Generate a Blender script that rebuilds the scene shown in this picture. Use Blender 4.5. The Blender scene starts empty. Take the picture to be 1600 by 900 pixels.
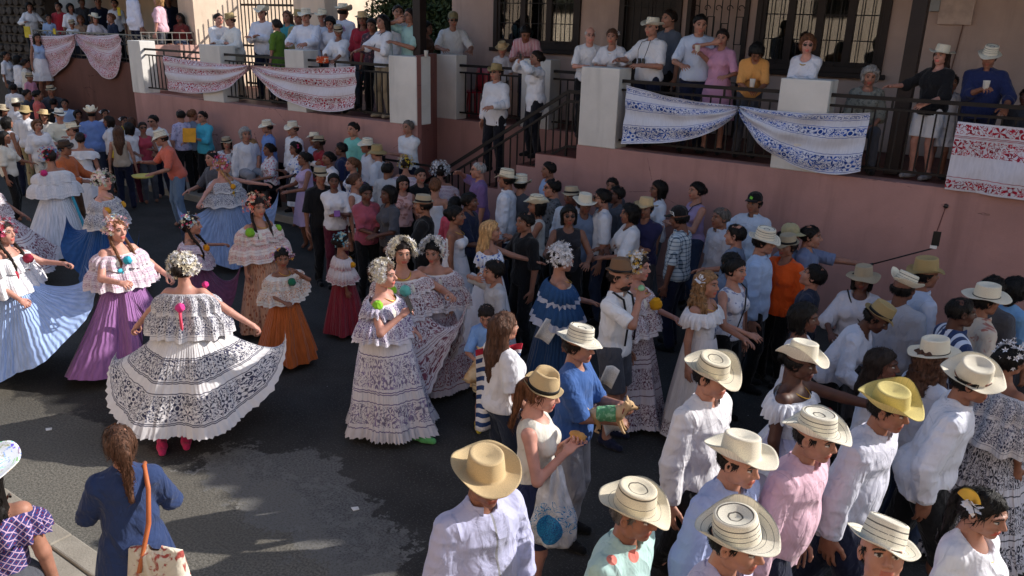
import bpy, math, random
import numpy as np
from mathutils import Vector, Matrix
R = math.radians
sc = bpy.context.scene
col = sc.collection
rng = np.random.default_rng(7)
# ---------------------------------------------------------------- camera
# World frame: X runs along the terrace wall (to the right), Y goes from the street into the building, Z up. The wall face is y = 0.
CP = np.array([0.0, -10.25, 3.6])
FPX, PITCH, ROLL, YAW = 1240.0, R(18.3), R(1.57), R(34.2)
_F = np.array([-math.sin(YAW) * math.cos(PITCH), math.cos(YAW) * math.cos(PITCH), -math.sin(PITCH)])
_Rt = np.array([math.cos(YAW), math.sin(YAW), 0.0])
_U = np.cross(_Rt, _F)
CR = _Rt * math.cos(ROLL) + _U * math.sin(ROLL)
CU = -_Rt * math.sin(ROLL) + _U * math.cos(ROLL)
cam = bpy.data.cameras.new('camera')
cam.sensor_width = 36.0
cam.lens = 36.0 * FPX / 1600.0
cam.clip_end = 400.0
camo = bpy.data.objects.new('camera', cam)
col.objects.link(camo)
camo.matrix_world = Matrix([[CR[0], CU[0], -_F[0], CP[0]], [CR[1], CU[1], -_F[1], CP[1]], [CR[2], CU[2], -_F[2], CP[2]], [0, 0, 0, 1]])
sc.camera = camo
# ---------------------------------------------------------------- light
SUN_AZ, SUN_EL = R(46.0), R(29.0)      # the sun stands behind the building on the right
sd = Vector((math.cos(SUN_AZ) * math.cos(SUN_EL), math.sin(SUN_AZ) * math.cos(SUN_EL), math.sin(SUN_EL)))
w = bpy.data.worlds.new('World')
sc.world = w
w.use_nodes = True
sky = w.node_tree.nodes.new('ShaderNodeTexSky')
sky.sky_type = 'NISHITA'
sky.sun_disc = False
sky.sun_elevation = SUN_EL
sky.sun_rotation = math.atan2(sd.x, sd.y)
w.node_tree.links.new(sky.outputs[0], w.node_tree.nodes['Background'].inputs[0])
w.node_tree.nodes['Background'].inputs[1].default_value = 0.15
sl = bpy.data.lights.new('sun', 'SUN')
sl.energy = 4.5
sl.angle = R(0.5)
sl.color = (1.0, 0.96, 0.91)
slo = bpy.data.objects.new('sun', sl)
col.objects.link(slo)
slo.rotation_euler = sd.to_track_quat('Z', 'Y').to_euler()
sc.view_settings.view_transform = 'Standard'
sc.view_settings.look = 'None'
sc.view_settings.exposure = 0.42
sc.view_settings.use_white_balance = True
sc.view_settings.white_balance_temperature = 6700
sc.view_settings.white_balance_tint = 10
sc.view_settings.gamma = 1.0

def ray(px, py):
    r = _F + CR * (px - 800) / FPX - CU * (py - 450) / FPX
    return r
def atz(px, py, z):
    r = ray(px, py)
    return CP + r * ((z - CP[2]) / r[2])
def aty(px, py, y):
    r = ray(px, py)
    return CP + r * ((y - CP[1]) / r[1])
def atx(px, py, x):
    r = ray(px, py)
    return CP + r * ((x - CP[0]) / r[0])

# ---------------------------------------------------------------- object helpers
def tag(o, label=None, cat=None, group=None, kind=None):
    if label: o['label'] = label
    if cat: o['category'] = cat
    if group: o['group'] = group
    if kind: o['kind'] = kind
    return o
def empty(name, loc=(0, 0, 0), rz=0.0, s=1.0):
    o = bpy.data.objects.new(name, None)
    col.objects.link(o)
    o.location = loc
    o.rotation_euler = (0, 0, rz)
    o.scale = (s, s, s)
    o.empty_display_size = 0.1
    return o
def link(name, me, parent=None, mat=None):
    o = bpy.data.objects.new(name, me)
    col.objects.link(o)
    if parent is not None: o.parent = parent
    if mat is not None and not me.materials: me.materials.append(mat)
    return o
def mesh(name, V, F, uv=None, smooth=True, colr=None):
    """V (n,3); F (m,4) quads with -1 marking a missing fourth corner, or a list of tuples."""
    me = bpy.data.meshes.new(name)
    V = np.asarray(V, dtype=np.float32)
    if isinstance(F, np.ndarray) and F.ndim == 2:
        n, k = F.shape
        me.vertices.add(len(V)); me.vertices.foreach_set('co', V.ravel())
        me.loops.add(n * k); me.loops.foreach_set('vertex_index', F.astype(np.int32).ravel())
        me.polygons.add(n); me.polygons.foreach_set('loop_start', np.arange(0, n * k, k, dtype=np.int32))
        me.polygons.foreach_set('loop_total', np.full(n, k, dtype=np.int32))
        me.update(calc_edges=True)
    else:
        me.from_pydata(V.tolist(), [], [tuple(f) for f in F])
    if smooth:
        me.polygons.foreach_set('use_smooth', np.ones(len(me.polygons), dtype=bool))
    if uv is not None:
        li = np.empty(len(me.loops), dtype=np.int32)
        me.loops.foreach_get('vertex_index', li)
        l = me.uv_layers.new(name='UVMap')
        l.data.foreach_set('uv', np.asarray(uv, dtype=np.float32)[li].ravel())
    if colr is not None:
        at = me.color_attributes.new('tint', 'FLOAT_COLOR', 'POINT')
        c = np.ones((len(V), 4), dtype=np.float32); c[:, :3] = colr
        at.data.foreach_set('color', c.ravel())
    return me
class MB:
    """collects boxes, tubes and prisms into one flat-shaded mesh"""
    def __init__(s): s.v = []; s.f = []
    def box(s, x0, x1, y0, y1, z0, z1):
        n = len(s.v)
        s.v += [(x0, y0, z0), (x1, y0, z0), (x1, y1, z0), (x0, y1, z0), (x0, y0, z1), (x1, y0, z1), (x1, y1, z1), (x0, y1, z1)]
        s.f += [(n, n + 3, n + 2, n + 1), (n + 4, n + 5, n + 6, n + 7), (n, n + 1, n + 5, n + 4), (n + 1, n + 2, n + 6, n + 5), (n + 2, n + 3, n + 7, n + 6), (n + 3, n, n + 4, n + 7)]
        return s
    def prism(s, pts, axis, a, b):
        """polygon pts (2-D) extruded along axis from a to b"""
        n = len(s.v); m = len(pts)
        for t in (a, b):
            for p in pts:
                c = list(p); c.insert(axis, t); s.v.append(tuple(c))
        s.f.append(tuple(range(n, n + m))[::-1]); s.f.append(tuple(range(n + m, n + 2 * m)))
        for i in range(m):
            j = (i + 1) % m
            s.f.append((n + i, n + j, n + m + j, n + m + i))
        return s
    def tube(s, a, b, r, k=8, r2=None):
        a = Vector(a); b = Vector(b); r2 = r if r2 is None else r2
        d = (b - a).normalized(); u = d.orthogonal().normalized(); v = d.cross(u); n = len(s.v)
        for p, q in ((a, r), (b, r2)):
            for i in range(k):
                t = 2 * math.pi * i / k
                s.v.append(tuple(p + (u * math.cos(t) + v * math.sin(t)) * q))
        s.f.append(tuple(range(n, n + k))[::-1]); s.f.append(tuple(range(n + k, n + 2 * k)))
        for i in range(k):
            j = (i + 1) % k
            s.f.append((n + i, n + j, n + k + j, n + k + i))
        return s
    def bar(s, a, b, w, h):
        """square bar from a to b"""
        a = Vector(a); b = Vector(b); d = (b - a).normalized()
        u = Vector((0, 0, 1)).cross(d)
        u = u.normalized() if u.length > 1e-4 else Vector((1, 0, 0)); v = d.cross(u); n = len(s.v)
        for p in (a, b):
            for (i, j) in ((-1, -1), (1, -1), (1, 1), (-1, 1)): s.v.append(tuple(p + u * (w / 2 * i) + v * (h / 2 * j)))
        s.f += [(n + 3, n + 2, n + 1, n), (n + 4, n + 5, n + 6, n + 7)]
        for i in range(4):
            j = (i + 1) % 4
            s.f.append((n + i, n + j, n + 4 + j, n + 4 + i))
        return s
    def build(s, name, mat, parent=None, smooth=False, bevel=0.0):
        me = bpy.data.meshes.new(name); me.from_pydata(s.v, [], s.f)
        if smooth: me.polygons.foreach_set('use_smooth', np.ones(len(me.polygons), dtype=bool))
        me.materials.append(mat)
        o = link(name, me, parent)
        if bevel:
            m = o.modifiers.new('bevel', 'BEVEL'); m.width = bevel; m.segments = 2; m.limit_method = 'ANGLE'
        return o
def loft(P, closed=True, capa=False, capb=False):
    """P (nv, nu, 3) grid -> V, F quads, UV (u 0..1, v 0..1). closed in u."""
    nv, nu = P.shape[:2]
    if closed:
        P = np.concatenate([P, P[:, :1]], axis=1); nu += 1
    V = P.reshape(-1, 3)
    i, j = np.meshgrid(np.arange(nv - 1), np.arange(nu - 1), indexing='ij')
    a = (i * nu + j).ravel()
    F = np.stack([a, a + 1, a + nu + 1, a + nu], 1)
    u, v = np.meshgrid(np.linspace(0, 1, nu), np.linspace(0, 1, nv))
    return V, F, np.stack([u.ravel(), v.ravel()], 1)
def joinm(L):
    """join (V, F) pairs of quads"""
    n = 0; VV = []; FF = []
    for V, F in L:
        VV.append(V); FF.append(F + n); n += len(V)
    return np.concatenate(VV), np.concatenate(FF)
def tubepath(P, r, k=8):
    P = np.asarray(P, float); n = len(P)
    T = np.gradient(P, axis=0); T /= np.linalg.norm(T, axis=1)[:, None] + 1e-9
    up = np.array([0.13, 0.21, 1.0]); A = np.cross(T, up); A /= np.linalg.norm(A, axis=1)[:, None] + 1e-9
    B = np.cross(T, A); th = np.linspace(0, 2 * np.pi, k, endpoint=False)
    r = np.broadcast_to(np.asarray(r, float), (n,))
    G = P[:, None] + (A[:, None] * np.cos(th)[None, :, None] + B[:, None] * np.sin(th)[None, :, None]) * r[:, None, None]
    V, F, _ = loft(G)
    return V, F

# ---------------------------------------------------------------- shader helper
class E:
    def __init__(s, nt, sk): s.nt = nt; s.s = sk
    def _m(s, op, *o, clamp=False):
        n = s.nt.nodes.new('ShaderNodeMath'); n.operation = op; n.use_clamp = clamp
        for i, x in enumerate((s,) + o):
            if isinstance(x, E): s.nt.links.new(x.s, n.inputs[i])
            else: n.inputs[i].default_value = x
        return E(s.nt, n.outputs[0])
    def __add__(s, o): return s._m('ADD', o)
    def __sub__(s, o): return s._m('SUBTRACT', o)
    def __mul__(s, o): return s._m('MULTIPLY', o)
    def __truediv__(s, o): return s._m('DIVIDE', o)
    def gt(s, o): return s._m('GREATER_THAN', o)
    def lt(s, o): return s._m('LESS_THAN', o)
    def abs(s): return s._m('ABSOLUTE')
    def sin(s): return s._m('SINE')
    def cos(s): return s._m('COSINE')
    def frac(s): return s._m('FRACT')
    def max(s, o): return s._m('MAXIMUM', o)
    def min(s, o): return s._m('MINIMUM', o)
    def clamp(s): return s._m('ADD', 0.0, clamp=True)
    def inv(s): return (s * -1.0) + 1.0
    def ss(s, a, b):
        n = s.nt.nodes.new('ShaderNodeMapRange'); n.interpolation_type = 'SMOOTHSTEP'
        s.nt.links.new(s.s, n.inputs[0]); n.inputs[1].default_value = a; n.inputs[2].default_value = b
        return E(s.nt, n.outputs[0])
    def band(s, a, b): return s.gt(a) * s.lt(b)
class Mat:
    def __init__(s, name, rough=0.85, spec=0.25):
        s.m = bpy.data.materials.new(name); s.m.use_nodes = True; s.nt = s.m.node_tree
        s.b = s.nt.nodes['Principled BSDF']; s.b.inputs['Roughness'].default_value = rough
        s.b.inputs['Specular IOR Level'].default_value = spec
        s.tc = s.nt.nodes.new('ShaderNodeTexCoord')
    def vec(s, kind='Object', sc=(1, 1, 1), loc=(0, 0, 0), rot=(0, 0, 0)):
        n = s.nt.nodes.new('ShaderNodeMapping'); s.nt.links.new(s.tc.outputs[kind], n.inputs[0])
        n.inputs['Scale'].default_value = sc; n.inputs['Location'].default_value = loc; n.inputs['Rotation'].default_value = rot
        return n.outputs[0]
    def xyz(s, v):
        n = s.nt.nodes.new('ShaderNodeSeparateXYZ'); s.nt.links.new(v, n.inputs[0])
        return [E(s.nt, n.outputs[i]) for i in range(3)]
    def comb(s, x, y, z=0.0):
        n = s.nt.nodes.new('ShaderNodeCombineXYZ')
        for i, q in enumerate((x, y, z)):
            if isinstance(q, E): s.nt.links.new(q.s, n.inputs[i])
            else: n.inputs[i].default_value = q
        return n.outputs[0]
    def noise(s, v, scale=5, detail=3, rough=0.5, dist=0.0, out=0):
        n = s.nt.nodes.new('ShaderNodeTexNoise'); s.nt.links.new(v, n.inputs['Vector'])
        n.inputs['Scale'].default_value = scale; n.inputs['Detail'].default_value = detail
        n.inputs['Roughness'].default_value = rough; n.inputs['Distortion'].default_value = dist
        return E(s.nt, n.outputs[out])
    def vor(s, v, scale=5, feature='F1', rnd=1.0, out='Distance'):
        n = s.nt.nodes.new('ShaderNodeTexVoronoi'); n.feature = feature; s.nt.links.new(v, n.inputs['Vector'])
        n.inputs['Scale'].default_value = scale; n.inputs['Randomness'].default_value = rnd
        return E(s.nt, n.outputs[out]) if out != 'node' else n
    def mix(s, f, a, b):
        n = s.nt.nodes.new('ShaderNodeMix'); n.data_type = 'RGBA'
        for k, q in ((0, f), (6, a), (7, b)):
            if isinstance(q, E): s.nt.links.new(q.s, n.inputs[k])
            elif k == 0: n.inputs[k].default_value = q
            else: n.inputs[k].default_value = (*q, 1)
        return E(s.nt, n.outputs[2])
    def vary(s, c, v, scale, lo, hi, detail=4):
        f = s.noise(v, scale, detail)
        return s.mix(f.ss(0.3, 0.7), tuple(x * lo for x in c), tuple(min(1, x * hi) for x in c))
    def color(s, c):
        if isinstance(c, E): s.nt.links.new(c.s, s.b.inputs['Base Color'])
        else: s.b.inputs['Base Color'].default_value = (*c, 1)
        return s
    def set(s, k, x):
        if isinstance(x, E): s.nt.links.new(x.s, s.b.inputs[k])
        else: s.b.inputs[k].default_value = x
        return s
    def bump(s, h, dist=0.01, strength=1.0):
        n = s.nt.nodes.new('ShaderNodeBump'); n.inputs['Distance'].default_value = dist; n.inputs['Strength'].default_value = strength
        s.nt.links.new(h.s, n.inputs['Height'])
        if getattr(s, 'nb', None) is not None: s.nt.links.new(s.nb, n.inputs['Normal'])
        s.nb = n.outputs[0]
        s.nt.links.new(s.nb, s.b.inputs['Normal'])
        return s
_mc = {}
def hexc(h):
    """sRGB hex -> linear"""
    o = []
    for i in (0, 2, 4):
        c = int(h[i:i + 2], 16) / 255
        o.append(c / 12.92 if c <= 0.04045 else ((c + 0.055) / 1.055) ** 2.4)
    return tuple(o)
PAL = dict(white='dedde2', offwhite='d8d2c6', cream='d9ccb0', lav='b9b8d2', lblue='9db4d8', sky='86aede', blue='3f6db4', royal='1f4fa3', navy='252c4c', dnavy='1b2036',
           turq='3fb0cf', mint='9fd8cc', aqua='6cc7c0', coral='dc7262', pink='d9a5b6', hotpink='e0608a', lilac='b79ac4', purple='745088', orange='d8632a', dorange='b35a24',
           red='a3283a', maroon='5c2030', green='6f8f2c', olive='6b6a45', tan='a89478', khaki='a59670', beige='bcae98', grey='8d8d94', lgrey='b8b9bd', dgrey='4b4d55',
           black='17171a', denim='2e3a52', ldenim='6f87a3', brown='5b3f2e', yellow='d9b93a', teal='2f7f8c', peach='e0a080', wine='6d1f38', greyblue='6d7c94', dblue='2b4a7c', plum='6a4262')
def C(n):
    return n if isinstance(n, tuple) else hexc(PAL.get(n, n))
def cloth(spec):
    """spec: colour name, or 'pattern:colour:colour[:size]'"""
    if spec in _mc: return _mc[spec]
    q = spec.split(':'); kind = q[0] if len(q) > 1 else 'plain'
    c1 = C(q[1] if len(q) > 1 else q[0]); c2 = C(q[2]) if len(q) > 2 else c1
    sz = float(q[3]) if len(q) > 3 else 1.0
    m = Mat('cloth_' + spec.replace(':', '_'), 0.88, 0.18)
    v = m.vec('Object'); x, y, z = m.xyz(v)
    f = m.noise(v, 3.0, 3)
    base = m.mix(f.ss(0.25, 0.75), tuple(k * 0.93 for k in c1), c1)
    if kind == 'vstripe':
        base = m.mix(((x + y * 0.35) * (1 / (0.03 * sz))).frac().lt(0.42), base, c2)
    elif kind == 'hstripe':
        base = m.mix((z * (1 / (0.05 * sz))).frac().lt(0.45), base, c2)
    elif kind == 'plaid':
        a = ((x + y * 0.5) * (1 / (0.045 * sz))).frac().lt(0.3); b = (z * (1 / (0.045 * sz))).frac().lt(0.3)
        base = m.mix(a * 0.6, base, c2); base = m.mix(b * 0.6, base, c2)
        base = m.mix(a * b, base, tuple(k * 0.5 for k in c2))
    elif kind == 'print':
        d = m.vor(v, 16 / sz, rnd=1.0); base = m.mix(d.lt(0.30), base, c2)
        n = m.noise(v, 22 / sz, 2, dist=1.0); base = m.mix(n.gt(0.62), base, c2)
    elif kind == 'dots':
        d = m.vor(v, 24 / sz, rnd=0.2); base = m.mix(d.band(0.16, 0.42), base, c2)
    elif kind == 'diamond':
        a = ((x + z) * (24 / sz)).frac(); b = ((x - z) * (24 / sz)).frac()
        g = (a - 0.5).abs().gt(0.42).max((b - 0.5).abs().gt(0.42)); base = m.mix(g, base, c2)
        g2 = (a - 0.5).abs().lt(0.12) * (b - 0.5).abs().lt(0.12); base = m.mix(g2, base, C('wine'))
    elif kind == 'spots':
        d = m.vor(v, 7 / sz, rnd=0.9); base = m.mix(d.lt(0.2), base, c2)
    elif kind == 'tie':
        n = m.noise(v, 7 / sz, 4, dist=1.5); base = m.mix(n.ss(0.5, 0.6), base, c2)
    if kind == 'btn':                  # placket with buttons, yoke and armhole seams
        ct = m.noise(m.vec('Object', (1, 1, 1)), 2, 2); dark = tuple(k * .55 for k in c1)
        seam = ((x - .016).abs().lt(.0014)).max((x + .016).abs().lt(.0014)) * y.gt(0) * z.lt(1.42)
        bt_ = (((z * 11.0).frac() - .5) / 11.0); d2 = ((x * x + bt_ * bt_)._m('SQRT')).lt(.0058) * y.gt(0) * z.lt(1.40)
        yoke = (z + x.abs() * .25 - 1.345).abs().lt(.0018) * x.abs().lt(.19); cuff = (x.abs() - .185 - (z - 1.3).abs() * .12).abs().lt(.0018) * z.band(1.22, 1.42)
        pk = ((x.abs() - .085).abs().lt(.0016) * z.band(1.17, 1.27)).max((z - 1.27).abs().lt(.0016) * x.abs().band(.04, .13)) * y.gt(0)
        s_ = seam.max(yoke).max(cuff).max(pk); base = m.mix(s_ * .55, base, dark); base = m.mix(d2 * .7, base, tuple(k * .6 for k in c1))
        m.bump(x.abs().lt(.016) * y.gt(0) + d2, .003, .8)
    m.color(base)
    b = getattr(m, 'nb', None)
    if kind == 'pleats':
        m.color(m.mix(x.abs().lt(0.006) * y.gt(0), base, C('grey')))
        g = x.abs().lt(0.085) * y.gt(0.0) * z.gt(1.02)
        m.bump((z * 62).frac() * g, 0.006, 0.9)
    wr = m.noise(m.vec('Object', (1.0, 1.0, 0.55)), 6.5, 3, 0.45, 1.6)
    m.bump(wr, 0.038, 0.5)
    w4 = m.noise(m.vec('Object', (1.4, 1.4, 0.7), (5, 2, 0), (0.2, 0.3, 0)), 3.2, 2, 0.4, 1.2)
    m.bump((w4 - 0.5).abs() * -1.0, 0.10, 0.6)
    cr = m.noise(m.vec('Object', (1.0, 1.3, 0.8), (0, 0, 0), (0.4, 0.5, 0)), 11, 3, 0.5, 0.8)
    m.bump((cr - 0.5).abs() * -1.0, 0.012, 0.5)
    c2_ = m.noise(m.vec('Object', (1.2, 1.2, 0.9), (3, 1, 2), (0.3, -0.6, 0.4)), 5, 2, 0.4, 2.0)
    m.bump((c2_ - 0.5).abs().ss(0, .12), 0.006, 0.4)
    fine = m.noise(v, 340, 1)
    m.bump(fine, 0.0006, 0.5)
    m.set('Sheen Weight', 0.12)
    _mc[spec] = m.m
    return m.m
def plain(name, c, rough=0.6, spec=0.3, metal=0.0, vs=8.0, lo=0.85, hi=1.1, bump=0.0, bs=60.0):
    key = ('p', name)
    if key in _mc: return _mc[key]
    m = Mat(name, rough, spec); v = m.vec('Object')
    m.color(m.vary(C(c), v, vs, lo, hi)); m.set('Metallic', metal)
    if bump: m.bump(m.noise(v, bs, 4), bump)
    _mc[key] = m.m
    return m.m
# ---------------------------------------------------------------- signed-distance modelling of bodies and clothes
_lat = rng.random((24, 24, 24)).astype(np.float32) * 2 - 1
def vnoise(P, f):
    q = P * np.asarray(f, dtype=np.float32) + 50.0
    i = np.floor(q).astype(np.int32); t = (q - i).astype(np.float32); t = t * t * (3 - 2 * t)
    i0 = i % 24; i1 = (i + 1) % 24
    r = 0
    for a in (0, 1):
        wx = t[..., 0] if a else 1 - t[..., 0]; X = i1[..., 0] if a else i0[..., 0]
        for b in (0, 1):
            wy = t[..., 1] if b else 1 - t[..., 1]; Y = i1[..., 1] if b else i0[..., 1]
            for c in (0, 1):
                wz = t[..., 2] if c else 1 - t[..., 2]; Z = i1[..., 2] if c else i0[..., 2]
                r = r + wx * wy * wz * _lat[X, Y, Z]
    return r
def snets(d, o, h):
    """naive surface nets of the zero level: V, F (quads)"""
    nx, ny, nz = d.shape
    acc = np.zeros((nx - 1, ny - 1, nz - 1, 3), np.float32); cnt = np.zeros((nx - 1, ny - 1, nz - 1), np.float32)
    I = np.indices(d.shape).astype(np.float32)
    cross = []
    for ax in range(3):
        s0 = [slice(None)] * 3; s1 = [slice(None)] * 3; s0[ax] = slice(0, -1); s1[ax] = slice(1, None)
        a = d[tuple(s0)]; b = d[tuple(s1)]
        m = (a < 0) != (b < 0)
        idx = np.argwhere(m)
        t = (a[m] / (a[m] - b[m]))
        P = idx.astype(np.float32); P[:, ax] += t
        o1, o2 = [k for k in range(3) if k != ax]
        for da in (0, -1):
            for db in (0, -1):
                c = idx.copy(); c[:, o1] += da; c[:, o2] += db
                ok = (c[:, o1] >= 0) & (c[:, o2] >= 0) & (c[:, 0] < nx - 1) & (c[:, 1] < ny - 1) & (c[:, 2] < nz - 1)
                c = c[ok]
                # each cell receives at most one crossing of this edge slot, so plain indexed addition is safe
                acc[c[:, 0], c[:, 1], c[:, 2]] += P[ok]; cnt[c[:, 0], c[:, 1], c[:, 2]] += 1
        cross.append((ax, o1, o2, idx, a[m] < 0))
    act = cnt > 0
    vid = -np.ones(act.shape, np.int32); vid[act] = np.arange(act.sum())
    V = acc[act] / cnt[act][:, None] * h + np.asarray(o, np.float32)
    Fs = []
    for ax, o1, o2, idx, neg in cross:
        ok = (idx[:, o1] > 0) & (idx[:, o2] > 0) & (idx[:, o1] < d.shape[o1] - 1) & (idx[:, o2] < d.shape[o2] - 1)
        idx = idx[ok]; neg = neg[ok]
        def g(da, db):
            c = idx.copy(); c[:, o1] += da; c[:, o2] += db
            return vid[c[:, 0], c[:, 1], c[:, 2]]
        q = np.stack([g(-1, -1), g(0, -1), g(0, 0), g(-1, 0)], 1)
        flip = neg if ax != 1 else ~neg
        q[~flip] = q[~flip][:, ::-1]
        Fs.append(q)
    return V, np.concatenate(Fs)
class SDF:
    def __init__(s, lo, hi, h):
        s.h = h; s.lo = np.asarray(lo, np.float32); n = np.ceil((np.asarray(hi) - s.lo) / h).astype(int) + 1
        s.n = n; s.ax = [s.lo[i] + np.arange(n[i], dtype=np.float32) * h for i in range(3)]
        s.d = np.full(tuple(n), 0.5, np.float32)
    def sub(s, lo, hi):
        i0 = [max(0, int((lo[k] - s.lo[k]) / s.h)) for k in range(3)]
        i1 = [min(s.n[k], int((hi[k] - s.lo[k]) / s.h) + 2) for k in range(3)]
        if any(i1[k] <= i0[k] for k in range(3)): return None, None
        sl = tuple(slice(i0[k], i1[k]) for k in range(3))
        X, Y, Z = np.meshgrid(*[s.ax[k][sl[k]] for k in range(3)], indexing='ij')
        return sl, np.stack([X, Y, Z], -1)
    def put(s, sl, d, k):
        a = s.d[sl]
        if k <= 0: s.d[sl] = np.minimum(a, d); return
        t = np.clip(0.5 + 0.5 * (a - d) / k, 0, 1)
        s.d[sl] = a * (1 - t) + d * t - k * t * (1 - t)
    def cone(s, a, b, r1, r2, k=0.02, clip=None, xs=1.0, ys=1.0, T=None, amp=0.0, fr=(8, 8, 8)):
        """tapered capsule; T = (M, t): world = M @ local + t, a and b local; xs, ys squash the section"""
        a = np.asarray(a, np.float32); b = np.asarray(b, np.float32); m = max(r1, r2) * max(xs, ys, 1) + 0.05 + k
        if T is None: wa, wb = a, b
        else: wa, wb = T[0] @ a + T[1], T[0] @ b + T[1]
        sl, P = s.sub(np.minimum(wa, wb) - m, np.maximum(wa, wb) + m)
        if sl is None: return
        if T is not None: P = (P - T[1].astype(np.float32)) @ T[0].astype(np.float32)
        sc_ = np.array([xs, ys, 1], np.float32); Q = P / sc_; A = a / sc_; B = b / sc_
        ab = B - A; t = np.clip(((Q - A) @ ab) / max(ab @ ab, 1e-9), 0, 1)
        d = np.linalg.norm(Q - A - t[..., None] * ab, axis=-1) - (r1 + (r2 - r1) * t)
        d = d * min(xs, ys, 1)
        if amp > 0: d = d + amp * vnoise(P, fr)
        elif amp < 0: d = d + amp * (.62 - np.abs(vnoise(P + vnoise(P, (4, 4, 4))[..., None] * .05, fr))) * 1.3
        if clip is not None:      # planes (point, normal): keeps the side the normal points away from
            for p0, nn in clip: d = np.maximum(d, (P - np.asarray(p0, np.float32)) @ np.asarray(nn, np.float32))
        s.put(sl, d, k)
    def ell(s, c, r, k=0.02, T=None, cut=False):
        c = np.asarray(c, np.float32); r = np.asarray(r, np.float32)
        wc = c if T is None else T[0] @ c + T[1]
        m = float(r.max()) + 0.04 + k
        sl, P = s.sub(wc - m, wc + m)
        if sl is None: return
        if T is not None: P = (P - T[1].astype(np.float32)) @ T[0].astype(np.float32)
        q = (P - c); k0 = np.linalg.norm(q / r, axis=-1); k1 = np.linalg.norm(q / (r * r), axis=-1) + 1e-6
        d = k0 * (k0 - 1) / k1
        if cut:
            a = s.d[sl]; d = -d; t = np.clip(0.5 - 0.5 * (a - d) / max(k, 1e-4), 0, 1)
            s.d[sl] = a * (1 - t) + d * t + k * t * (1 - t)
        else: s.put(sl, d, k)
    def out(s): return snets(s.d, s.lo, s.h)
def rotx(a): c, q = math.cos(a), math.sin(a); return np.array([[1, 0, 0], [0, c, -q], [0, q, c]])
def rotz(a): c, q = math.cos(a), math.sin(a); return np.array([[c, -q, 0], [q, c, 0], [0, 0, 1]])
def roty(a): c, q = math.cos(a), math.sin(a); return np.array([[c, 0, q], [0, 1, 0], [-q, 0, c]])

# ---- head (centre of the skull at the origin, face towards +Y)
def head_template(h, fem=False):
    s = SDF((-.12, -.14, -.2), (.12, .15, .15), h)
    j = 0.92 if fem else 1.0
    s.ell((0, -.014, .02), (.075, .094, .092), 0)
    s.ell((0, .02, -.045), (.058 * j, .066, .07), .03)
    s.ell((0, .062, -.098), (.024 * j, .022, .018), .03)
    for x in (-1, 1):
        s.ell((x * .036, .052, -.028), (.026, .024, .026), .03)
        s.ell((x * .05 * j, .01, -.075), (.016, .026, .02), .02)
        s.cone((x * .012, .083, .03), (x * .05, .066, .028), .010, .008, .015)
    s.cone((0, .084, .012), (0, .104, -.026), .008, .0125, .012)
    for x in (-1, 1):
        s.ell((x * .012, .094, -.032), (.0085, .010, .008), .006)
        s.ell((x * .032, .094, .006), (.016, .014, .011), .012, cut=True)
        s.ell((x * .031, .073, .005), (.0135, .0135, .0125), .003)
        s.ell((x * .079, -.012, -.008), (.010, .019, .031), .006)
        s.ell((x * .084, -.008, -.006), (.006, .010, .017), .004, cut=True)
    s.cone((-.021, .080, -.061), (.021, .080, -.061), .0065, .0065, .008)
    s.cone((-.014, .087, -.060), (.014, .087, -.060), .0055, .0055, .004)
    s.cone((-.014, .082, -.073), (.014, .082, -.073), .0085, .0085, .006)
    s.cone((0, -.03, -.06), (0, -.045, -.19), .050 * j, .054 * j, .02)
    V, F = s.out()
    x, y, z = np.abs(V[:, 0]), V[:, 1], V[:, 2]
    m = np.zeros(len(V), np.int8)
    m[(y > .055) & (np.abs(z + .066) < .0125) & (x < .026)] = 2
    m[(y > .05) & (((x - .031) / .015) ** 2 + ((z - .005) / .0068) ** 2 < 1)] = 3
    m[(y > .05) & (((x - .031) / .0062) ** 2 + ((z - .005) / .0066) ** 2 < 1)] = 4
    m[(y > .05) & (np.abs(z - (.0135 - (x - .031) * .12)) < .0032) & (x > .016) & (x < .047)] = 1
    m[(y > .05) & (np.abs(z - (.031 - np.maximum(x - .035, 0) * .35)) < .0048) & (x > .012) & (x < .054)] = 1
    return V, F, m
def hand_template(h, curl):
    """wrist at the origin, fingers along +Y, palm looks to -Z, thumb on +X"""
    s = SDF((-.07, -.04, -.12), (.11, .22, .05), h)
    s.cone((0, -.03, 0), (0, .01, 0), .026, .028, 0, ys=1, xs=1)
    s.ell((0, .045, 0), (.041, .052, .017), .02)
    for x, L, dy in ((-.031, .058, -.008), (-.0105, .073, 0), (.0105, .080, .002), (.031, .070, -.003)):
        p = np.array([x, .082 + dy, 0.0]); a = curl * .5 + (0.12 if x < 0 else 0)
        sp = x * .9
        for i, f in enumerate((.45, .32, .27)):
            q = p + np.array([sp * .12, math.cos(a) * L * f, -math.sin(a) * L * f])
            s.cone(p, q, .0098 - .0012 * i, .0088 - .0012 * i, .004); p = q; a += curl * (.95 if i == 0 else .75)
    p = np.array([.028, .018, -.006])
    for i, (dx, dy, dz) in enumerate(((.028, .026, -.006), (.012, .028, -.008 - .012 * curl), (.002 - .012 * curl, .022, -.006 - .008 * curl))):
        q = p + np.array([dx, dy, dz]); s.cone(p, q, .0135 - .0015 * i, .0115 - .0015 * i, .008); p = q
    return s.out()
HEADS = {(lod, fem): head_template(h, fem) for lod, h in ((0, .0048), (1, .0075), (2, .0115)) for fem in (False, True)}
HANDS = {(lod, k): hand_template(h, c) for lod, h in ((0, .0055), (1, .0075), (2, .0095)) for k, c in (('rest', .35), ('grip', 1.05), ('flat', .08))}
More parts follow.
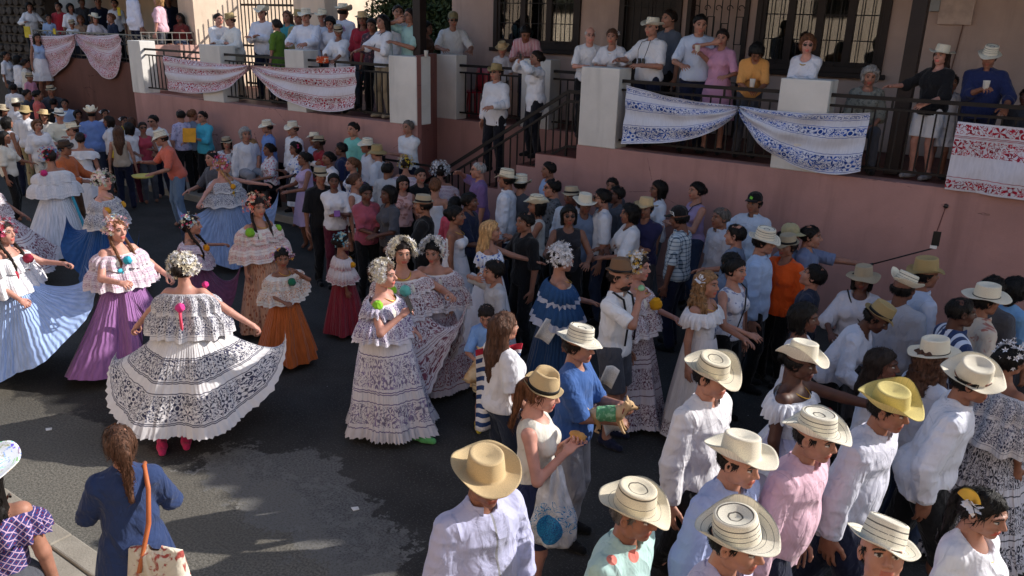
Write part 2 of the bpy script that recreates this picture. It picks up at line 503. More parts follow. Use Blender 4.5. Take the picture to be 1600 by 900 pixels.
def shoe_mesh(h=.011):
    s = SDF((-.07, -.1, -.01), (.07, .24, .13), h)
    s.cone((0, -.035, .045), (0, .06, .045), .042, .044, 0, xs=.95)
    s.cone((0, .06, .035), (0, .155, .028), .043, .033, .03, xs=1.0)
    s.cone((0, -.03, .05), (0, -.025, .085), .038, .036, .02)
    s.d = np.maximum(s.d, -(s.ax[2][None, None, :] - .002))
    V, F = s.out(); return mesh('shoe', V, F)
SHOE = {}
def shoe(mat):
    if mat.name not in SHOE:
        me = shoe_mesh() if not SHOE else next(iter(SHOE.values())).copy()
        me.materials.clear(); me.materials.append(mat); SHOE[mat.name] = me
    return SHOE[mat.name]

SKIN = Mat('skin', 0.52, 0.35)
_a = SKIN.nt.nodes.new('ShaderNodeAttribute'); _a.attribute_name = 'tint'
_v = SKIN.vec('Object')
_mixn = SKIN.nt.nodes.new('ShaderNodeMix'); _mixn.data_type = 'RGBA'; _mixn.blend_type = 'MULTIPLY'; _mixn.inputs[0].default_value = 1.0
SKIN.nt.links.new(_a.outputs['Color'], _mixn.inputs[6])
SKIN.nt.links.new(SKIN.mix(SKIN.noise(_v, 14, 3).ss(.3, .7), (.86, .84, .84), (1.08, 1.05, 1.03)).s, _mixn.inputs[7])
SKIN.nt.links.new(_mixn.outputs[2], SKIN.b.inputs['Base Color'])
SKIN.set('Subsurface Weight', 0.08); SKIN.b.inputs['Subsurface Radius'].default_value = (.6, .25, .12); SKIN.b.inputs['Subsurface Scale'].default_value = 0.012
SKIN.bump(SKIN.noise(_v, 160, 2), .0008, .6)
SK = {1: hexc('c49080'), 2: hexc('aa7b68'), 3: hexc('8c604d'), 4: hexc('6b4639'), 5: hexc('53352a'), 0: hexc('d8a78c')}
def hairmat(c):
    key = ('hair', c)
    if key in _mc: return _mc[key]
    m = Mat('hair_' + c, 0.55, 0.22)
    v = m.vec('Object', (1, 1, .16)); n = m.noise(v, 70, 4, .6, .4)
    k = C(c); m.color(m.mix(n.ss(.3, .7), tuple(x * .55 for x in k), tuple(x * 1.8 for x in k)))
    m.bump(n, .010, 1.0)
    _mc[key] = m.m
    return m.m
HC = dict(black='100d0c', dark='1e1613', brown='4a3226', chest='5f3d29', blond='9a7650', grey='8b8886', white='bdb9b6', darkgrey='55504d')

def ik(a, t, l1, l2, pole):
    a = np.asarray(a, float); t = np.asarray(t, float); v = t - a; L = np.linalg.norm(v); u = v / (L + 1e-9)
    L = min(L, (l1 + l2) * .995); L = max(L, abs(l1 - l2) + .02); t = a + u * L
    x = (l1 * l1 - l2 * l2 + L * L) / (2 * L); y = math.sqrt(max(l1 * l1 - x * x, 1e-6))
    p = np.asarray(pole, float); p = p - u * (p @ u); p /= np.linalg.norm(p) + 1e-9
    return a + u * x + p * y, t
ARMS = dict(down=(.245, .03, .80), bent=(.20, .34, 1.08), rail=(.22, .40, 1.16), hip=(.21, .10, 1.00), face=(.07, .19, 1.50), cross=(-.10, .27, 1.15),
            point=(.22, .60, 1.32), out=(.62, .12, 1.12), hold=(.06, .32, 1.17), up=(.28, .30, 1.62), lap=(.10, .30, .99), back=(.24, -.12, .85), carry=(-.02, .30, 1.05), swing=(.26, .22, .88),
            skirt=(.40, .24, .94), camera=(.07, .27, 1.52), forward=(.24, .52, 1.16))
def strawmat(kind):
    key = ('straw', kind)
    if key in _mc: return _mc[key]
    m = Mat('straw_' + kind, 0.7, 0.3)
    base = dict(pintao='f2ebd8', pintaoB='efe4ca', cream='f2e9d4', white='e2dfd6', tan='d8bd90', yellow='dfcc80', khaki='b09a6c', brown='7d6049', dark='4a3a30', beige='b5a68d', olive='8b8163')[kind]
    u = m.xyz(m.vec('UV')); v = m.vec('UV', (110, 60, 1)); c = C(base)
    cc = m.mix(m.noise(v, 1.2, 2).ss(.3, .7), tuple(k * .8 for k in c), tuple(min(1, k * 1.06) for k in c))
    blot = m.noise(m.vec('Object'), 6, 3); cc = m.mix(blot.ss(.45, .75) * .22, cc, tuple(k * .7 for k in c))
    if kind.startswith('pintao'):
        dash = m.noise(m.vec('UV', (26, 1, 1)), 2.0, 1).gt(.36)
        d = None
        wob = (m.noise(m.vec('UV', (5, 1, 1)), 1.5, 2) - .5) * .018
        for a, wd, solid in (((.17, .006, 0), (.34, .005, 0), (.43, .006, 1), (.545, .006, 0), (.62, .005, 0), (.70, .009, 1), (.84, .007, 1), (.93, .007, 1)) if kind == 'pintao' else ((.30, .005, 0), (.44, .005, 0), (.58, .005, 0), (.745, .012, 1), (.90, .006, 1))):
            q = (u[1] + wob - a).abs().lt(wd)
            if not solid: q = q * dash
            d = q if d is None else d.max(q)
        cc = m.mix(d * .9, cc, (.03, .022, .018))
    wv0 = ((u[1] * 420).sin() * (u[0] * 620).sin()).gt(.25); cc = m.mix(wv0 * .07, cc, tuple(k * .55 for k in c)); m.color(cc)
    wv = (u[1] * 420).sin() * (u[0] * 620).sin()
    m.bump(wv, .0012, .8)
    m.set('Transmission Weight', 0.0)
    _mc[key] = m.m
    return m.m
def hat_mesh(kind='pintao', brim=.185, rc=.093, hc=.105, side=.05, front=-.015, back=.0, pinch=0.0, dish=.014, skew=0.0, seed=0, n=48, taper=.9):
    T = []          # (r, z, brim fraction, v)
    nb = 8
    T.append((rc - .004, -.004, 0, 0))
    for i in range(nb + 1): T.append((rc - .004 + (brim - rc + .002) * i / nb, -.004, i / nb, .0))
    for i in range(nb + 1): T.append((brim - (brim - rc) * i / nb, .0, 1 - i / nb, .02 + .42 * i / nb))
    for i in range(1, 7): T.append((rc * (1 - (1 - taper) * (i / 6) ** 1.6), hc * .93 * i / 6, 0, .44 + .32 * i / 6))
    for r, z, v in ((1.0, .955, .775), (.975, .985, .785), (.93, 1.01, .80), (.86, 1.03, .83), (.72, 1.02, .86), (.55, 1.0, .89), (.38, .985, .92), (.2, .98, .95), (.02, .975, 1.0)):
        T.append((rc * taper * r, hc * z - (dish * (1 - r) if r < .8 else 0), 0, v))
    T = np.array(T); nv = len(T)
    th = np.linspace(0, 2 * np.pi, n, endpoint=False)
    r = T[:, 0][:, None]; z = T[:, 1][:, None]; t = T[:, 2][:, None]; q = np.random.default_rng(seed)
    ph = q.random(3) * 6.28
    wav = .010 * np.sin(2 * th + ph[2]) + .008 * np.sin(3 * th + ph[0]) + .005 * np.sin(5 * th + ph[1])
    up = side * np.abs(np.sin(th)) ** 1.6 * (1 + skew * np.sin(th)) + front * np.clip(np.cos(th), 0, 1) ** 2 + back * np.clip(-np.cos(th), 0, 1) ** 2
    Z = z + t ** 1.35 * (up + wav)[None]
    Rr = r * (1 - .12 * t * np.abs(np.sin(th)) * min(1, side / .06))
    X = -np.sin(th)[None] * Rr * .93; Y = np.cos(th)[None] * Rr * 1.07
    if pinch:
        top = np.clip((Z - hc * .45) / (hc * .5), 0, 1) * (t == 0)
        Z = Z - pinch * top * np.exp(-(X / .024) ** 2) * (np.abs(Y) < rc * 1.2)
        X = X * (1 - .28 * top * np.clip(Y / rc, 0, 1))
    P = np.stack([X, Y, Z], -1)
    V, F, uv = loft(P)
    uv[:, 1] = np.repeat(T[:, 3], n + 1)
    return V, F, uv
HATK = dict(
    pintao=dict(mat='pintao'), pintao2=dict(mat='pintao', side=.02, front=-.03, brim=.17), pintaoT=dict(mat='pintao', side=.068, brim=.18, skew=.12),
    plain=dict(mat='cream', side=.03), cream=dict(mat='cream', side=.065, brim=.19), creamflat=dict(mat='cream', side=.012, brim=.185, taper=.92),
    white=dict(mat='white', side=.01, brim=.16, pinch=.02), tan=dict(mat='tan', side=.035, brim=.185), tanwide=dict(mat='tan', side=.05, brim=.2, hc=.11),
    yellow=dict(mat='yellow', side=.07, brim=.18), cowboy=dict(mat='cream', side=.09, brim=.17, pinch=.035, hc=.13), fedora=dict(mat='tan', side=.02, brim=.135, pinch=.035, hc=.115, taper=.82),
    brown=dict(mat='brown', side=.018, brim=.135, pinch=.03, hc=.115, taper=.84), bucket=dict(mat='khaki', side=-.035, front=-.035, back=-.035, brim=.16, taper=.85),
    beige=dict(mat='beige', side=-.01, front=-.025, back=-.02, brim=.18), small=dict(mat='beige', side=.0, front=-.02, brim=.135, hc=.09), dark=dict(mat='dark', side=.02, brim=.15, hc=.1),
    khaki=dict(mat='khaki', side=.02, brim=.15), floral=dict(mat='white', side=.03, front=-.02, brim=.23))
def floralmat():
    if 'floralhat' in _mc: return _mc['floralhat']
    m = Mat('floral_print', .8); v = m.vec('UV', (14, 5, 1)); n = m.vor(v, 1.3, out='node')
    d = E(m.nt, n.outputs['Distance']); c = E(m.nt, n.outputs['Color'])
    hs = m.nt.nodes.new('ShaderNodeHueSaturation'); hs.inputs['Saturation'].default_value = 1.3; m.nt.links.new(c.s, hs.inputs['Color'])
    m.color(m.mix(m.noise(v, 2.4, 4, .6, 1.2).gt(.56), C('dcdfe4'), m.mix(.35, E(m.nt, hs.outputs[0]), C('86aede'))))
    _mc['floralhat'] = m.m
    return m.m
def ringband(rc, h0, h1, mat, name, parent, M):
    th = np.linspace(0, 2 * np.pi, 40, endpoint=False)
    rows = []
    for r, z in ((rc - .003, h0), (rc + .004, h0), (rc + .0035, h1), (rc - .003, h1)):
        rows.append(np.stack([-np.sin(th) * r * .93, np.cos(th) * r * 1.07, np.full_like(th, z)], -1))
    V, F, _ = loft(np.array(rows)); me = mesh(name, V, F); o = link(name, me, parent, mat); o.matrix_local = M
    return o
def tembleque(n, seed, cols, r0=.115, spread=1.0):
    """pearl-and-petal hair ornaments round the back and sides of the head; a list of (colour, V, F)"""
    q = np.random.default_rng(seed); out = {}
    for i in range(int(n * 1.5)):
        a = q.uniform(-1, 1) * 2.35 * spread; e = q.uniform(-.35, 1.25)
        d = np.array([math.sin(a) * math.cos(e), -math.cos(a) * math.cos(e) * .9 + .15, math.sin(e)])
        if abs(a) < .35 and e < .2 and q.random() < .6: continue
        d /= np.linalg.norm(d); r = r0 * q.uniform(.85, 1.42); c = d * r * np.array([1.05, 1.0, 1.05]) + np.array([0, -.01, .015])
        up = np.array([0, 0, 1.0]) if abs(d[2]) < .9 else np.array([1.0, 0, 0]); A = np.cross(d, up); A /= np.linalg.norm(A); B = np.cross(d, A)
        k = cols[int(q.integers(len(cols)))]; s = q.uniform(.011, .021); lst = out.setdefault(k, [])
        ph = q.random() * 6.28
        for j in range(5):
            t = ph + j * 1.2566; u = A * math.cos(t) + B * math.sin(t); w2 = np.cross(d, u)
            o = d * q.uniform(.2, .9) * s
            V = np.array([c, c + u * s * .6 + w2 * s * .3 + o * .6, c + u * s * 1.3 + o * 1.3, c + u * s * .6 - w2 * s * .3 + o * .6])
            lst.append((V, np.array([[0, 1, 2, 3]])))
        lst.append((np.array([c - d * .03 + A * .0015, c - d * .03 - A * .0015, c - A * .0015, c + A * .0015]), np.array([[0, 1, 2, 3]])))
    return {k: joinm(v) for k, v in out.items()}
def pompom_mesh(r, seed=0):
    q = np.random.default_rng(seed); L = []
    nu, nv = 18, 12
    u = np.linspace(0, 2 * np.pi, nu, endpoint=False); v = np.linspace(.02, np.pi - .02, nv)
    rr = r * (1 + q.uniform(-.16, .1, (nv, nu)))
    P = np.stack([rr * np.sin(v)[:, None] * np.cos(u), rr * np.sin(v)[:, None] * np.sin(u), rr * np.cos(v)[:, None] * np.ones(nu)], -1)
    V, F, _ = loft(P)
    return V, F
def arab(m, U, V, sz, rnd=.55):
    """embroidered flowers, rings and tendrils in a 2-D field (U, V in metres); returns a 0..1 mask"""
    p = m.comb(U * (1 / sz), V * (1 / sz)); n = m.vor(p, 1.0, rnd=rnd, out='node'); d = E(m.nt, n.outputs['Distance'])
    pos = m.xyz(n.outputs['Position']); dx = U * (1 / sz) - pos[0]; dy = V * (1 / sz) - pos[1]
    a = dx._m('ARCTAN2', dy); pet = (a * 5.0).cos() * .09 + .33
    fl = d.lt(pet) * d.gt(.07); ring = (d - .2).abs().lt(.03); vein = (a * 5.0).cos().abs().lt(.16) * d.gt(.2)
    fl = fl * ring.max(vein).inv()
    w = m.noise(p, 2.6, 2, .5, 2.2); ten = (w - .5).abs().lt(.045) * d.gt(.38)
    leaf = m.vor(p, 3.4, rnd=1.0).lt(.21) * d.gt(.44)
    return fl.max(ten).max(leaf).clamp()
def polmat(name, base, colr, bands, L, sz=.13, lines=(), under=None, pleat=90, dens=.85):
    """cloth with embroidered bands: bands and lines in v (0 waist, 1 hem); L = (width, height) in metres"""
    key = ('pol', name)
    if key in _mc: return _mc[key]
    m = Mat('embroidered_' + name, .85, .2); u, v, _ = m.xyz(m.vec('UV')); U = u * L[0]; Vv = v * L[1]
    c = m.mix(m.noise(m.vec('UV', (30, 2, 1)), 3, 2).ss(.3, .7), tuple(k * .9 for k in C(base)), C(base))
    if colr is not None:
        msk = None
        for a, b in bands:
            q = v.band(a, b); msk = q if msk is None else msk.max(q)
        ar = arab(m, U, Vv, sz)
        tone = m.mix(m.noise(m.comb(U * 9, Vv * 9), 1, 2).ss(.35, .65), tuple(k * .6 for k in C(colr)), tuple(min(1, k * 1.15) for k in C(colr)))
        if msk is not None: c = m.mix(ar * msk * dens, c, tone)
        for a in lines:
            e = (v + (U * 60).sin() * .0025 - a).abs().lt(.005); c = m.mix(e * .85, c, tone)
    if under is not None: c = m.mix(v.gt(under[0]), c, C(under[1]))
    m.color(c)
    m.bump((u * (pleat * 6.283) + m.noise(m.vec('UV', (6, 2, 1)), 2, 2) * 9).sin() * v.ss(0, .3), .004, .4)
    m.bump(m.noise(m.vec('UV', (40, 6, 1)), 2, 3), .012, .5)
    m.bump(m.noise(m.vec('Object'), 300, 1), .0006, .5)
    _mc[key] = m.m
    return m.m
def skirt_mesh(R0=.135, R1=.6, z0=1.08, z1=.05, p=.85, nu=144, nv=28, pleats=30, amp=.02, folds=9, famp=.05, lifts=(), flares=(), seed=0, sx=1.0, sy=1.0, off=(0, 0), ruffle=0.0, scallop=0.0):
    q = np.random.default_rng(seed); th = np.linspace(0, 2 * np.pi, nu, endpoint=False); v = np.linspace(0, 1, nv)[:, None]
    ph = q.random(4) * 6.28
    irr = sum(q.uniform(.4, 1) * np.sin(int(q.integers(3, 17)) * th + q.uniform(0, 6.28) + q.uniform(-2.2, 2.2) * v) for _ in range(7)) / 3.2
    r = R0 + (R1 - R0) * v ** p + amp * .75 * v ** .7 * np.sin(pleats * th + ph[0] + 2.2 * np.sin(3 * th + ph[1]) + 1.4 * v) * (.6 + .4 * np.sin(5 * th + ph[2])) + famp * .9 * irr * v ** 1.1 + famp * .8 * v ** 1.4 * (np.sin(folds * th + ph[1]) + .5 * np.sin((folds * 2 - 3) * th + ph[2]))
    if ruffle:
        k = np.clip((v - .84) / .16, 0, 1); r = r + ruffle * k * (1 + np.sin(pleats * 2 * th + ph[3]))
    z = z0 + (z1 - z0) * v + 0 * th
    for a, wd, dr, dz in flares:
        d = (th - R(a) + np.pi) % (2 * np.pi) - np.pi; g = np.exp(-(d / R(wd)) ** 2) * v ** 1.3; r = r + dr * g; z = z + dz * g
    if scallop: z = z + scallop * np.sin(pleats * th) * (v > .97)
    X = np.cos(th) * r * sx + off[0] * v; Y = np.sin(th) * r * sy + off[1] * v; P = np.stack([X, Y, z], -1)
    for a, wd, tgt, pw in lifts:
        d = (th - R(a) + np.pi) % (2 * np.pi) - np.pi; g = (np.exp(-(d / R(wd)) ** 2) * v ** pw)[..., None]
        P = P * (1 - g) + np.asarray(tgt) * g + 0 * P
    return loft(P)
_hatn = [0]
PEOPLE = []
def head_top(H, hat): return 1.695 + (.045 if hat else 0)
def P(px, py, label, top='shirt:white', bot='trousers:black', face=0, H=1.7, w=1.0, fem=False, skin=2, hair='short:black', hat=None, arms=('down', 'down'), hands=('rest', 'rest'),
      lean=0, look=(0, 0), fl=0.0, sit=False, group=None, belly=0.0, shoes='black', ex=(), legs='stand', hattilt=(0, 0), hatcol=None, kid=False, hs=None, sleeve=None, hem=None, lod=None, cat='person', at=None, roll=0, yy=None, yf=False):
    S = H / 1.7
    hs = hs or (1.28 if kid and H < 1.2 else 1.14 if kid else 1.0)
    drop = -.43 if sit else 0.0
    piv = np.array([0, 0, .93]); Mu = rotx(-R(lean)) @ roty(R(roll)); tu = piv + np.array([0, 0, drop]) - Mu @ piv
    U = lambda p: Mu @ np.asarray(p, float) + tu
    nb = U((0, -.02, 1.43)); Mh = rotz(-R(look[0])) @ rotx(R(look[1]) - R(lean) * .55) @ roty(R(roll) * .5)
    hc = nb + Mu @ np.array([0, .01, .05]) + Mh @ (np.array([0, .02, .105]) * (1 + (hs - 1) * .7))
    hl = hc + np.array([0, 0, .112 * hs + (.045 if hat and hat != 'cap' else .008)])
    # ---- where it stands: the pixel of the top of the head and the height of the head give the point on the ground
    if at is None:
        if yy is not None:                    # the depth is known: the size follows from it
            w3 = aty(px, py, yy)
            if yf: fl = w3[2] - hl[2] * S
            else: S = float(np.clip((w3[2] - fl) / hl[2], .8 * H / 1.7, 1.12 * H / 1.7)); w3 = aty(px, py, yy); fl = w3[2] - hl[2] * S if abs((w3[2] - fl) / hl[2] - S) > .01 else fl
        else:
            w3 = atz(px, py, fl + hl[2] * S); lim = -.38 if w3[0] > -17.3 else .12
            if fl < .6 and w3[1] > lim and py < 420:      # nobody stands inside the wall
                w3 = aty(px, py, lim - .12 * ((px * 7) % 3)); sf = (w3[2] - .14) / hl[2]; S = float(np.clip(sf, .85 * S, 1.10 * S)); fl = w3[2] - hl[2] * S
        v = w3[:2] - CP[:2]; dist = np.linalg.norm(w3 - CP); v = -v / np.linalg.norm(v)
        a = R(face); hd = np.array([v[0] * math.cos(a) - v[1] * math.sin(a), v[0] * math.sin(a) + v[1] * math.cos(a)])
        rz = math.atan2(hd[1], hd[0]) - math.pi / 2
        off = rotz(rz)[:2, :2] @ (hl[:2] * S); base = (float(w3[0] - off[0]), float(w3[1] - off[1]), float(fl))
    else:
        base = at[:3]; rz = at[3]; dist = 8
    root = empty('person', base, rz, S); tag(root, label, cat, group)
    lod = (0 if dist < 6.3 else 1 if dist < 11 else 2) if lod is None else lod
    g = (.0092, .0135, .020)[lod]; rg = np.random.default_rng(abs(hash(label[::-1])) % 1000 if False else (int(px * 7 + py * 13) % 9973))
    # ---- joints
    sw = (.150 if fem else .172) * (1 + (w - 1) * .5) * (0.9 if kid else 1); ws = w * (.93 if fem else 1.0) * (.88 if kid else 1)
    ar = (.88 if fem else 1.0) * (1 + (w - 1) * .8) * (.85 if kid else 1)
    sh = {s: U((s * sw, -.015, 1.352)) for s in (1, -1)}
    el, wr = {}, {}
    for i, s in enumerate((1, -1)):
        t = arms[i]; tt = ARMS[t] if isinstance(t, str) else t
        tgt = np.array([s * tt[0], tt[1], tt[2]]); 
        if t in ('down', 'hip', 'back', 'bent', 'cross', 'hold', 'face', 'camera', 'lap', 'skirt', 'swing', 'carry') or not isinstance(t, str): tgt = (U(tgt) if sit or t in ('cross', 'hold', 'face', 'camera', 'bent') else tgt)
        pole = (s * .55, -.6, -.5) if t not in ('out', 'skirt') else (s * .1, -.3, -1)
        el[s], wr[s] = ik(sh[s], tgt, .285, .25, pole)
    hip = {s: np.array([s * .092 * ws, 0, .91 + drop]) for s in (1, -1)}; kn, an = {}, {}
    for s in (1, -1):
        if sit: kn[s] = np.array([s * .12, .43, .50]); an[s] = np.array([s * .13, .42, .09])
        else:
            dy = {'stand': (.02 if s > 0 else -.03), 'walk': (.24 * s)}[legs]
            tg = np.array([s * .105, dy, .09 + (.03 if legs == 'walk' and s < 0 else 0)]); kn[s], an[s] = ik(hip[s], tg, .43, .40, (0, 1, 0))
    # ---- body: one skin
    ys = .70
    lo = np.min([*sh.values(), *el.values(), *wr.values(), *hip.values(), *kn.values(), *an.values()], axis=0) - .22
    hi = np.max([*sh.values(), *el.values(), *wr.values(), *hip.values(), *kn.values(), *an.values(), nb], axis=0) + .2
    T = (Mu, tu); b = SDF(lo, hi, g)
    X = (1.24 if fem else 1.30) * ws; k1 = .035
    bt, btq = (top.split(':', 1) + ['white'])[:2]; bb, bbq = (bot.split(':', 1) + ['black'])[:2]
    b.cone((0, .0, .95), (0, 0, 1.10), .108, .095, .04, xs=X, ys=1, T=T)
    b.cone((0, 0, 1.10), (0, -.005, 1.30), .095, .108, k1, xs=X, ys=1, T=T)
    b.cone((-sw * .85, -.015, 1.345), (sw * .85, -.015, 1.345), .047, .047, k1, T=T)
    b.cone((0, -.02, 1.36), (0, -.015, 1.44), .075, .052, .04, T=T)
    if fem:
        for s in (1, -1): b.ell((s * .072 * ws, .085, 1.245), (.062, .055, .062), .03, T=T)
    if belly: b.ell((0, .06, 1.06), (.13 * ws, .08 + belly, .14), .04, T=T)
    b.ell(hip[1] * [0, 1, 1] + [0, -.01, .02], (.165 * ws, .115 * ws, .12), .05)
    for s in (1, -1):
        b.cone(sh[s], el[s], .047 * ar, .039 * ar, .03); b.cone(el[s], wr[s], .039 * ar, .0265 * ar, .015)
        if bb not in ('pollera',):
            b.cone(hip[s], kn[s], .083 * ws, .054 * ws, .03); b.cone(kn[s], kn[s] * .55 + an[s] * .45 + [0, -.012, 0], .052 * ws, .053 * ws, .02)
            b.cone(kn[s] * .55 + an[s] * .45 + [0, -.012, 0], an[s], .053 * ws, .034, .02); b.cone(an[s], an[s] + [0, .06, -.045], .034, .034, .02)
    b.cone(U((0, -.02, 1.40)), hc + Mh @ np.array([0, -.03, -.07]), .053 * (.92 if fem else 1.04), .050 * (.9 if fem else 1.02), .02)
    V, F = b.out(); parts = [(V, F)]; msk = [np.zeros(len(V), np.int8)]
    hV, hF, hm = HEADS[(lod, fem)]; hV = hV * rg.uniform([.94, .96, .95], [1.06, 1.05, 1.06 if not hat else .99]); fz_ = np.clip((hV[:, 1] - .06) / .05, 0, 1); hV = hV + np.stack([0 * fz_, fz_ * rg.uniform(-.006, .008), fz_ * rg.uniform(-.004, .004)], 1); hV[:, 0] *= 1 + np.clip(-hV[:, 2] / .1, 0, 1) * rg.uniform(-.08, .10)
    parts.append((((hV * hs) @ Mh.T + hc).astype(np.float32), hF)); msk.append(hm)
    for i, s in enumerate((1, -1)):
        dr = wr[s] - el[s]; dr /= np.linalg.norm(dr)
        pn = np.array([-s * 1.0, .15, -.2]) if arms[i] in ('down', 'back', 'swing') else np.array([-s * .45, 0, -1.0]) if arms[i] not in ('face', 'camera', 'up') else np.array([-s * .8, -.5, .2])
        pn = pn - dr * (pn @ dr); pn /= np.linalg.norm(pn); tx = np.cross(dr, -pn)
        hV, hF = HANDS[(lod, hands[i])]; ms = 1.0
        want = 1 if np.dot(tx, [0, 0.3, 1.0] if arms[i] not in ('down', 'back', 'swing') else [0, 1, 0]) > 0 else -1
        if arms[i] in ('rail', 'bent', 'hold', 'cross', 'lap'): want = 1 if np.dot(tx, [-s, 0, .2]) > 0 else -1
        B = np.stack([tx * want, dr, -pn], 1)
        hf = hF if np.linalg.det(B) > 0 else hF[:, ::-1]
        parts.append((((hV * ar * (hs if kid else 1)) @ B.T + wr[s]).astype(np.float32), hf)); msk.append(np.zeros(len(hV), np.int8))
    V, F = joinm(parts); m8 = np.concatenate(msk); c = np.array(SK[skin], np.float32)[None] * np.ones((len(V), 1), np.float32) * np.float32(rg.uniform(.86, 1.12))
    hk, hcol = (hair.split(':') + ['black'])[:2]
    c[m8 == 1] = np.array(C(HC['dark'])) * (2.0 if hcol in ('grey', 'white') else 1.0); c[m8 == 2] = c[m8 == 2] * np.array([1.0, .62, .62]) if not fem else np.array(SK[skin]) * np.array([1.05, .48, .50])
    c[m8 == 3] = ((.50, .47, .44), (.30, .26, .23), (.10, .07, .06))[lod]; c[m8 == 4] = (.02, .012, .01)
    link('body', mesh('body', V, F, colr=c), root, SKIN.m)
    # ---- trousers, shorts, knee skirts
    if bb in ('trousers', 'jeans', 'shorts', 'capri'):
        e = .016 if bb != 'shorts' else .028; cutz = {'shorts': .56, 'capri': .3}.get(bb)
        q = SDF(lo - .05, np.array([hi[0], hi[1], 1.12 + max(0, drop) + .1]), g)
        q.ell(hip[1] * [0, 1, 1] + [0, -.008, .03], (.165 * ws + e, .118 * ws + e, .13), 0)
        for s in (1, -1):
            cl = None
            if cutz and not sit: cl = [((0, 0, cutz), (0, 0, -1))]
            if bb == 'shorts' and sit: cl = [(kn[s] - [0, .06, 0], (0, 1, 0))]
            q.cone(hip[s], kn[s], .083 * ws + e, .058 * ws + e + (.02 if bb == 'shorts' else 0), .03, clip=cl, amp=.006, fr=(14, 14, 9))
            if bb != 'shorts': q.cone(kn[s], an[s] + [0, -.005, -.0], .058 * ws + e, .050 + e * .6, .02, clip=cl, amp=.008, fr=(12, 12, 16))
        V, F = q.out(); link('trousers' if bb != 'shorts' else 'shorts', mesh('trousers', V, F), root, cloth(bbq))
    if bb == 'skirt':
        kz = .48 if not hem else hem
        V, F, uv = skirt_mesh(R0=.128 * ws, R1=.25 * ws, p=.6, z0=1.07 + drop, z1=kz if not sit else .38, nu=60, nv=10, pleats=14, amp=.006, folds=5, famp=.015, sx=1.12, sy=.92 if not sit else 1.1, off=(0, 0) if not sit else (0, .2), seed=int(px))
        link('skirt', mesh('skirt', V, F, uv), root, cloth(bbq))
    # ---- tops
    if bt not in ('none', 'pollera', 'offsh', 'strapless'):
        longs = bt in ('shirt', 'dress_l', 'lblouse'); slf = {'shirt': 1.0, 'lblouse': 1.0, 'polo': .52, 'tee': .55, 'tank': 0, 'dress': .0, 'puff': .45, 'blouse': .6, 'dress_l': 1.0}.get(bt, .5)
        if sleeve is not None: slf = sleeve
        ez = dict(shirt=.018, lblouse=.020, polo=.014, tee=.018, tank=.008, dress=.01, puff=.018, blouse=.03, dress_l=.02).get(bt, .02)
        hz = hem if hem and bt not in ('dress', 'dress_l') else dict(shirt=.83, lblouse=.86, polo=.88, tee=.86, tank=.90, puff=.92, blouse=.84, dress=.50, dress_l=.5).get(bt, .88)
        if sit: hz = max(hz, .92)
        q = SDF(np.minimum(lo, U((0, 0, hz)) - .3) - .04, hi + .02, g)
        cl = [((0, 0, hz), (0, 0, -1))]; am = -.016 if bt not in ('tank', 'tee', 'dress') else -.009; fr = (11, 11, 6)
        fl_ = .006 if bt in ('shirt', 'lblouse', 'blouse', 'polo') else .0
        q.cone((0, 0, hz - .02), (0, 0, 1.10), .112 + ez + fl_ + (.03 if bt.startswith('dress') else 0), .096 + ez + fl_, .03, xs=X, ys=1, T=T, clip=cl, amp=am, fr=fr)
        hm_ = hip[1] * [0, 1, 1] + [0, -.012, .03]; q.ell(hm_, (.168 * ws + ez + .010, .120 * ws + ez + .012, .15), .03); sl_, P_ = q.sub(q.lo, q.lo + (q.n - 1) * q.h); q.d[sl_] = np.maximum(q.d[sl_], -((P_ - U((0, 0, hz)).astype(np.float32)) @ (Mu @ np.array([0, 0, 1.0])).astype(np.float32)))
        q.cone((0, 0, 1.10), (0, -.005, 1.30), .096 + ez + fl_, .106 + ez, .05, xs=X, ys=1, T=T, clip=cl, amp=am, fr=fr)
        if bt in ('tank', 'dress'):
            q.cone((-sw * .62, -.015, 1.352), (sw * .62, -.015, 1.352), .058 + ez, .058 + ez, .04, T=T, clip=cl)
        else:
            q.cone((-sw * .85, -.015, 1.348), (sw * .85, -.015, 1.348), .060 + ez * .6, .060 + ez * .6, .035, T=T, clip=cl, amp=.004, fr=(12, 12, 12)); q.cone((0, -.02, 1.36), (0, -.015, 1.425), .088, .064, .05, T=T, clip=cl); [q.cone((s * .04, -.018, 1.41), (s * sw * .9, -.015, 1.365), .048, .052, .03, T=T, clip=cl) for s in (1, -1)]
        if fem:
            for s in (1, -1): q.ell((s * .072 * ws, .085, 1.245), (.064 + ez, .055 + ez, .064 + ez), .035, T=T)
        if belly: q.ell((0, .06, 1.06), (.13 * ws + ez, .08 + belly + ez, .16), .05, T=T)
        if slf > 0:
            pf = .03 if bt == 'puff' else 0.0; se = ez * (1.0 if longs else 1.25) + pf
            for s in (1, -1):
                f = min(slf * 1.8, 1.0) if slf < .56 else 1.0; E1 = el[s]
                ep = sh[s] + (E1 - sh[s]) * f; dd = (E1 - sh[s]) / np.linalg.norm(E1 - sh[s])
                c1 = [(ep, dd)] if f < 1.0 else None
                q.cone(sh[s] - Mu @ np.array([s * .012, 0, .004]), E1 if f >= 1 else ep + dd * .05, .050 * ar + se * .6, .042 * ar + se, .024, clip=c1, amp=(-.014 if longs else -.009), fr=(9, 9, 14))
                if slf > .56:
                    f2 = min((slf - .56) / .40, 1); e2 = el[s] + (wr[s] - el[s]) * f2 * .97; d2 = (wr[s] - el[s]) / np.linalg.norm(wr[s] - el[s])
                    q.cone(el[s], e2 + d2 * .03, .042 * ar + se, (.030 if f2 > .9 else .038) * ar + se * .8, .02, clip=[(e2, d2)], amp=-.016, fr=(9, 9, 17))
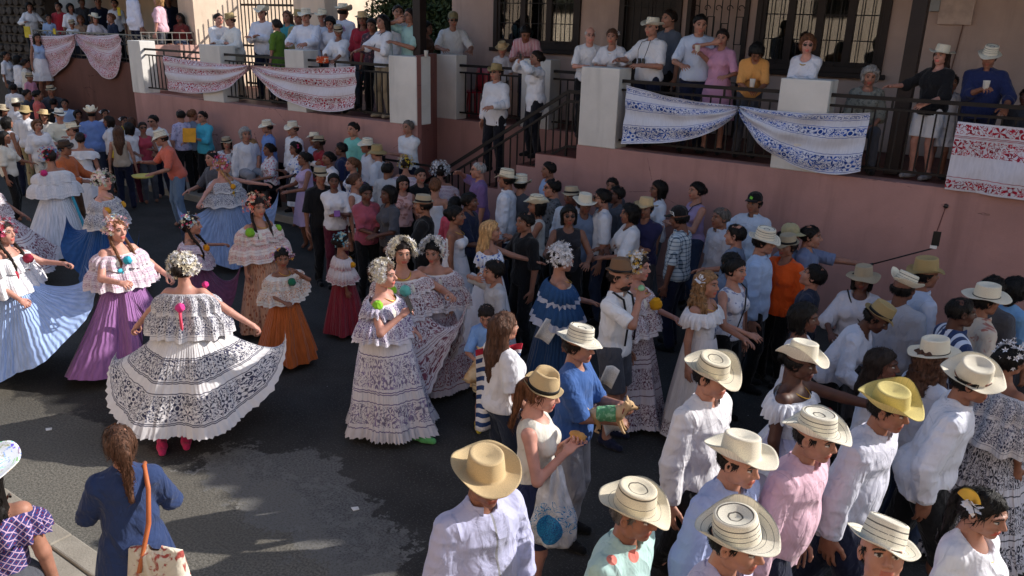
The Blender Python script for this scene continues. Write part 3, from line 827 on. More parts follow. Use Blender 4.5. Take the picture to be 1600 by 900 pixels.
        # neck opening
        no = U((0, .0 if bt != 'tank' else .03, 1.47)); q.ell((0, .01 if bt in ('shirt', 'polo') else .035, 1.465), (.062, .072, .075) if bt in ('shirt', 'polo', 'tee') else (.085, .10, .10), .006, T=T, cut=True)
        V, F = q.out(); nm = dict(shirt='shirt', polo='shirt', tee='shirt', tank='top', puff='blouse', blouse='blouse', lblouse='blouse', dress='dress', dress_l='dress').get(bt, 'shirt')
        so = link(nm, mesh(nm, V, F), root, cloth('btn:' + btq + ':' + btq if bt in ('shirt', 'polo') and ':' not in btq and lod < 2 else btq))
        if bt in ('shirt', 'polo') and lod < 2:
            th = np.linspace(R(-58), R(238), 26); rows = []
            for r0, z0 in ((.066, 1.395), (.078, 1.400), (.076, 1.432), (.071, 1.450), (.064, 1.446), (.060, 1.40)):
                rows.append(np.stack([np.cos(th) * r0 * 1.0, -np.sin(th) * (r0 + .012) * -1 - .012 + 0 * th, z0 - .018 * np.clip(np.sin(th), 0, 1) ** 2 + .012 * np.clip(-np.sin(th), 0, 1)], -1))
            rows = np.array(rows); rows[..., 1] = -(rows[..., 1] + .012) - .012
            V, F, _ = loft(rows @ Mu.T + tu, closed=False)
            link('collar', mesh('collar', V, F), root, cloth(btq))
    if bt in ('offsh', 'strapless', 'pollera'):
        q = SDF(np.minimum(lo, U((0, 0, .8)) - .3), hi, g); cl = [((0, 0, .9), (0, 0, -1)), ((0, 0, 1.335 if bt != 'strapless' else 1.31), (0, 0, 1))]
        q.cone((0, 0, .9), (0, 0, 1.10), .122, .105, .03, xs=X, ys=1, T=T, clip=cl, amp=.006, fr=(9, 9, 5))
        q.cone((0, 0, 1.10), (0, -.005, 1.32), .103, .116, .04, xs=X, ys=1, T=T, clip=cl)
        for s in (1, -1): q.ell((s * .072 * ws, .085, 1.245), (.068, .062, .068), .03, T=T)
        V, F = q.out(); V[:, 2] = V[:, 2]; mt = cloth(btq) if bt != 'pollera' else cloth('offwhite')
        link('bodice', mesh('bodice', V, F), root, mt)
    if bt in ('offsh', 'pollera'):
        tiers = ((.0, .135, .27, .155, 'a'),) if bt == 'offsh' else ((.11, .38, .36, .26, 'b'), (.0, .17, .30, .19, 'a'))
        up = [max(0.0, (wr[s][2] - 1.05)) for s in (1, -1)]
        for z0, z1, rx, ry, tn in tiers:
            nu = 96 if lod < 2 else 48; th = np.linspace(0, 2 * np.pi, nu, endpoint=False); rows = []; nv = 9
            for j in range(nv):
                v = j / (nv - 1); e = min(1, v * 1.5); ra = (sw + .035) + (rx - sw - .035) * math.sin(min(1, v * 1.4) * math.pi / 2) + (.03 if tn == 'b' else 0) * v; rb = .112 + (ry - .112) * v ** .8
                zz = 1.352 - z0 - (z1 - z0) * (v ** 1.3) + 0 * th
                rf = .008 + .016 * v; wv_ = rf * np.sin((20 if lod < 2 else 11) * th + 2 * np.sin(3 * th)) * (v > .2) + (.012 * math.sin(v * 40)) * 0
                x = np.cos(th) * (ra + wv_); y = np.sin(th) * (rb + wv_) - .01
                zz = zz - .02 * np.sin(th) * (1 - v) + .012 * np.sin(9 * th) * v
                lift = np.clip(np.cos(th), 0, 1) ** 2 * up[0] + np.clip(-np.cos(th), 0, 1) ** 2 * up[1]
                rows.append(np.stack([x, y, zz + lift * .35 * v], -1))
            V, F, uv = loft(np.array(rows) @ Mu.T + tu); mt = cloth(btq) if bt == 'offsh' else POLT[btq]
            link('ruffle', mesh('ruffle', V, F, uv), root, mt)
    # ---- shoes
    if bb != 'pollera' and not (dist > 13 and fl == 0):
        for s in (1, -1):
            o = link('shoe', shoe(cloth(shoes)), root); o.location = an[s] * [1, 1, 0] + [0, 0, an[s][2] - .09]; o.rotation_euler = (0, 0, -s * R(8))
    # ---- hair
    if hk != 'bald':
        h3 = (.006, .0085, .012)[lod]; q = SDF((-.2, -.24, -.62 if hk in ('long', 'pony', 'curlylong', 'braids') else -.22), (.2, .17, .17), h3)
        th_ = dict(short=.010, buzz=.003, bob=.02, curly=.026, bun=.010, long=.014, curlylong=.018, pony=.008, braids=.007, updo=.012, thin=.005).get(hk, .01)
        am_ = (.010 if hk == 'short' else .006) if hk not in ('curly', 'curlylong') else .012; fr_ = ((60, 40, 30) if hk == 'short' else (55, 30, 14)) if hk not in ('curly', 'curlylong') else (40, 40, 34)
        q.cone((0, -.030, .016), (0, -.004, .026), .085 + th_, .082 + th_, 0, xs=.93, ys=1, amp=am_, fr=fr_)
        # hairline and face opening
        sl, Pq = q.sub(q.lo, q.lo + (q.n - 1) * q.h)
        lowz = {'short': -.045, 'buzz': -.04, 'thin': -.035, 'bob': -.14, 'curly': -.1}.get(hk, -.06)
        fz = np.maximum((Pq[..., 1] - .060 - .02 * (hk in ('short', 'buzz', 'curly'))) , -.9) - np.clip(Pq[..., 2] - .045, 0, 1) * .9
        face_cut = np.maximum(Pq[..., 1] - .012 - np.clip(Pq[..., 2] + .0, 0, .2) * .95, -9)
        q.d[sl] = np.maximum(q.d[sl], face_cut * .75)
        q.d[sl] = np.maximum(q.d[sl], -(Pq[..., 2] - lowz) - .0)
        if hat: q.d[sl] = np.maximum(q.d[sl], (Pq[..., 2] - .022))
        if hk == 'thin': q.d[sl] = np.maximum(q.d[sl], np.minimum(Pq[..., 2] - .045, .03))
        if hk in ('bob', 'curly'):
            for s in (1, -1): q.cone((s * .07, -.02, .02), (s * .075, -.01, -.10 if hk == 'bob' else -.05), .032, .028, .03, amp=am_, fr=fr_)
            q.cone((0, -.075, .0), (0, -.075, -.09), .06, .05, .03, amp=am_, fr=fr_, xs=1.3)
        if hk in ('long', 'curlylong'):
            a2 = am_ * 1.5
            q.cone((0, -.075, .0), (0, -.105, -.22), .065, .07, .03, amp=a2, fr=fr_, xs=1.3, ys=.8); q.cone((0, -.105, -.22), (0, -.12, -.42), .065, .035, .03, amp=a2, fr=fr_, xs=1.3, ys=.8)
            for s in (1, -1): q.cone((s * .07, -.03, .01), (s * .085, -.05, -.22), .032, .03, .03, amp=a2, fr=fr_)
            if hk == 'curlylong': q.cone((.085, .0, -.12), (.08, .06, -.34), .045, .035, .03, amp=.02, fr=fr_)
        if hk == 'pony':
            q.cone((0, -.11, .03), (0, -.14, -.02), .035, .03, .02, amp=am_, fr=fr_); q.cone((0, -.135, .0), (0, -.14, -.30), .034, .018, .02, amp=am_ * 1.4, fr=fr_)
        if hk in ('bun', 'updo'): q.ell((0, -.125, .02 if hk == 'updo' else -.01), (.048, .04, .048), .01)
        if hk == 'braids':
            q.cone((0, -.09, -.02), (0, -.08, -.05), .05, .04, .03)
            for s in (1, -1):
                pts = [(s * .07, -.03, -.05), (s * .09, .02, -.14), (s * .095, .085, -.22), (s * .09, .125, -.33), (s * .085, .125, -.44)]
                for i in range(4): q.cone(pts[i], pts[i + 1], .018 - .001 * i, .017 - .001 * i, .004, amp=.005, fr=(60, 60, 60))
        V, F = q.out()
        if len(V):
            if lod < 2 or hk != 'short':      # loose strands that break up the outline
                ns = {0: 520, 1: 260, 2: 110}[lod]; ix = rg.integers(0, len(V), ns); p_ = V[ix]; cn = np.array([0, -.02, .02]); nn = p_ - cn; nn[:, 2] *= (.3 if hk in ('long', 'curlylong', 'pony', 'bob') else 1); nn /= np.linalg.norm(nn, axis=1)[:, None] + 1e-6
                dn = np.array([0, -.35, -1.0]) + rg.normal(size=(ns, 3)) * .35; dn = dn - nn * (dn * nn).sum(1)[:, None]; dn /= np.linalg.norm(dn, axis=1)[:, None] + 1e-6; sd_ = np.cross(nn, dn) * (.0022 if lod == 0 else .0035)
                Ln = rg.uniform(.4, 1, (ns, 1)) * (.035 if hk in ('short', 'thin', 'buzz', 'bun', 'updo') else .07); p0 = p_ - dn * Ln * .3 + nn * .001; p1 = p_ + dn * Ln * .4 + nn * rg.uniform(.002, .009, (ns, 1)); p2 = p_ + dn * Ln + nn * rg.uniform(-.004, .010, (ns, 1))
                Vs = np.stack([p0 - sd_, p0 + sd_, p1 + sd_, p1 - sd_, p2 + sd_ * .2, p2 - sd_ * .2], 1).reshape(-1, 3); Vs[:, 2] = np.minimum(Vs[:, 2], .026 if hat else 1); b0 = np.arange(ns)[:, None] * 6; Fs = np.concatenate([b0 + [0, 1, 2, 3], b0 + [3, 2, 4, 5]]); V, F = joinm([(V, F), (Vs.astype(np.float32), Fs.astype(F.dtype))])
            V = V * hs; o = link('hair', mesh('hair', V.astype(np.float32) @ Mh.T.astype(np.float32) + hc, F), root, hairmat(HC.get(hcol, hcol)))
    MH = Matrix.Translation(Vector(hc)) @ Matrix([[*Mh[0], 0], [*Mh[1], 0], [*Mh[2], 0], [0, 0, 0, 1]])
    # ---- hats
    if hat and hat != 'cap':
        d = dict(HATK[hat]); mt = d.pop('mat'); d.setdefault('brim', .185); d['brim'] *= rg.uniform(.89, .98); d.setdefault('hc', .105); d['hc'] *= rg.uniform(.84, 1.02)
        d['side'] = d.get('side', .05) * rg.uniform(.7, 1.15); d['skew'] = d.get('skew', rg.uniform(-.22, .22)); d.setdefault('back', rg.uniform(-.01, .025))
        V, F, uv = hat_mesh(seed=int(px + py), n=64 if lod == 0 else 40, **d)
        ho = link('hat', mesh('hat', V * hs, F, uv), root, strawmat('pintaoB' if mt == 'pintao' and int(px + py) % 3 == 0 else mt) if hat != 'floral' else floralmat())
        M = MH @ Matrix.Translation((0, -.008, .042 * hs)) @ Matrix.Rotation(R(hattilt[0] + rg.uniform(-6, 7)), 4, 'X') @ Matrix.Rotation(R(hattilt[1] + rg.uniform(-8, 8)), 4, 'Y')
        ho.matrix_local = M
        if hat in ('fedora', 'white', 'brown', 'creamflat', 'small', 'dark') or hatcol:
            ringband(.093 * hs, .002, .024 * hs if hat != 'creamflat' else .007, plain('hat_ribbon', 'black' if hat != 'creamflat' else 'brown', .6), 'hat_band', root, M)
    if hat == 'cap':
        th = np.linspace(0, 2 * np.pi, 36, endpoint=False); rows = []
        for r, z in ((.094, .0), (.096, .02), (.092, .055), (.075, .085), (.045, .105), (.012, .112)):
            rows.append(np.stack([np.cos(th) * r * .93, np.sin(th) * r * 1.06, np.full_like(th, z)], -1))
        V, F, _ = loft(np.array(rows)); L = [(V, F)]
        t2 = np.linspace(R(20), R(160), 16); rows = []
        for f, dz in ((0, -.002), (1, -.006), (1, -.002), (0, .004)):
            rows.append(np.stack([np.cos(t2) * (.085 + .0 * f), .04 + np.sin(t2) * (.055 + .085 * f) - .0, dz + .01 * np.sin(t2) * (1 - f) - .012 * np.abs(np.cos(t2)) * f], -1))
        V, F, _ = loft(np.array(rows), closed=False); L.append((V, F)); V, F = joinm(L)
        o = link('cap', mesh('cap', V * hs, F), root, cloth(hatcol or 'black')); o.matrix_local = MH @ Matrix.Translation((0, -.012, .04)) @ Matrix.Rotation(R(4 + hattilt[0]), 4, 'X')
    # ---- extras
    for x in ex:
        k = x[0] if isinstance(x, tuple) else x
        if k == 'shades':
            for s in (1, -1):
                V, F = pompom_mesh(.02, 1); V = V * [1.15, .35, .8]; o = link('sunglasses', mesh('sunglasses', V + [s * .032, .094, .006], F), root, plain('dark_lens', 'black', .15, .6)); o.matrix_local = MH
            mb = MB().box(-.05, .05, .094, .099, .010, .015)
            for s in (1, -1): mb.bar((s * .052, .095, .012), (s * .08, -.005, .006), .003, .005)
            o = mb.build('frame', plain('dark_lens', 'black', .15, .6), root); o.matrix_local = MH
        elif k == 'glasses':
            L = []
            for s in (1, -1):
                t = np.linspace(0, 2 * np.pi, 15); L.append(tubepath(np.stack([s * .033 + np.cos(t) * .021, .099 + 0 * t, .004 + np.sin(t) * .016], -1), .0016, 5)); L.append(tubepath([(s * .054, .096, .008), (s * .078, .05, .008), (s * .082, -.005, .004)], .0016, 5))
            V, F = joinm(L); o = link('glasses', mesh('glasses', V, F), root, plain('dark_lens', 'black', .15, .6)); o.matrix_local = MH
        elif k == 'flower':      # ('flower', colour, side, size)
            q = np.random.default_rng(3); L = []
            for i in range(26):
                d = q.normal(size=3); d /= np.linalg.norm(d); A = np.cross(d, [.3, .2, .9]); A /= np.linalg.norm(A); s_ = x[3]
                L.append((np.array([d * .1 * s_, d * .6 * s_ + A * .3 * s_, d * s_, d * .6 * s_ - A * .3 * s_]), np.array([[0, 1, 2, 3]])))
            V, F = joinm(L); o = link('hair_flower', mesh('hair_flower', V + [x[2] * .085, -.03, .045], F), root, cloth(x[1])); o.matrix_local = MH
        elif k == 'tembleques':  # (name, colours, n, radius, spread)
            for kc, (V, F) in tembleque(x[2], int(px), x[1], x[3], x[4] if len(x) > 4 else 1.0).items():
                o = link('flower_headdress', mesh('flower_headdress', V, F, smooth=False), root, cloth(kc)); o.matrix_local = MH; o['kind'] = 'stuff'
        elif k == 'pompom':      # (name, colour, (x,y,z) upright, r)
            V, F = pompom_mesh(x[3], 2); p = U(x[2]); o = link('pompom', mesh('pompom', V + p, F), root, cloth(x[1]))
        elif k == 'necklace':
            t = np.linspace(0, 2 * np.pi, 26); pts = np.stack([np.cos(t) * .075, np.sin(t) * .095 + .015, 1.405 - .045 * np.clip(np.sin(t), 0, 1) - .01], -1) @ Mu.T + tu
            V, F = tubepath(pts, .004 if len(x) < 3 else x[2], 6); link('necklace', mesh('necklace', V, F), root, plain('gold', 'c79a3c', .35, .6, .8))
        elif k == 'beard':
            q = SDF((-.1, 0, -.15), (.1, .14, 0), .008); q.ell((0, .045, -.088), (.052, .05, .040), 0); q.cone((-.026, .092, -.05), (.026, .092, -.05), .007, .007, .01); q.ell((0, .095, -.066), (.022, .03, .012), .004, cut=True)
            V, F = q.out(); o = link('beard', mesh('beard', V, F), root, hairmat(HC['dark'])); o.matrix_local = MH
        elif k == 'strap':       # shoulder strap of a bag: (name, colour, side, hip height)
            s = x[2]; pts = [U((s * .10, .09, 1.40)), U((s * .085, -.01, 1.445)), U((s * .07, -.09, 1.38)), U((-s * .02, -.155, 1.22)), U((-s * .12, -.17, 1.08)), U((-s * .2, -.12, x[3]))]
            V, F = tubepath(pts, .011, 6); link('bag_strap', mesh('bag_strap', V, F), root, plain('leather_' + x[1], x[1], .5))
        elif k == 'crossstrap':
            s = x[2]; pts = [U((s * .12, -.02, 1.445)), U((s * .09, .09, 1.40)), U((0, .15, 1.24)), U((-s * .12, .17, 1.08)), U((-s * .2, .12, .95))]
            V, F = tubepath(pts, .007, 6); link('bag_strap', mesh('bag_strap', V, F), root, plain('leather_' + x[1], x[1], .5))
        elif k == 'suspenders':
            for s in (1, -1):
                V, F = tubepath([U((s * .09, .135, 1.0)), U((s * .09, .15, 1.2)), U((s * .085, .09, 1.41)), U((s * .08, -.01, 1.452)), U((s * .06, -.11, 1.38)), U((s * .03, -.15, 1.2)), U((0, -.15, 1.0))], .010, 6)
                link('suspender', mesh('suspender', V, F), root, plain('leather_black', 'black', .5))
        elif k == 'belt':
            th = np.linspace(0, 2 * np.pi, 40, endpoint=False); rows = [np.stack([np.cos(th) * r * X * .98, np.sin(th) * r, np.full_like(th, z)], -1) for r, z in ((.115, 1.0), (.128, 1.0), (.126, 1.035), (.115, 1.035))]
            V, F, _ = loft(np.array(rows) @ Mu.T + tu); link('belt', mesh('belt', V, F), root, plain('leather_' + x[1], x[1], .5))
        elif k == 'braidbows':
            for s in (1, -1):
                L = []
                for t in (-1, 1): V, F = pompom_mesh(.026, 4); L.append((V * [1.2, .5, .9] + [t * .03, 0, 0], F))
                L.append(tubepath([(0, 0, 0), (.01, .01, -.06), (0, .015, -.13)], .010, 6)); V, F = joinm(L)
                o = link('ribbon_bow', mesh('ribbon_bow', V + np.array([s * .088, .135, -.40]), F), root, cloth(x[1])); o.matrix_local = MH
    info = dict(root=root, U=U, wr=wr, el=el, hc=hc, base=base, rz=rz, S=S, dist=dist, w2=lambda p: Vector(base) + Vector(rotz(rz) @ (np.asarray(p, float) * S)), X=X)
    PEOPLE.append((label, base, info)); return info
def skirt(pi, mat, parent=None, name='skirt', **kw):
    V, F, uv = skirt_mesh(**kw)
    return link(name, mesh(name, V, F, uv), pi['root'], mat)
# ================================================================ the setting
def S(o, label=None, cat=None): return tag(o, kind='structure')
def asphalt():
    m = Mat('asphalt', 0.9, 0.25); v = m.vec('Object'); x, y, z = m.xyz(v)
    wob = m.noise(v, 1.3, 5, .6) * 1.9 - .95
    old = (y * -1.0 + wob - 6.75 - (x + 4.6).abs() * .10).ss(0, .12)          # the older, coarser road along the near kerb
    grit = m.noise(v, 55, 2, .7); sp = m.vor(v, 60, rnd=1.0)
    fresh = m.mix(m.noise(v, 2.2, 5).ss(.3, .7), (.034, .032, .030), (.050, .047, .044))
    fresh = m.mix(grit.gt(.6), fresh, (.085, .081, .077))
    worn = m.mix(grit.ss(.3, .7), (.085, .079, .067), (.19, .178, .153)); worn = m.mix(m.noise(v, .9, 4).ss(.45, .65) * .4, worn, (.10, .09, .075))
    c = m.mix(old, fresh, worn)
    # dried white paint crumbling along the seam between the two
    e = (y * -1.0 + wob - 6.75 - (x + 4.6).abs() * .10)
    pn = m.noise(v, 9, 5, .65); reg = (x + 5.6).gt(0) * (x + 3.2).lt(0)
    paint = e.band(-.30, .10) * reg * pn.ss(.50, .56) * grit.ss(.36, .46)
    c = m.mix(paint * .40, c, (.36, .35, .33))
    ex_ = (x + 4.35) * (1 / 1.12); ey_ = (y + 6.72 + (x + 4.35) * .18) * (1 / .50); blot = ((ex_ * ex_ + ey_ * ey_)._m('SQRT') + (m.noise(v, 1.6, 7, .68) - .5) * 2.5).ss(1.04, .94); c = m.mix(blot * (grit.ss(.3, .6) * .7 + .3) * .9, c, (.155, .152, .147))
    c = m.mix(m.noise(v, .35, 3).ss(.55, .75) * .35, c, (.02, .02, .02))
    lit = m.vor(v, 2.3).lt(.012); c = m.mix(lit, c, (.6, .6, .58))
    m.color(c); m.bump(grit + sp * .4, .006, .8); m.set('Roughness', m.noise(v, 3, 3) * .2 + .75)
    return m.m
def planes(name, x0, x1, y0, y1, z, mat, n=1):
    me = mesh(name, [(x0, y0, z), (x1, y0, z), (x1, y1, z), (x0, y1, z)], [(0, 1, 2, 3)], smooth=False)
    return link(name, me, None, mat)
S(planes('ground', -160, 160, -160, 160, -.02, plain('earth', (.09, .08, .06), .95)))
S(planes('road', -120, 60, -8.06, 20, 0, asphalt()))
conc = Mat('concrete', .9, .2); _v = conc.vec('Object')
_c = conc.mix(conc.noise(_v, 2.5, 5).ss(.3, .7), (.26, .235, .195), (.36, .33, .28)); _c = conc.mix(conc.noise(_v, 60, 2).gt(.62) * .4, _c, (.2, .18, .15)); conc.color(_c); conc.bump(conc.noise(_v, 70, 3), .003)
CONC = conc.m
S(MB().box(-60, -4.15, -9.6, -8.22, -.01, .13).build('sidewalk', CONC, bevel=.01))
kb = MB()
for i in range(24):
    x1 = -4.15 - i * 1.0; kb.box(x1 - .992, x1, -8.215, -8.06, -.01, .145)
k = kb.build('kerb', CONC, bevel=.012); S(k)
S(planes('road_line', -18.2, -16.2, -1.86, -1.76, .004, plain('road_paint', (.55, .55, .53), .8)))
S(MB().box(-17.3, -9.4, -.75, .0, -.01, .14).build('walkway', CONC, bevel=.01))

def wallmat(name, c, rough=.9, stain=(.5, .42, .4), cracks=True, vs=.8):
    m = Mat(name, rough, .2); v = m.vec('Object'); x, y, z = m.xyz(v)
    a = m.noise(v, vs, 6, .6); k = m.mix(a.ss(.3, .7), tuple(q * .84 for q in c), tuple(q * 1.08 for q in c))
    st = m.noise(m.vec('Object', (2.2, 2.2, .25)), 1.5, 5, .6); k = m.mix(st.ss(.50, .72) * .45, k, tuple(q * .55 for q in c))
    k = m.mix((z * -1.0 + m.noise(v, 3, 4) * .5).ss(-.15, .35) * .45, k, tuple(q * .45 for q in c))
    if cracks:
        cr = m.vor(m.vec('Object', (1, 1, 1.4)), 1.1, 'DISTANCE_TO_EDGE'); msk = m.noise(v, .6, 2).gt(.56)
        k = m.mix((cr + (m.noise(v, 9, 4) - .5) * .05).abs().lt(.0035) * msk * .7, k, tuple(q * .3 for q in c))
        ch = m.noise(v, 6, 5, .6).gt(.735); k = m.mix(ch * .7, k, (.17, .13, .12))
    m.color(k); m.bump(m.noise(v, 45, 4), .004, .7); m.bump(m.noise(v, 3, 3), .02, .4)
    return m.m
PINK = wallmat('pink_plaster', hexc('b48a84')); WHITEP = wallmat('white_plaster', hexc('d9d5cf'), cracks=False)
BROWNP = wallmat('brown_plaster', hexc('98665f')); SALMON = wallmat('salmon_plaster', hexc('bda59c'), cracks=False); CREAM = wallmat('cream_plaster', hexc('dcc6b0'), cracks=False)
TILE = Mat('floor_tile', .6, .3); _v = TILE.vec('Object'); TILE.color(TILE.vary(hexc('6b3f38'), _v, 3, .7, 1.2)); _x, _y, _z = TILE.xyz(_v); TILE.bump(((_x * 3.3).frac() - .5).abs().gt(.47).max(((_y * 3.3).frac() - .5).abs().gt(.47)) * -1.0, .003); TILE = TILE.m
IRON = plain('black_iron', '1d1a1b', .5, .4, .4, bump=.001); DKWOOD = plain('dark_wood', '2a201e', .55, .3, vs=5, bump=.002)
FZ = 1.96
S(MB().prism([(-17.35, .003), (-8.98, .003), (-9.60, 1.2), (-7.2, 1.2), (-5.9, 1.2), (-5.9, .3), (8, .3), (8, 7), (-17.35, 7)], 2, .5, FZ - .012).build('terrace_floor', TILE))
t = empty('retaining_wall', (0, 0, 0)); tag(t, 'long pink plaster retaining wall holding up the terrace along the street', 'wall')
MB().prism([(-17.38, 0), (-8.98, 0), (-8.98, .06), (-9.55, 1.14), (-9.9, 1.14), (-9.9, .25), (-17.38, .25)], 2, -.02, FZ).build('left_wall', PINK, t)
for p in t.children: p.name = 'wall_face'
MB().box(-9.60, -5.88, 1.197, 1.4, -.02, FZ - .003).build('recess_wall', PINK, t)
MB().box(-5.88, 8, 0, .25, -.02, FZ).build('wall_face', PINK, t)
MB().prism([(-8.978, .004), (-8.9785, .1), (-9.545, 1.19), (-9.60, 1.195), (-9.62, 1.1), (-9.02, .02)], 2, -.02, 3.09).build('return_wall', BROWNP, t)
pil = [(-17.40, -16.93, 'leftmost white pillar of the terrace, its right side in sunlight'), (-14.82, -14.15, 'white pillar with the couple leaning on it, second from the far end'),
       (-12.22, -11.70, 'white pillar between the two red-patterned banners, under the man in the large striped hat'), (-9.60, -8.985, 'wide white pillar beside the brown return wall, a woman in beige trousers left of it'),
       (-5.86, -5.25, 'tall white pillar at the top of the stairs with the elderly couple leaning on it'), (-3.02, -2.42, 'white pillar under the woman in sunglasses, half covered by the blue banner'), (-.33, .3, 'white pillar at the far right end behind the red banner')]
PZ = []
for x0, x1, lb in pil:
    f = MB().box(x0, x1, -.012, .36, FZ - .004, 3.07).build('pillar', WHITEP, bevel=.012); tag(f, lb, 'pillar', 'white pillars along the terrace')
f = MB().box(-9.60, -9.10, 1.19, 1.5, FZ - .004, 3.075).build('pillar', WHITEP, bevel=.012); tag(f, 'white pillar set back beside the brown return wall, under the man in a cap', 'pillar', 'white pillars along the terrace')
f = MB().box(-7.70, -7.13, 1.19, 1.5, FZ - .004, 3.08).build('pillar', WHITEP, bevel=.012); tag(f, 'white pillar set back behind the two people on the stairs', 'pillar', 'white pillars along the terrace')
_bal = {}
def baluster(h, r=.009):
    k = round(h, 2)
    if k not in _bal:
        me = bpy.data.meshes.new('baluster'); mb = MB().box(-r, r, -r, r, 0, h); me.from_pydata(mb.v, [], mb.f); me.materials.append(IRON); _bal[k] = me
    return _bal[k]
def railing(x0, x1, y, label, z0=FZ, top=2.90, mid=2.78, bot=2.08, step=.125, mat=None, name='railing'):
    t = empty(name, ((x0 + x1) / 2, y, z0)); tag(t, label, 'railing', 'black iron railings of the terrace'); cx = (x0 + x1) / 2
    for nm, z, w_ in (('top_rail', top, .045), ('middle_rail', mid, .03), ('bottom_rail', bot, .03)):
        MB().bar((x0 - cx, 0, z - z0), (x1 - cx, 0, z - z0), .03, w_).build(nm, mat or IRON, t)
    n = int((x1 - x0) / step)
    for i in range(1, n):
        o = link('baluster', baluster(mid - bot), t); o.location = (x0 + (x1 - x0) * i / n - cx, 0, bot - z0)
    for i in (1, 2):
        MB().box(-.012, .012, -.012, .012, mid - z0, top - z0).build('spacer', mat or IRON, t).location = ((x0 + (x1 - x0) * i / 3) - cx, 0, 0)
    return t
for a, b, lb in ((-16.93, -14.82, 'black iron railing in the sun between the first two pillars'), (-14.15, -12.22, 'black iron railing behind the left red-patterned banner'), (-11.70, -9.60, 'black iron railing behind the right end of the red-patterned banner'),
                 (-5.25, -3.02, 'black iron railing behind the left blue-patterned banner'), (-2.42, -.33, 'black iron railing below the woman in black and the man in blue'), (.3, 3, 'black iron railing past the last pillar at the right edge')):
    railing(a, b, .1, lb)
railing(-9.10, -7.70, 1.3, 'black iron railing set back below the man in a cap, red chairs behind')
railing(-7.13, -5.9, 1.3, 'black iron railing set back behind the stair landing')
# ---- stairs
t = empty('stairs', (-6.6, .6, 0)); tag(t, 'pink-sided stairs with red-brown treads rising to the terrace', 'stairs')
xs_ = [(-5.88, 0)]
MB().box(.72 + .0, -.02 + .0, -.57, .59, 0, 1.74).build('landing', PINK, t) if False else MB().box(-.02, .718, -.57, .59, 0, 1.74).build('landing', PINK, t)
MB().box(-.02, .72, -.56, .59, 1.74, 1.752).build('tread', TILE, t)
for k in range(1, 8):
    z = 1.74 - .215 * k; MB().box(-.35 * k - .02, -.35 * (k - 1) - .02, -.57, .59, 0, z).build('step', PINK, t); MB().box(-.35 * k - .02, -.35 * (k - 1) - .02, -.565, .59, z, z + .012).build('tread', TILE, t)
t = empty('stair_railing', (-6.1, .1, 1.75)); tag(t, 'black iron railing sloping down along the stairs', 'railing')
q0 = (-6.1, .09); dz = .605
A = Vector((-.02, 0, .95)); Bv = Vector((-3.1, 0, .95 - 3.08 * dz - .02))
for off, nm, w_ in ((0, 'top_rail', .05), (-.14, 'middle_rail', .035), (-.80, 'bottom_rail', .03)):
    MB().bar(A + Vector((0, 0, off)), Bv + Vector((0, 0, off)), .035, w_).build(nm, IRON, t)
    MB().bar(A + Vector((-.01, 0, off)), A + Vector((.26, 0, off)), .035, w_).build(nm, IRON, t)
MB().box(-.035, -.005, -.018, .018, -.02, .97).build('post', IRON, t)
for i in range(1, 24):
    x = -.13 * i; zt = .81 + x * dz; o = link('baluster', baluster(.66), t); o.location = (x, 0, zt - .66)
for i in range(1, 3):
    o = link('baluster', baluster(.66), t); o.location = (.09 * i - .02, 0, .15)
t = empty('gate', (-8.72, -.42, .1)); tag(t, 'low black iron gate before the pink wall, the man in white leaning on it', 'gate')
for z in (1.30, .95, .1): MB().bar((-.65, 0, z), (.75, 0, z), .03, .035).build('rail', IRON, t)
for i in range(13): o = link('baluster', baluster(.85), t); o.location = (-.62 + i * .112, 0, .1)
for x in (-.65, .75): MB().box(x - .02, x + .02, -.02, .02, -.1, 1.36).build('post', IRON, t)

# ---- the house behind the terrace
HY = 2.6
t = empty('house', (-4, HY, FZ)); tag(t, 'salmon plastered house behind the terrace with dark wooden windows and doors', 'house'); hx = lambda x: x + 4
def hwall(x0, x1, z0, z1, y1=.3, y0=0): MB().box(hx(x0), hx(x1), y0, y1, z0 - FZ, z1 - FZ).build('wall', SALMON, t)
ZT = 5.6
ops = [(-9.3, -7.42, 3.2, 4.9), (-6.65, -5.52, 1.96, 4.5), (-5.42, -4.40, 1.96, 4.45), (-4.28, -2.36, 3.06, 4.8)]
xx = -10.33
for x0, x1, z0, z1 in ops:
    hwall(xx, x0, FZ, ZT); hwall(x0, x1, z1, ZT)
    if z0 > FZ: hwall(x0, x1, FZ, z0)
    xx = x1
hwall(xx, 8, FZ, ZT)
MB().box(hx(-10.33), hx(-10.03), .3, 6, 0, ZT - FZ).build('wall', SALMON, t); MB().box(hx(-10.33), hx(8), 5.7, 6, 0, ZT - FZ).build('wall', SALMON, t)
gl = bpy.data.materials.new('window_glass'); gl.use_nodes = True; nt = gl.node_tree; nt.nodes.clear()
_o = nt.nodes.new('ShaderNodeOutputMaterial'); _mx = nt.nodes.new('ShaderNodeMixShader'); _g = nt.nodes.new('ShaderNodeBsdfGlossy'); _tr = nt.nodes.new('ShaderNodeBsdfTransparent'); _f = nt.nodes.new('ShaderNodeFresnel')
_f.inputs[0].default_value = 1.9; _g.inputs['Roughness'].default_value = .03; _tr.inputs[0].default_value = (.75, .78, .76, 1)
nt.links.new(_f.outputs[0], _mx.inputs[0]); nt.links.new(_tr.outputs[0], _mx.inputs[1]); nt.links.new(_g.outputs[0], _mx.inputs[2]); nt.links.new(_mx.outputs[0], _o.inputs[0])
CURT = plain('curtain_cloth', '5a5550', .9, .1, vs=2, lo=.6, hi=1.2); DARKIN = plain('dark_room', '1a1615', .95)
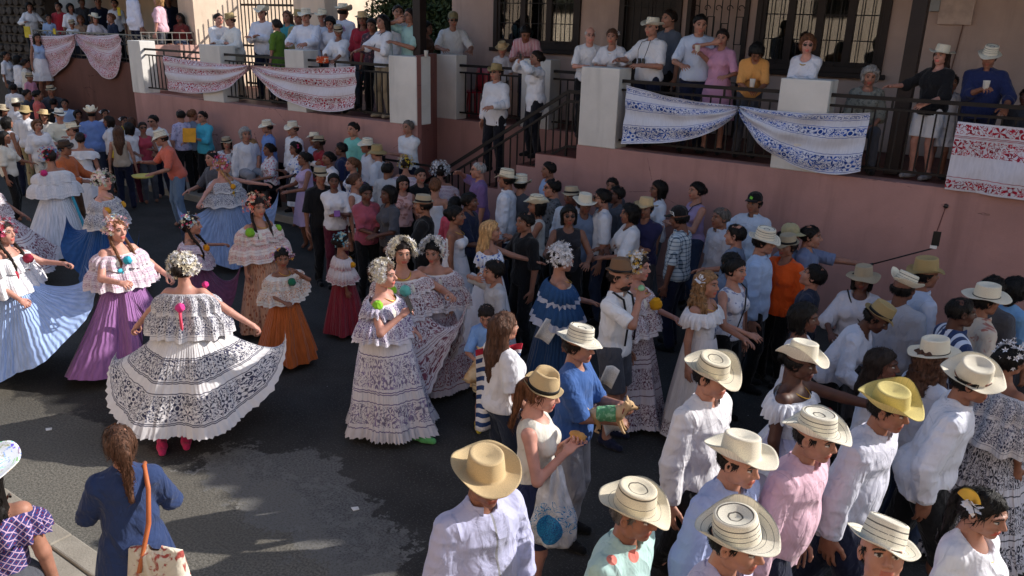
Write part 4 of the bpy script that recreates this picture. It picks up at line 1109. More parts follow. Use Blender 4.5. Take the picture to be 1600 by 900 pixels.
def window(x0, x1, z0, z1, leaves, rows=4):
    W = x1 - x0; f = MB()
    f.box(0, .09, -.05, .12, 0, z1 - z0); f.box(W - .09, W, -.05, .12, 0, z1 - z0); f.box(.09, W - .09, -.05, .12, 0, .09); f.box(.09, W - .09, -.05, .12, z1 - z0 - .09, z1 - z0)
    fo = f.build('window_frame', DKWOOD, t, bevel=.006); fo.location = (hx(x0), 0, z0 - FZ); lw = (W - .18) / leaves
    for i in range(leaves):
        a = .09 + lw * i; s = MB(); s.box(a, a + .055, -.03, .05, .09, z1 - z0 - .09); s.box(a + lw - .055, a + lw, -.03, .05, .09, z1 - z0 - .09); s.box(a + .055, a + lw - .055, -.03, .05, .09, .15)
        s.build('sash', DKWOOD, fo); p = MB().box(a + .055, a + lw - .055, .01, .018, .15, z1 - z0 - .1).build('pane', gl, fo)
        b = MB()
        for r in range(1, rows + 1): b.box(a + .055, a + lw - .055, -.075, -.06, .09 + (z1 - z0 - .1) * r / (rows + .6), .10 + (z1 - z0 - .1) * r / (rows + .6) + .004)
        for c in range(1, 3): b.box(a + lw * c / 3 - .006, a + lw * c / 3 + .006, -.078, -.063, .09, z1 - z0 - .09)
        b.build('window_bars', IRON, fo)
        n = 30; u = np.linspace(a, a + lw * .96, n); P3 = np.array([[(x, .20 + .02 * math.sin(x * 55) + .01 * math.sin(x * 23), z) for x in u] for z in (.1, z1 - z0 - .1)]); V, F, _ = loft(P3, closed=False)
        link('curtain', mesh('curtain', V, F), fo, CURT)
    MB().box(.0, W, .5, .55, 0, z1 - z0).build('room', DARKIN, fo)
    MB().box(-.06, W + .06, -.09, .0, -.07, 0).build('sill', DKWOOD, fo, bevel=.006)
window(-9.3, -7.42, 3.2, 4.9, 3); window(-4.28, -2.36, 3.06, 4.8, 4)
d = MB().box(0, .10, -.06, .2, 0, 2.54).box(1.03, 1.13, -.06, .2, 0, 2.54).box(.1, 1.03, -.06, .2, 2.44, 2.54).build('door_frame', DKWOOD, t); d.location = (hx(-6.65), 0, 0)
lf = MB().box(.1, .56, .06, .1, .02, 2.44); lf.box(.57, 1.03, .06, .1, .02, 2.44); lf.build('door', plain('door_wood', '241c1b', .5), d)
b = MB()
for i in range(7): b.box(.16 + i * .13, .17 + i * .13, -.09, -.075, .05, 2.4)
b.box(.1, 1.03, -.09, -.075, 1.2, 1.215); b.box(.1, 1.03, -.09, -.075, 2.0, 2.015); b.build('door_bars', IRON, d)
g = MB().box(0, .07, -.06, .12, 0, 2.5).box(.95, 1.02, -.06, .12, 0, 2.5).box(.07, .95, -.06, .12, 2.43, 2.5).build('grille_frame', DKWOOD, t); g.location = (hx(-5.42), 0, 0)
MB().box(.05, .97, .14, .18, 0, 2.45).build('door', SALMON, g)
b = MB()
for i in range(8): x = .07 + .88 * i / 7; b.box(x - .006, x + .006, -.03, -.015, 0, 2.43)
for i in range(4):
    x = .16 + .235 * i
    for (zb, zt_) in ((.5, .85), (1.35 + .1 * (i % 2), 1.75 + .1 * (i % 2))):
        b.box(x - .05, x - .035, -.035, -.02, zb, zt_); b.box(x + .06, x + .075, -.035, -.02, zb, zt_); b.box(x - .05, x + .075, -.035, -.02, zb - .012, zb); b.box(x - .05, x + .075, -.035, -.02, zt_, zt_ + .012)
L = []
for i in range(5):
    tt = np.linspace(0, 4.6, 16); c0 = .14 + .185 * i; L.append(tubepath(np.stack([c0 + np.cos(tt) * .06 * (1 - tt / 7), -.03 + 0 * tt, 1.98 + np.sin(tt) * .06 * (1 - tt / 7)], -1), .007, 5))
b.build('grille_bars', IRON, g); [link('scroll', mesh('scroll', *l), g, IRON) for l in L]
# electricity boxes and conduit on the wall
c0 = aty(1447, 18, HY)
o = MB().box(0, .17, -.09, 0, 0, .55).build('meter_box', plain('grey_metal', '7c7f82', .5, .4, .5), None, bevel=.006); o.location = (c0[0], HY, c0[2]); tag(o, 'small grey electricity meter box high on the salmon wall', 'meter box')
c0 = aty(1463, 38, HY); o = MB().box(0, .42, -.07, 0, 0, .6).build('fuse_panel', plain('beige_metal', 'b9a399', .6), None, bevel=.006); o.location = (c0[0] + .01, HY, c0[2]); tag(o, 'flat salmon-painted fuse panel on the wall beside the dark post', 'fuse box')
c0 = aty(1505, 40, HY); mb = MB().tube((0, -.02, 0), (0, -.02, 1.2), .014); mb.tube((0, -.02, 0), (-.06, -.02, -.9), .008); o = mb.build('conduit', plain('conduit_paint', '6e5148', .6)); o.location = (c0[0], HY, c0[2]); tag(o, 'thin brown conduit running down the wall beside the fuse panel', 'pipe')
# porch roof and its posts
RT = plain('roof_tile', '8a4a36', .85, .2, vs=4, bump=.004)
t = empty('porch_roof', (-1, 1, 4.85)); tag(t, 'dark wooden porch roof over the terrace, clay tiled on top', 'roof')
MB().prism([(-.45 - 1, .0), (1.75, .75), (1.75, .87), (-1.45, .12)], 0, -9.4, 9.5).build('roof_deck', DKWOOD, t)
mb = MB()
for i in range(62): mb.tube((-9.25 + .3 * i, -1.47, .13), (-9.25 + .3 * i, 1.7, .87), .07, 6)
o = mb.build('clay_tiles', RT, t); o['kind'] = 'stuff'
t2 = empty('house_roof', (-1, 5.5, ZT)); tag(t2, 'clay tiled main roof of the salmon house above the porch', 'roof')
MB().prism([(-2.9, .7), (1.3, 1.9), (3.2, .3), (3.2, .0), (-2.9, .0)], 0, -9.4, 9.5).build('roof_body', RT, t2)
for px, py, y, lb in ((1405, 200, .62, 'dark square post in front of the wall, left of the woman in the black top'), (656, 84, .75, 'dark square post rising behind the brown return wall')):
    c0 = aty(px, py, y); o = MB().box(-.085, .085, -.085, .085, 0, 3.6).build('porch_post', DKWOOD, bevel=.008); o.location = (c0[0], y, FZ if px > 1000 else FZ); tag(o, lb, 'post', 'posts of the porch')

# ---- left neighbour: lower brown terrace wall, railing, building, gate and hedge
t = empty('neighbour_wall', (-21, .5, 0)); tag(t, 'dark brown plaster wall below the two pink hanging banners', 'wall')
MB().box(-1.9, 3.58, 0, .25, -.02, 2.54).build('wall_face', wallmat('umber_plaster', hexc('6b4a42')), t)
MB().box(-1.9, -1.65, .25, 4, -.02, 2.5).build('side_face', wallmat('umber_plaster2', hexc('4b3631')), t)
S(MB().box(-22.6, -17.42, .75, 4.5, 1.0, 1.96).build('neighbour_floor', TILE))
STEEL = plain('steel_rail', '77736f', .5, .4, .5)
t = empty('neighbour_railing', (-20, .6, 2.54)); tag(t, 'grey metal lattice railing with the two pink banners hung from it', 'railing')
for z in (.08, .40, .62): MB().bar((-2.8, 0, z), (2.55, 0, z), .025, .03).build('rail', STEEL, t)
for i in range(22): MB().bar((-2.8 + .25 * i, 0, .0), (-2.8 + .25 * i, 0, .62), .014, .014).build('baluster', STEEL, t)
mb = MB()
for i in range(21): mb.bar((-2.8 + .25 * i, 0, .40), (-2.55 + .25 * i, 0, .62), .01, .01); mb.bar((-2.55 + .25 * i, 0, .40), (-2.8 + .25 * i, 0, .62), .01, .01)
mb.build('lattice', STEEL, t)
t = empty('side_parapet', (-17.37, 1, FZ)); tag(t, 'pink parapet in full sun behind the first railing, small metal rail on top', 'wall')
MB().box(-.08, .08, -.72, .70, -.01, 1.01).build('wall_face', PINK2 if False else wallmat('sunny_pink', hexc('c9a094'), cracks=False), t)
for z in (1.12, 1.28): MB().bar((0, -.7, z), (0, .7, z), .02, .02).build('rail', STEEL, t)
for i in range(8): MB().bar((0, -.68 + i * .19, 1.0), (0, -.68 + i * .19, 1.28), .014, .014).build('baluster', STEEL, t)
t = empty('neighbour_house', (-20, 4, FZ)); tag(t, 'cream plastered house with a sunlit corner beside the barred gate', 'house')
MB().box(-8, 2.7, -2.33 + 1.9, 5, 0, 2.9).build('wall', CREAM, t)
MB().box(2.1, 2.7, -2.34, -.43, 0, 2.9).build('wall', CREAM, t)
MB().box(-1.3, 1.5, -.5, -.43, 0, 2.3).build('doorway', plain('dark_interior', '231c1c', .7), t)  # near-black slab: the shade of the interior put into its colour
for i, cx in enumerate((-.9, .2)): MB().box(cx, cx + .30, -.56, -.5, 0, 2.3).build('shutter', plain('teal_paint' if i else 'brown_paint', '1f5a70' if i else '4a3128', .6), t)
MB().box(-5.5, 2.6, -3.0, -.45, 2.35, 2.5).build('awning', DKWOOD, t)
t = empty('stone_wall', (-26.5, 1.6, FZ)); tag(t, 'dark dry-laid stone wall in the shade at the top left corner', 'wall')
MB().box(-4.5, 2.3, .08, .5, -2, 2.4).build('mortar', plain('mortar', '4b433d', .95), t)
q = random.Random(5); STN = plain('field_stone', '4d4540', .95, .2, vs=6, lo=.5, hi=1.3, bump=.01, bs=20)
for r in range(9):
    x = -4.4 + q.random() * .2
    while x < 2.2:
        w_ = q.uniform(.26, .5); h_ = .235
        mb = MB(); pts = [(x + .02, -.1), (x + w_ - .03, -.1)]
        n = 7; pg = [(x + w_ / 2 + math.cos(6.283 * k / n + .3) * w_ * .47 * q.uniform(.85, 1.05), .1 + r * .26 + math.sin(6.283 * k / n + .3) * h_ * .5 * q.uniform(.85, 1.05)) for k in range(n)]
        mb.prism(pg, 1, .0 - q.uniform(0, .04), .12).build('stone', STN, t, bevel=.02); x += w_
t = empty('barred_gate', (-17.1, 2.95, FZ)); tag(t, 'tall black barred gate standing before the sunlit cream wall', 'gate')
gx1 = aty(462, 30, 2.95)[0] + 17.1
for z in (.1, 1.0, 1.95): MB().bar((-.15, 0, z), (gx1, 0, z), .03, .05).build('rail', IRON, t)
for i in range(15): MB().bar((-.15 + (gx1 + .15) * i / 14, 0, 0), (-.15 + (gx1 + .15) * i / 14, 0, 2.3), .022, .022).build('bar', IRON, t)
gw = aty(510, 15, 2.95)[0]
o = MB().box(gx1 - 17.1, gw, 2.9, 3.3, FZ, 4.6).build('gate_column', CREAM, bevel=.01); tag(o, 'broad cream plaster column between the barred gate and the dark hedge', 'column')
# hedge and trees behind: many small leaves
def leafmass(name, boxes, n, size, mat, parent, seed=1):
    q = np.random.default_rng(seed); C3 = []
    per = n // len(boxes)
    for (cx, cy, cz, rx, ry, rz_) in boxes:
        d = q.normal(size=(per, 3)); d /= np.linalg.norm(d, axis=1)[:, None]; d *= q.uniform(.55, 1.05, (per, 1)); C3.append(d * [rx, ry, rz_] + [cx, cy, cz])
    C3 = np.concatenate(C3); m = len(C3); u = q.normal(size=(m, 3)); u /= np.linalg.norm(u, axis=1)[:, None]; v = np.cross(u, q.normal(size=(m, 3))); v /= np.linalg.norm(v, axis=1)[:, None]; s = q.uniform(.6, 1.3, (m, 1)) * size
    nrm = np.cross(u, v); V = np.stack([C3 - u * s, C3 + v * s * .4 + nrm * s * .12, C3 + u * s, C3 - v * s * .4 + nrm * s * .12], 1).reshape(-1, 3); F = np.arange(m * 4).reshape(-1, 4)
    return link(name, mesh(name, V, F, smooth=False), parent, mat)
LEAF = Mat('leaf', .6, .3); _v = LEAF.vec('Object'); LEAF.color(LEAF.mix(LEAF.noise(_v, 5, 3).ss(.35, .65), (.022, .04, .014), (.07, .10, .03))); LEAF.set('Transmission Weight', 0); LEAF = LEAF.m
BARK = plain('bark', '4a3a2c', .9, .2, bump=.01)
hxs = (gw + .2, -10.2); L0 = hxs[1] - hxs[0]
for i in range(4):
    cx = hxs[0] + L0 * (i + .5) / 4; t = empty('shrub', (cx, 4.2, FZ)); tag(t, ['dense dark shrub right beside the cream column', 'dark leafy shrub behind the man in the white shirt and hat', 'dark leafy shrub behind the couple holding a bottle', 'dark shrub between the porch post and the salmon house'][i], 'shrub')
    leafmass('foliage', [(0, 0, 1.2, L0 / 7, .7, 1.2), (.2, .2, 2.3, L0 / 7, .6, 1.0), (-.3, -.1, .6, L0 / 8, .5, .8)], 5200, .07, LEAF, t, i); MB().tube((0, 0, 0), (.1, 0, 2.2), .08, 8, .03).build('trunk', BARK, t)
S(MB().box(hxs[0] - .3, -10.2, 5.3, 5.5, FZ, 5.0).build('hedge_shade_backdrop', plain('garden_shade', '2e2a26', .95)))  # dark backdrop added to stand in for the shade behind the hedge

# ---- banners
def banner(name, xa, za, xw, zw, h, y, mat, label, group, n=48, sag=.12, he=.85, pw=.7, seed=0, bow=.10):
    """cloth gathered at (xa, za) and spread out towards (xw, zw)"""
    u = np.linspace(0, 1, n)[None]; v = np.linspace(0, 1, 22)[:, None]; q = np.random.default_rng(seed); ph = q.random(4) * 6
    hh = (.05 + (h - .05) * u ** pw * (1 - (1 - he) * np.clip((u - .7) / .3, 0, 1) ** 2))
    X = xa + (xw - xa) * (u - .10 * v * np.sin(u * math.pi) * 1.0); Z = za + (zw - za) * u - sag * np.sin(u * math.pi) * .35 - hh * v - bow * v * np.sin(u * math.pi)
    Y = y - .02 - .035 * np.sin(v * 16 + u * 3 + ph[0]) * (1 - u * .55) - .02 * np.sin(u * 20 + v * 5 + ph[1]) - .03 * v * np.sin(u * 9 + ph[2])
    V, F, uv = loft(np.stack([X, Y, Z + 0 * X], -1), closed=False); o = link(name, mesh(name, V, F, uv), None, mat); tag(o, label, 'banner', group); return o
BR = polmat('red_banner', 'd6d2da', 'a51f38', ((.03, .13), (.28, .42), (.69, .95)), (2.6, .78), .19, lines=(.02, .15, .26, .44, .66, .97), dens=1.0, pleat=3)
BB = polmat('blue_banner', 'd3d6e2', '2450a8', ((.04, .10), (.25, .38), (.70, .95)), (1.9, .85), .21, lines=(.02, .12, .23, .40, .67, .97), dens=1.0, pleat=3)
BP = polmat('pink_banner', 'd0c4cc', 'a02c40', ((.08, .3), (.45, .98)), (2.4, .95), .18, lines=(.04, .33, .42), dens=.85, pleat=3)
BRR = polmat('red_banner_flat', 'd2d0da', 'a51f38', ((.03, .17), (.25, .48), (.84, .97)), (2.4, .76), .22, lines=(.20, .22, .80), dens=1.0, pleat=2)
g1 = 'red and white embroidered banners on the terrace'; g2 = 'blue and white embroidered banners on the terrace'; g3 = 'pink banners on the neighbouring railing'
banner('banner', -13.18, 2.75, -15.98, 2.80, .72, -.05, BR, 'red-patterned white banner in the sun, gathered at its right end', g1, seed=1, he=1)
banner('banner', -13.16, 2.75, -10.33, 2.86, .86, -.05, BR, 'red-patterned white banner hanging left of the woman in beige trousers', g1, seed=2, he=.8)
banner('banner', -3.50, 2.70, -5.10, 2.86, .80, -.05, BB, 'blue-patterned white banner beside the tall pillar, gathered at its right end', g2, seed=3, he=1, bow=.02)
banner('banner', -3.48, 2.70, -1.92, 2.74, .80, -.05, BB, 'blue-patterned white banner hanging over the pillar below the woman in sunglasses', g2, seed=4, he=.85)
banner('banner', -20.30, 3.13, -22.60, 3.05, 1.15, .42, BP, 'pink-patterned banner at the far left end of the grey railing', g3, seed=5, he=.9)
banner('banner', -20.25, 3.13, -18.40, 3.18, 1.15, .42, BP, 'pink-patterned banner hanging to a point, nearest the first white pillar', g3, seed=6, he=.35)
u = np.linspace(0, 1, 50)[None]; v = np.linspace(0, 1, 20)[:, None]
V, F, uv = loft(np.stack([-1.0 + 2.2 * u + 0 * v, -.08 - .03 * np.sin(u * 17 + v * 3) * (.3 + v) - .02 * np.sin(v * 9 + u * 6) - .015 * np.sin(u * 41 + v * 5) * v, 2.72 - .02 * np.sin(u * 3.1) - .76 * v + 0 * u], -1), closed=False)
tag(link('banner', mesh('banner', V, F, uv), None, BRR), 'red-patterned white banner stretched flat at the right edge', 'banner', g1)

# ---- the house across the street (behind the camera): it sends the sun back onto the shaded side and shows in the window panes
t = empty('opposite_house', (-6, -12.2, 0)); tag(t, 'cream house across the street that faces the terrace, seen only in the window panes', 'house')
MB().box(-26, 22, -4, 0, 0, 6.6).build('wall', CREAM, t)
for i in range(14):
    x = -24.5 + i * 3.3
    for z in (.6, 4.1):
        f = MB().box(x, x + 1.2, -.02, .05, z, z + 1.7).build('window', DKWOOD, t); MB().box(x + .1, x + 1.1, .05, .056, z + .1, z + 1.6).build('pane', gl, f)
# ================================================================ people
POLT = {}
POLT['navy'] = polmat('tier_navy', 'dcd9dc', '2c3054', ((.08, .86),), (2.6, .25), .075, lines=(.03, .05, .90), dens=.95)
POLT['pink'] = polmat('tier_pink', 'dccfd6', '9a5a86', ((.1, .30), (.42, .62), (.72, .86)), (2.6, .25), .05, lines=(.05, .36, .67, .9), dens=.8)
POLT['lilac'] = polmat('tier_lilac', 'dad4de', '664682', ((.12, .84),), (2.6, .25), .10, lines=(.05, .9), dens=.9)
POLT['wine'] = polmat('tier_wine', 'ddd6da', '6d1f38', ((.12, .84),), (2.6, .25), .10, lines=(.05, .9), dens=.9)
POLT['plain'] = polmat('tier_plain', 'dcdade', 'b8b9c9', ((.4, .8),), (2.6, .25), .06, lines=(.05, .9), dens=.4)
POLT['orange'] = polmat('tier_orange', 'dcd6d0', 'c07840', ((.35, .8),), (2.6, .25), .10, lines=(.05, .9), dens=.8)
POLT['peach'] = polmat('tier_peach', 'dcd0cc', 'b5524c', ((.3, .5), (.7, .86)), (2.6, .25), .05, lines=(.05, .6, .92), dens=.8)
POLT['blue'] = polmat('tier_blue', '2c4f7a', None, (), (2.6, .25), under=(.80, 'b8bed0'))
POLT['redtrim'] = polmat('tier_redtrim', 'ddd0d0', 'b5424c', ((.75, .95),), (2.6, .25), .05, lines=(.1, .7), dens=.9)
def pleated(name, c, c2=None, n=60, L=(4, 1)):
    key = ('pl', name)
    if key in _mc: return _mc[key]
    m = Mat('pleated_' + name, .82, .2); u, v, _ = m.xyz(m.vec('UV')); b = C(c)
    k = m.mix(m.noise(m.vec('UV', (60, 3, 1)), 2, 4).ss(.3, .7), tuple(q * .82 for q in b), tuple(min(1, q * 1.12) for q in b))
    if c2: k = m.mix(m.vor(m.vec('UV', (26, 8, 1)), 2.2).lt(.33), k, C(c2))
    m.color(k); m.bump((u * (n * 6.283) + m.noise(m.vec('UV', (5, 2, 1)), 3, 2) * 9).sin() * v.ss(0, .3), .007, .6); m.bump(m.noise(m.vec('UV', (90, 8, 1)), 1, 3), .006, .6); m.set('Sheen Weight', .2)
    _mc[key] = m.m
    return m.m
W3 = ('white', 'offwhite', 'white'); G_D = 'dancers in pollera dresses'; G_W = 'spectators standing along the pink wall'; G_T = 'spectators on the terrace'; G_C = 'crowd walking in the street'; G_F = 'spectators at the far end of the street'; G_N = "spectators on the neighbour's terrace"
# ---------------------------------------------------------------- dancers
i = P(285, 398, 'dancer seen from behind in a white pollera with navy embroidery, pink shoes', 'pollera:navy', 'pollera', 160, 1.64, fem=True, hair='updo:dark', skin=1, w=1.08, group=G_D,
      arms=((.56, .10, .98), (.56, .12, .94)), hands=('grip', 'grip'), ex=(('tembleques', ('cream', 'offwhite', 'white'), 330, .098, .85), ('pompom', 'e0408a', (.0, -.19, 1.27), .042), ('pompom', 'e0408a', (.17, .02, 1.42), .03), ('necklace',)), look=(8, 5))
skirt(i, polmat('pollera_navy', 'dddadb', '2a2d4e', ((.30, .48), (.62, .86)), (4.6, 1.15), .17, lines=(.285, .30, .495, .51, .605, .875, .89), dens=.95), R1=.60, z1=.20, p=.75, nu=220, nv=36, pleats=46, amp=.010, folds=6, famp=.05, ruffle=.018, scallop=.006,
      lifts=((5, 24, (.82, .16, .92), 1.7), (178, 26, (-.74, .12, .72), 2.0)), flares=((0, 50, .28, .22), (180, 50, .30, .20), (270, 40, .05, .0)), seed=3)
V, F = tubepath([(0, -.20, 1.24), (.01, -.23, 1.1), (0, -.22, .95)], .014, 6); link('ribbon', mesh('ribbon', V, F), i['root'], cloth('e0506a'))
D1 = i
for s in (1, -1):
    o = link('shoe', shoe(cloth('d8386c')), i['root']); o.location = (s * .09 - .12, -.42 - .0 + (.1 if s > 0 else 0), .0); o.rotation_euler = (0, 0, R(200)); 
i = P(180, 342, 'dancer in a purple skirt and pink-white blouse with a turquoise pompom, braids down her chest', 'pollera:pink', 'pollera', 28, 1.63, fem=True, hair='braids:chest', skin=1, w=1.16, group=G_D,
      arms=((.22, .36, 1.12), (.40, .20, 1.02)), hands=('grip', 'grip'), ex=(('tembleques', ('e6b8c6', 'aac8d8', 'cream', 'peach'), 130, .10), ('pompom', '2fa8c0', (.02, .19, 1.29), .045), ('braidbows', '3fb8cc')), look=(-8, 0))
skirt(i, pleated('purple', '98689f', None, 70), R1=.46, z1=.10, p=.85, pleats=34, amp=.022, folds=7, famp=.07, lifts=((110, 26, (.18, .42, 1.02), 2.0),), flares=((10, 40, .25, .04), (200, 40, .1, .1)), seed=8)
i = P(3, 345, 'dancer at the left edge spreading a wide pale blue pleated skirt', 'pollera:plain', 'pollera', 52, 1.64, fem=True, hair='braids:dark', skin=1, group=G_D, arms=((.25, .25, .95), (.30, .40, 1.18)), hands=('grip', 'grip'),
      ex=(('tembleques', ('hotpink', 'white', 'red'), 90, .10), ('pompom', '8a2038', (-.06, .18, 1.30), .05), ('braidbows', 'a3283a')))
skirt(i, pleated('pale_blue', '9fb8e6', None, 90), R1=.55, z1=.12, nu=200, pleats=44, amp=.016, folds=7, famp=.04, lifts=((118, 26, (-.30, .62, 1.18), 1.5),), flares=((70, 42, .22, .34), (120, 40, .28, .5)), seed=2)
i = P(160, 270, 'dancer in a royal blue skirt with yellow flowers, behind the one in purple', 'pollera:navy', 'pollera', 60, 1.62, fem=True, hair='updo:dark', skin=1, group=G_D, arms=((.36, .36, .98), (.30, -.10, 1.0)), hands=('grip', 'grip'),
      ex=(('tembleques', ('cream', 'white', 'e8c0c0', 'c8d8b8'), 170, .11), ('pompom', 'e0a030', (.20, .12, 1.22), .05), ('pompom', 'e0a030', (-.2, .12, 1.22), .05), ('necklace',)))
skirt(i, pleated('royal', '22508e', None, 60), R1=.46, z1=.12, pleats=34, amp=.015, folds=6, famp=.05, lifts=((262, 30, (.12, -.52, 1.12), 1.5), (60, 18, (.35, .62, 1.0), 1.8)), flares=((262, 50, .25, .35),), seed=4)
i = P(75, 232, 'dancer in a white dress, back turned, bright red and blue flowers on her head', 'pollera:plain', 'pollera', -160, 1.66, fem=True, hair='updo:dark', skin=2, group=G_D, arms=('bent', 'bent'),
      ex=(('tembleques', ('e0408a', '3a8ac8', 'red', 'cream'), 90, .11), ('pompom', 'c03070', (-.16, -.12, 1.36), .05), ('pompom', '3a8ac8', (-.2, -.06, 1.30), .04)))
skirt(i, pleated('white_plain', 'd8d9e2', None, 40), R1=.50, z1=.08, pleats=26, amp=.012, folds=6, famp=.04, flares=((200, 40, .2, .02),), seed=5)
V, F = tubepath([(.16, -.20, 1.0), (.2, -.34, .6), (.22, -.44, .25)], .022, 6); link('ribbon', mesh('ribbon', V, F), i['root'], cloth('3fa0bc'))
i = P(348, 246, 'dancer in navy-embroidered blouse holding a pale blue-grey skirt spread like a fan, yellow bows', 'pollera:navy', 'pollera', 42, 1.64, fem=True, hair='braids:blond', skin=1, group=G_D, arms=((.66, .16, 1.10), (.62, .30, 1.22)), hands=('grip', 'grip'), look=(-35, 0),
      ex=(('tembleques', ('d84070', 'e6b8c6', '3a8ac8', 'red'), 90, .11), ('pompom', 'e0a030', (.0, .19, 1.28), .04), ('braidbows', 'e0b030')))
skirt(i, pleated('grey_blue', '8ea4cc', None, 70), R1=.50, z1=.08, pleats=36, amp=.016, folds=7, famp=.05, lifts=((340, 24, (.82, -.12, 1.20), 1.4), (160, 24, (-.80, .34, 1.12), 1.6)), flares=((340, 40, .25, .3), (165, 36, .2, .2)), seed=6)
i = P(298, 336, 'girl dancer in a dark mauve skirt with a yellow pompom and one arm raised behind', 'pollera:pink', 'pollera', 72, 1.42, fem=True, kid=True, hair='braids:dark', skin=2, group=G_D, arms=((.58, -.1, 1.30), (.5, .25, 1.18)), hands=('grip', 'grip'),
      ex=(('tembleques', ('d84070', 'aac8d8', 'cream'), 60, .11), ('pompom', 'e09020', (.02, .18, 1.27), .05), ('braidbows', 'e0a020')))
skirt(i, pleated('mauve', '7a4f72', None, 60), R1=.38, z1=.10, pleats=30, amp=.015, folds=6, famp=.05, lifts=((100, 30, (-.2, .62, 1.10), 1.6),), flares=((200, 40, .2, .1),), seed=7)
i = P(402, 308, 'dancer in a peach flowered skirt with green pompoms, hand on her hip', 'pollera:peach', 'pollera', 35, 1.66, fem=True, hair='braids:dark', skin=2, group=G_D, arms=('down', 'hip'), look=(10, 0),
      ex=(('tembleques', ('e86850', 'f0a090', 'cream'), 70, .12), ('pompom', '7ab030', (.20, .10, 1.33), .055), ('pompom', '7ab030', (-.22, .06, 1.30), .045), ('necklace',)))
skirt(i, pleated('peach', 'c89a80', '9a5a40', 40), R1=.31, z1=.07, pleats=26, amp=.01, folds=6, famp=.035, seed=9)
i = P(440, 388, 'little girl dancer in an orange skirt and white cape blouse with a green pompom', 'pollera:orange', 'pollera', 32, 1.30, fem=True, kid=True, hair='updo:black', skin=3, group=G_D, arms=((.2, .30, 1.05), (.07, .2, 1.42)), look=(25, -8),
      ex=(('tembleques', ('a85aa8', 'e8a040', 'e6b8c6'), 46, .11), ('pompom', '1f6a50', (.0, .20, 1.28), .055), ('necklace',)))
skirt(i, pleated('orange', 'b8602e', None, 40), R1=.38, z1=.10, pleats=22, amp=.01, folds=6, famp=.05, flares=((320, 40, .1, .0),), seed=10)
i = P(535, 366, 'smallest girl dancer in a dark red skirt with a light blue headdress and yellow pompoms', 'pollera:redtrim', 'pollera', 95, 1.22, fem=True, kid=True, hair='updo:dark', skin=3, group=G_D, arms=('down', 'down'),
      ex=(('tembleques', ('6cb0c8', '8cc8d0', 'cream'), 60, .115), ('pompom', 'e09a20', (.16, .14, 1.25), .05), ('pompom', 'e09a20', (-.18, .12, 1.25), .05)))
skirt(i, pleated('dark_red', '902c3a', None, 50), R1=.34, z1=.08, pleats=26, amp=.01, folds=6, famp=.045, flares=((190, 40, .12, .0),), seed=11)
i = P(600, 410, 'dancer in a lilac-flowered white pollera with green pompoms, phone in her hand', 'pollera:lilac', 'pollera', 68, 1.62, fem=True, hair='updo:brown', skin=1, w=1.12, group=G_D, arms=((.18, .24, 1.28), (.20, .2, 1.0)), hands=('grip', 'rest'),
      ex=(('tembleques', ('cream', 'white', 'offwhite'), 260, .10, .9), ('pompom', '86c030', (.20, .02, 1.36), .048), ('pompom', '86c030', (-.24, -.02, 1.36), .052), ('necklace',)))
skirt(i, polmat('pollera_lilac', 'ddd8de', '5f4a86', ((.22, .50), (.66, .86)), (3.6, 1.05), .24, lines=(.20, .53, .55, .64, .90), dens=.8), R0=.17, R1=.36, z1=.07, p=.55, nu=200, nv=34, pleats=40, amp=.010, folds=6, famp=.04, ruffle=.022, scallop=.008, flares=((180, 40, .1, .05), (90, 40, .12, 0)), seed=12)
D12 = i
o = link('shoe', shoe(cloth('5fae6a')), i['root']); o.location = (.12, .36, 0); o.rotation_euler = (0, 0, R(-8))
o = link('shoe', shoe(cloth('5fae6a')), i['root']); o.location = (-.10, .22, 0); o.rotation_euler = (0, 0, R(4))
i = P(628, 377, 'smiling dancer in a white pollera with wine-red flowers and a turquoise pompom, lifting her skirt', 'pollera:wine', 'pollera', 8, 1.66, fem=True, hair='updo:dark', skin=2, w=1.1, group=G_D, arms=((.25, .25, 1.0), (.42, .26, 1.22)), hands=('grip', 'grip'),
      ex=(('tembleques', ('white', 'offwhite', 'cream'), 260, .105, .92), ('pompom', '6cc0b4', (.0, .20, 1.27), .055), ('necklace', 0, .008)), look=(-5, 2))
skirt(i, polmat('pollera_wine', 'dcd5da', '7a2440', ((.12, .42), (.55, .90)), (3.6, 1.05), .26, lines=(.46, .50, .93), dens=.9), R0=.17, R1=.36, z1=.08, p=.6, nu=200, nv=34, pleats=36, amp=.010, folds=6, famp=.04, ruffle=.022, scallop=.008, lifts=((150, 32, (-.62, .22, 1.30), 1.6),), flares=((150, 45, .22, .2),), seed=13)
i = P(677, 376, 'young dancer with white flowers and a big yellow pompom, behind the lifted skirt', 'pollera:wine', 'pollera', -8, 1.58, fem=True, hair='updo:black', skin=2, group=G_D, arms=('hip', 'hip'), look=(12, -12),
      ex=(('tembleques', ('white', 'offwhite'), 200, .11, .9), ('pompom', 'e09a20', (.03, .2, 1.24), .065)))
skirt(i, polmat('pollera_wine2', 'd8cdd4', '8a3048', ((.2, .5), (.62, .9)), (3.4, 1.0), .14, lines=(.55, .93), dens=.9), R1=.42, z1=.08, pleats=30, amp=.012, folds=6, famp=.04, ruffle=.015, seed=14)
i = P(-28, 262, 'dancer cut off by the left edge, her white and wine-flowered skirt showing', 'pollera:wine', 'pollera', 60, 1.62, fem=True, hair='updo:dark', group=G_D, arms=('skirt', 'skirt'))
skirt(i, polmat('pollera_wine', 'dcd5da', '7a2440', ((.12, .42), (.55, .90)), (3.6, 1.05), .16), R1=.75, z1=.25, pleats=40, amp=.012, folds=6, famp=.05, ruffle=.02, flares=((180, 50, .1, .15),), seed=15)
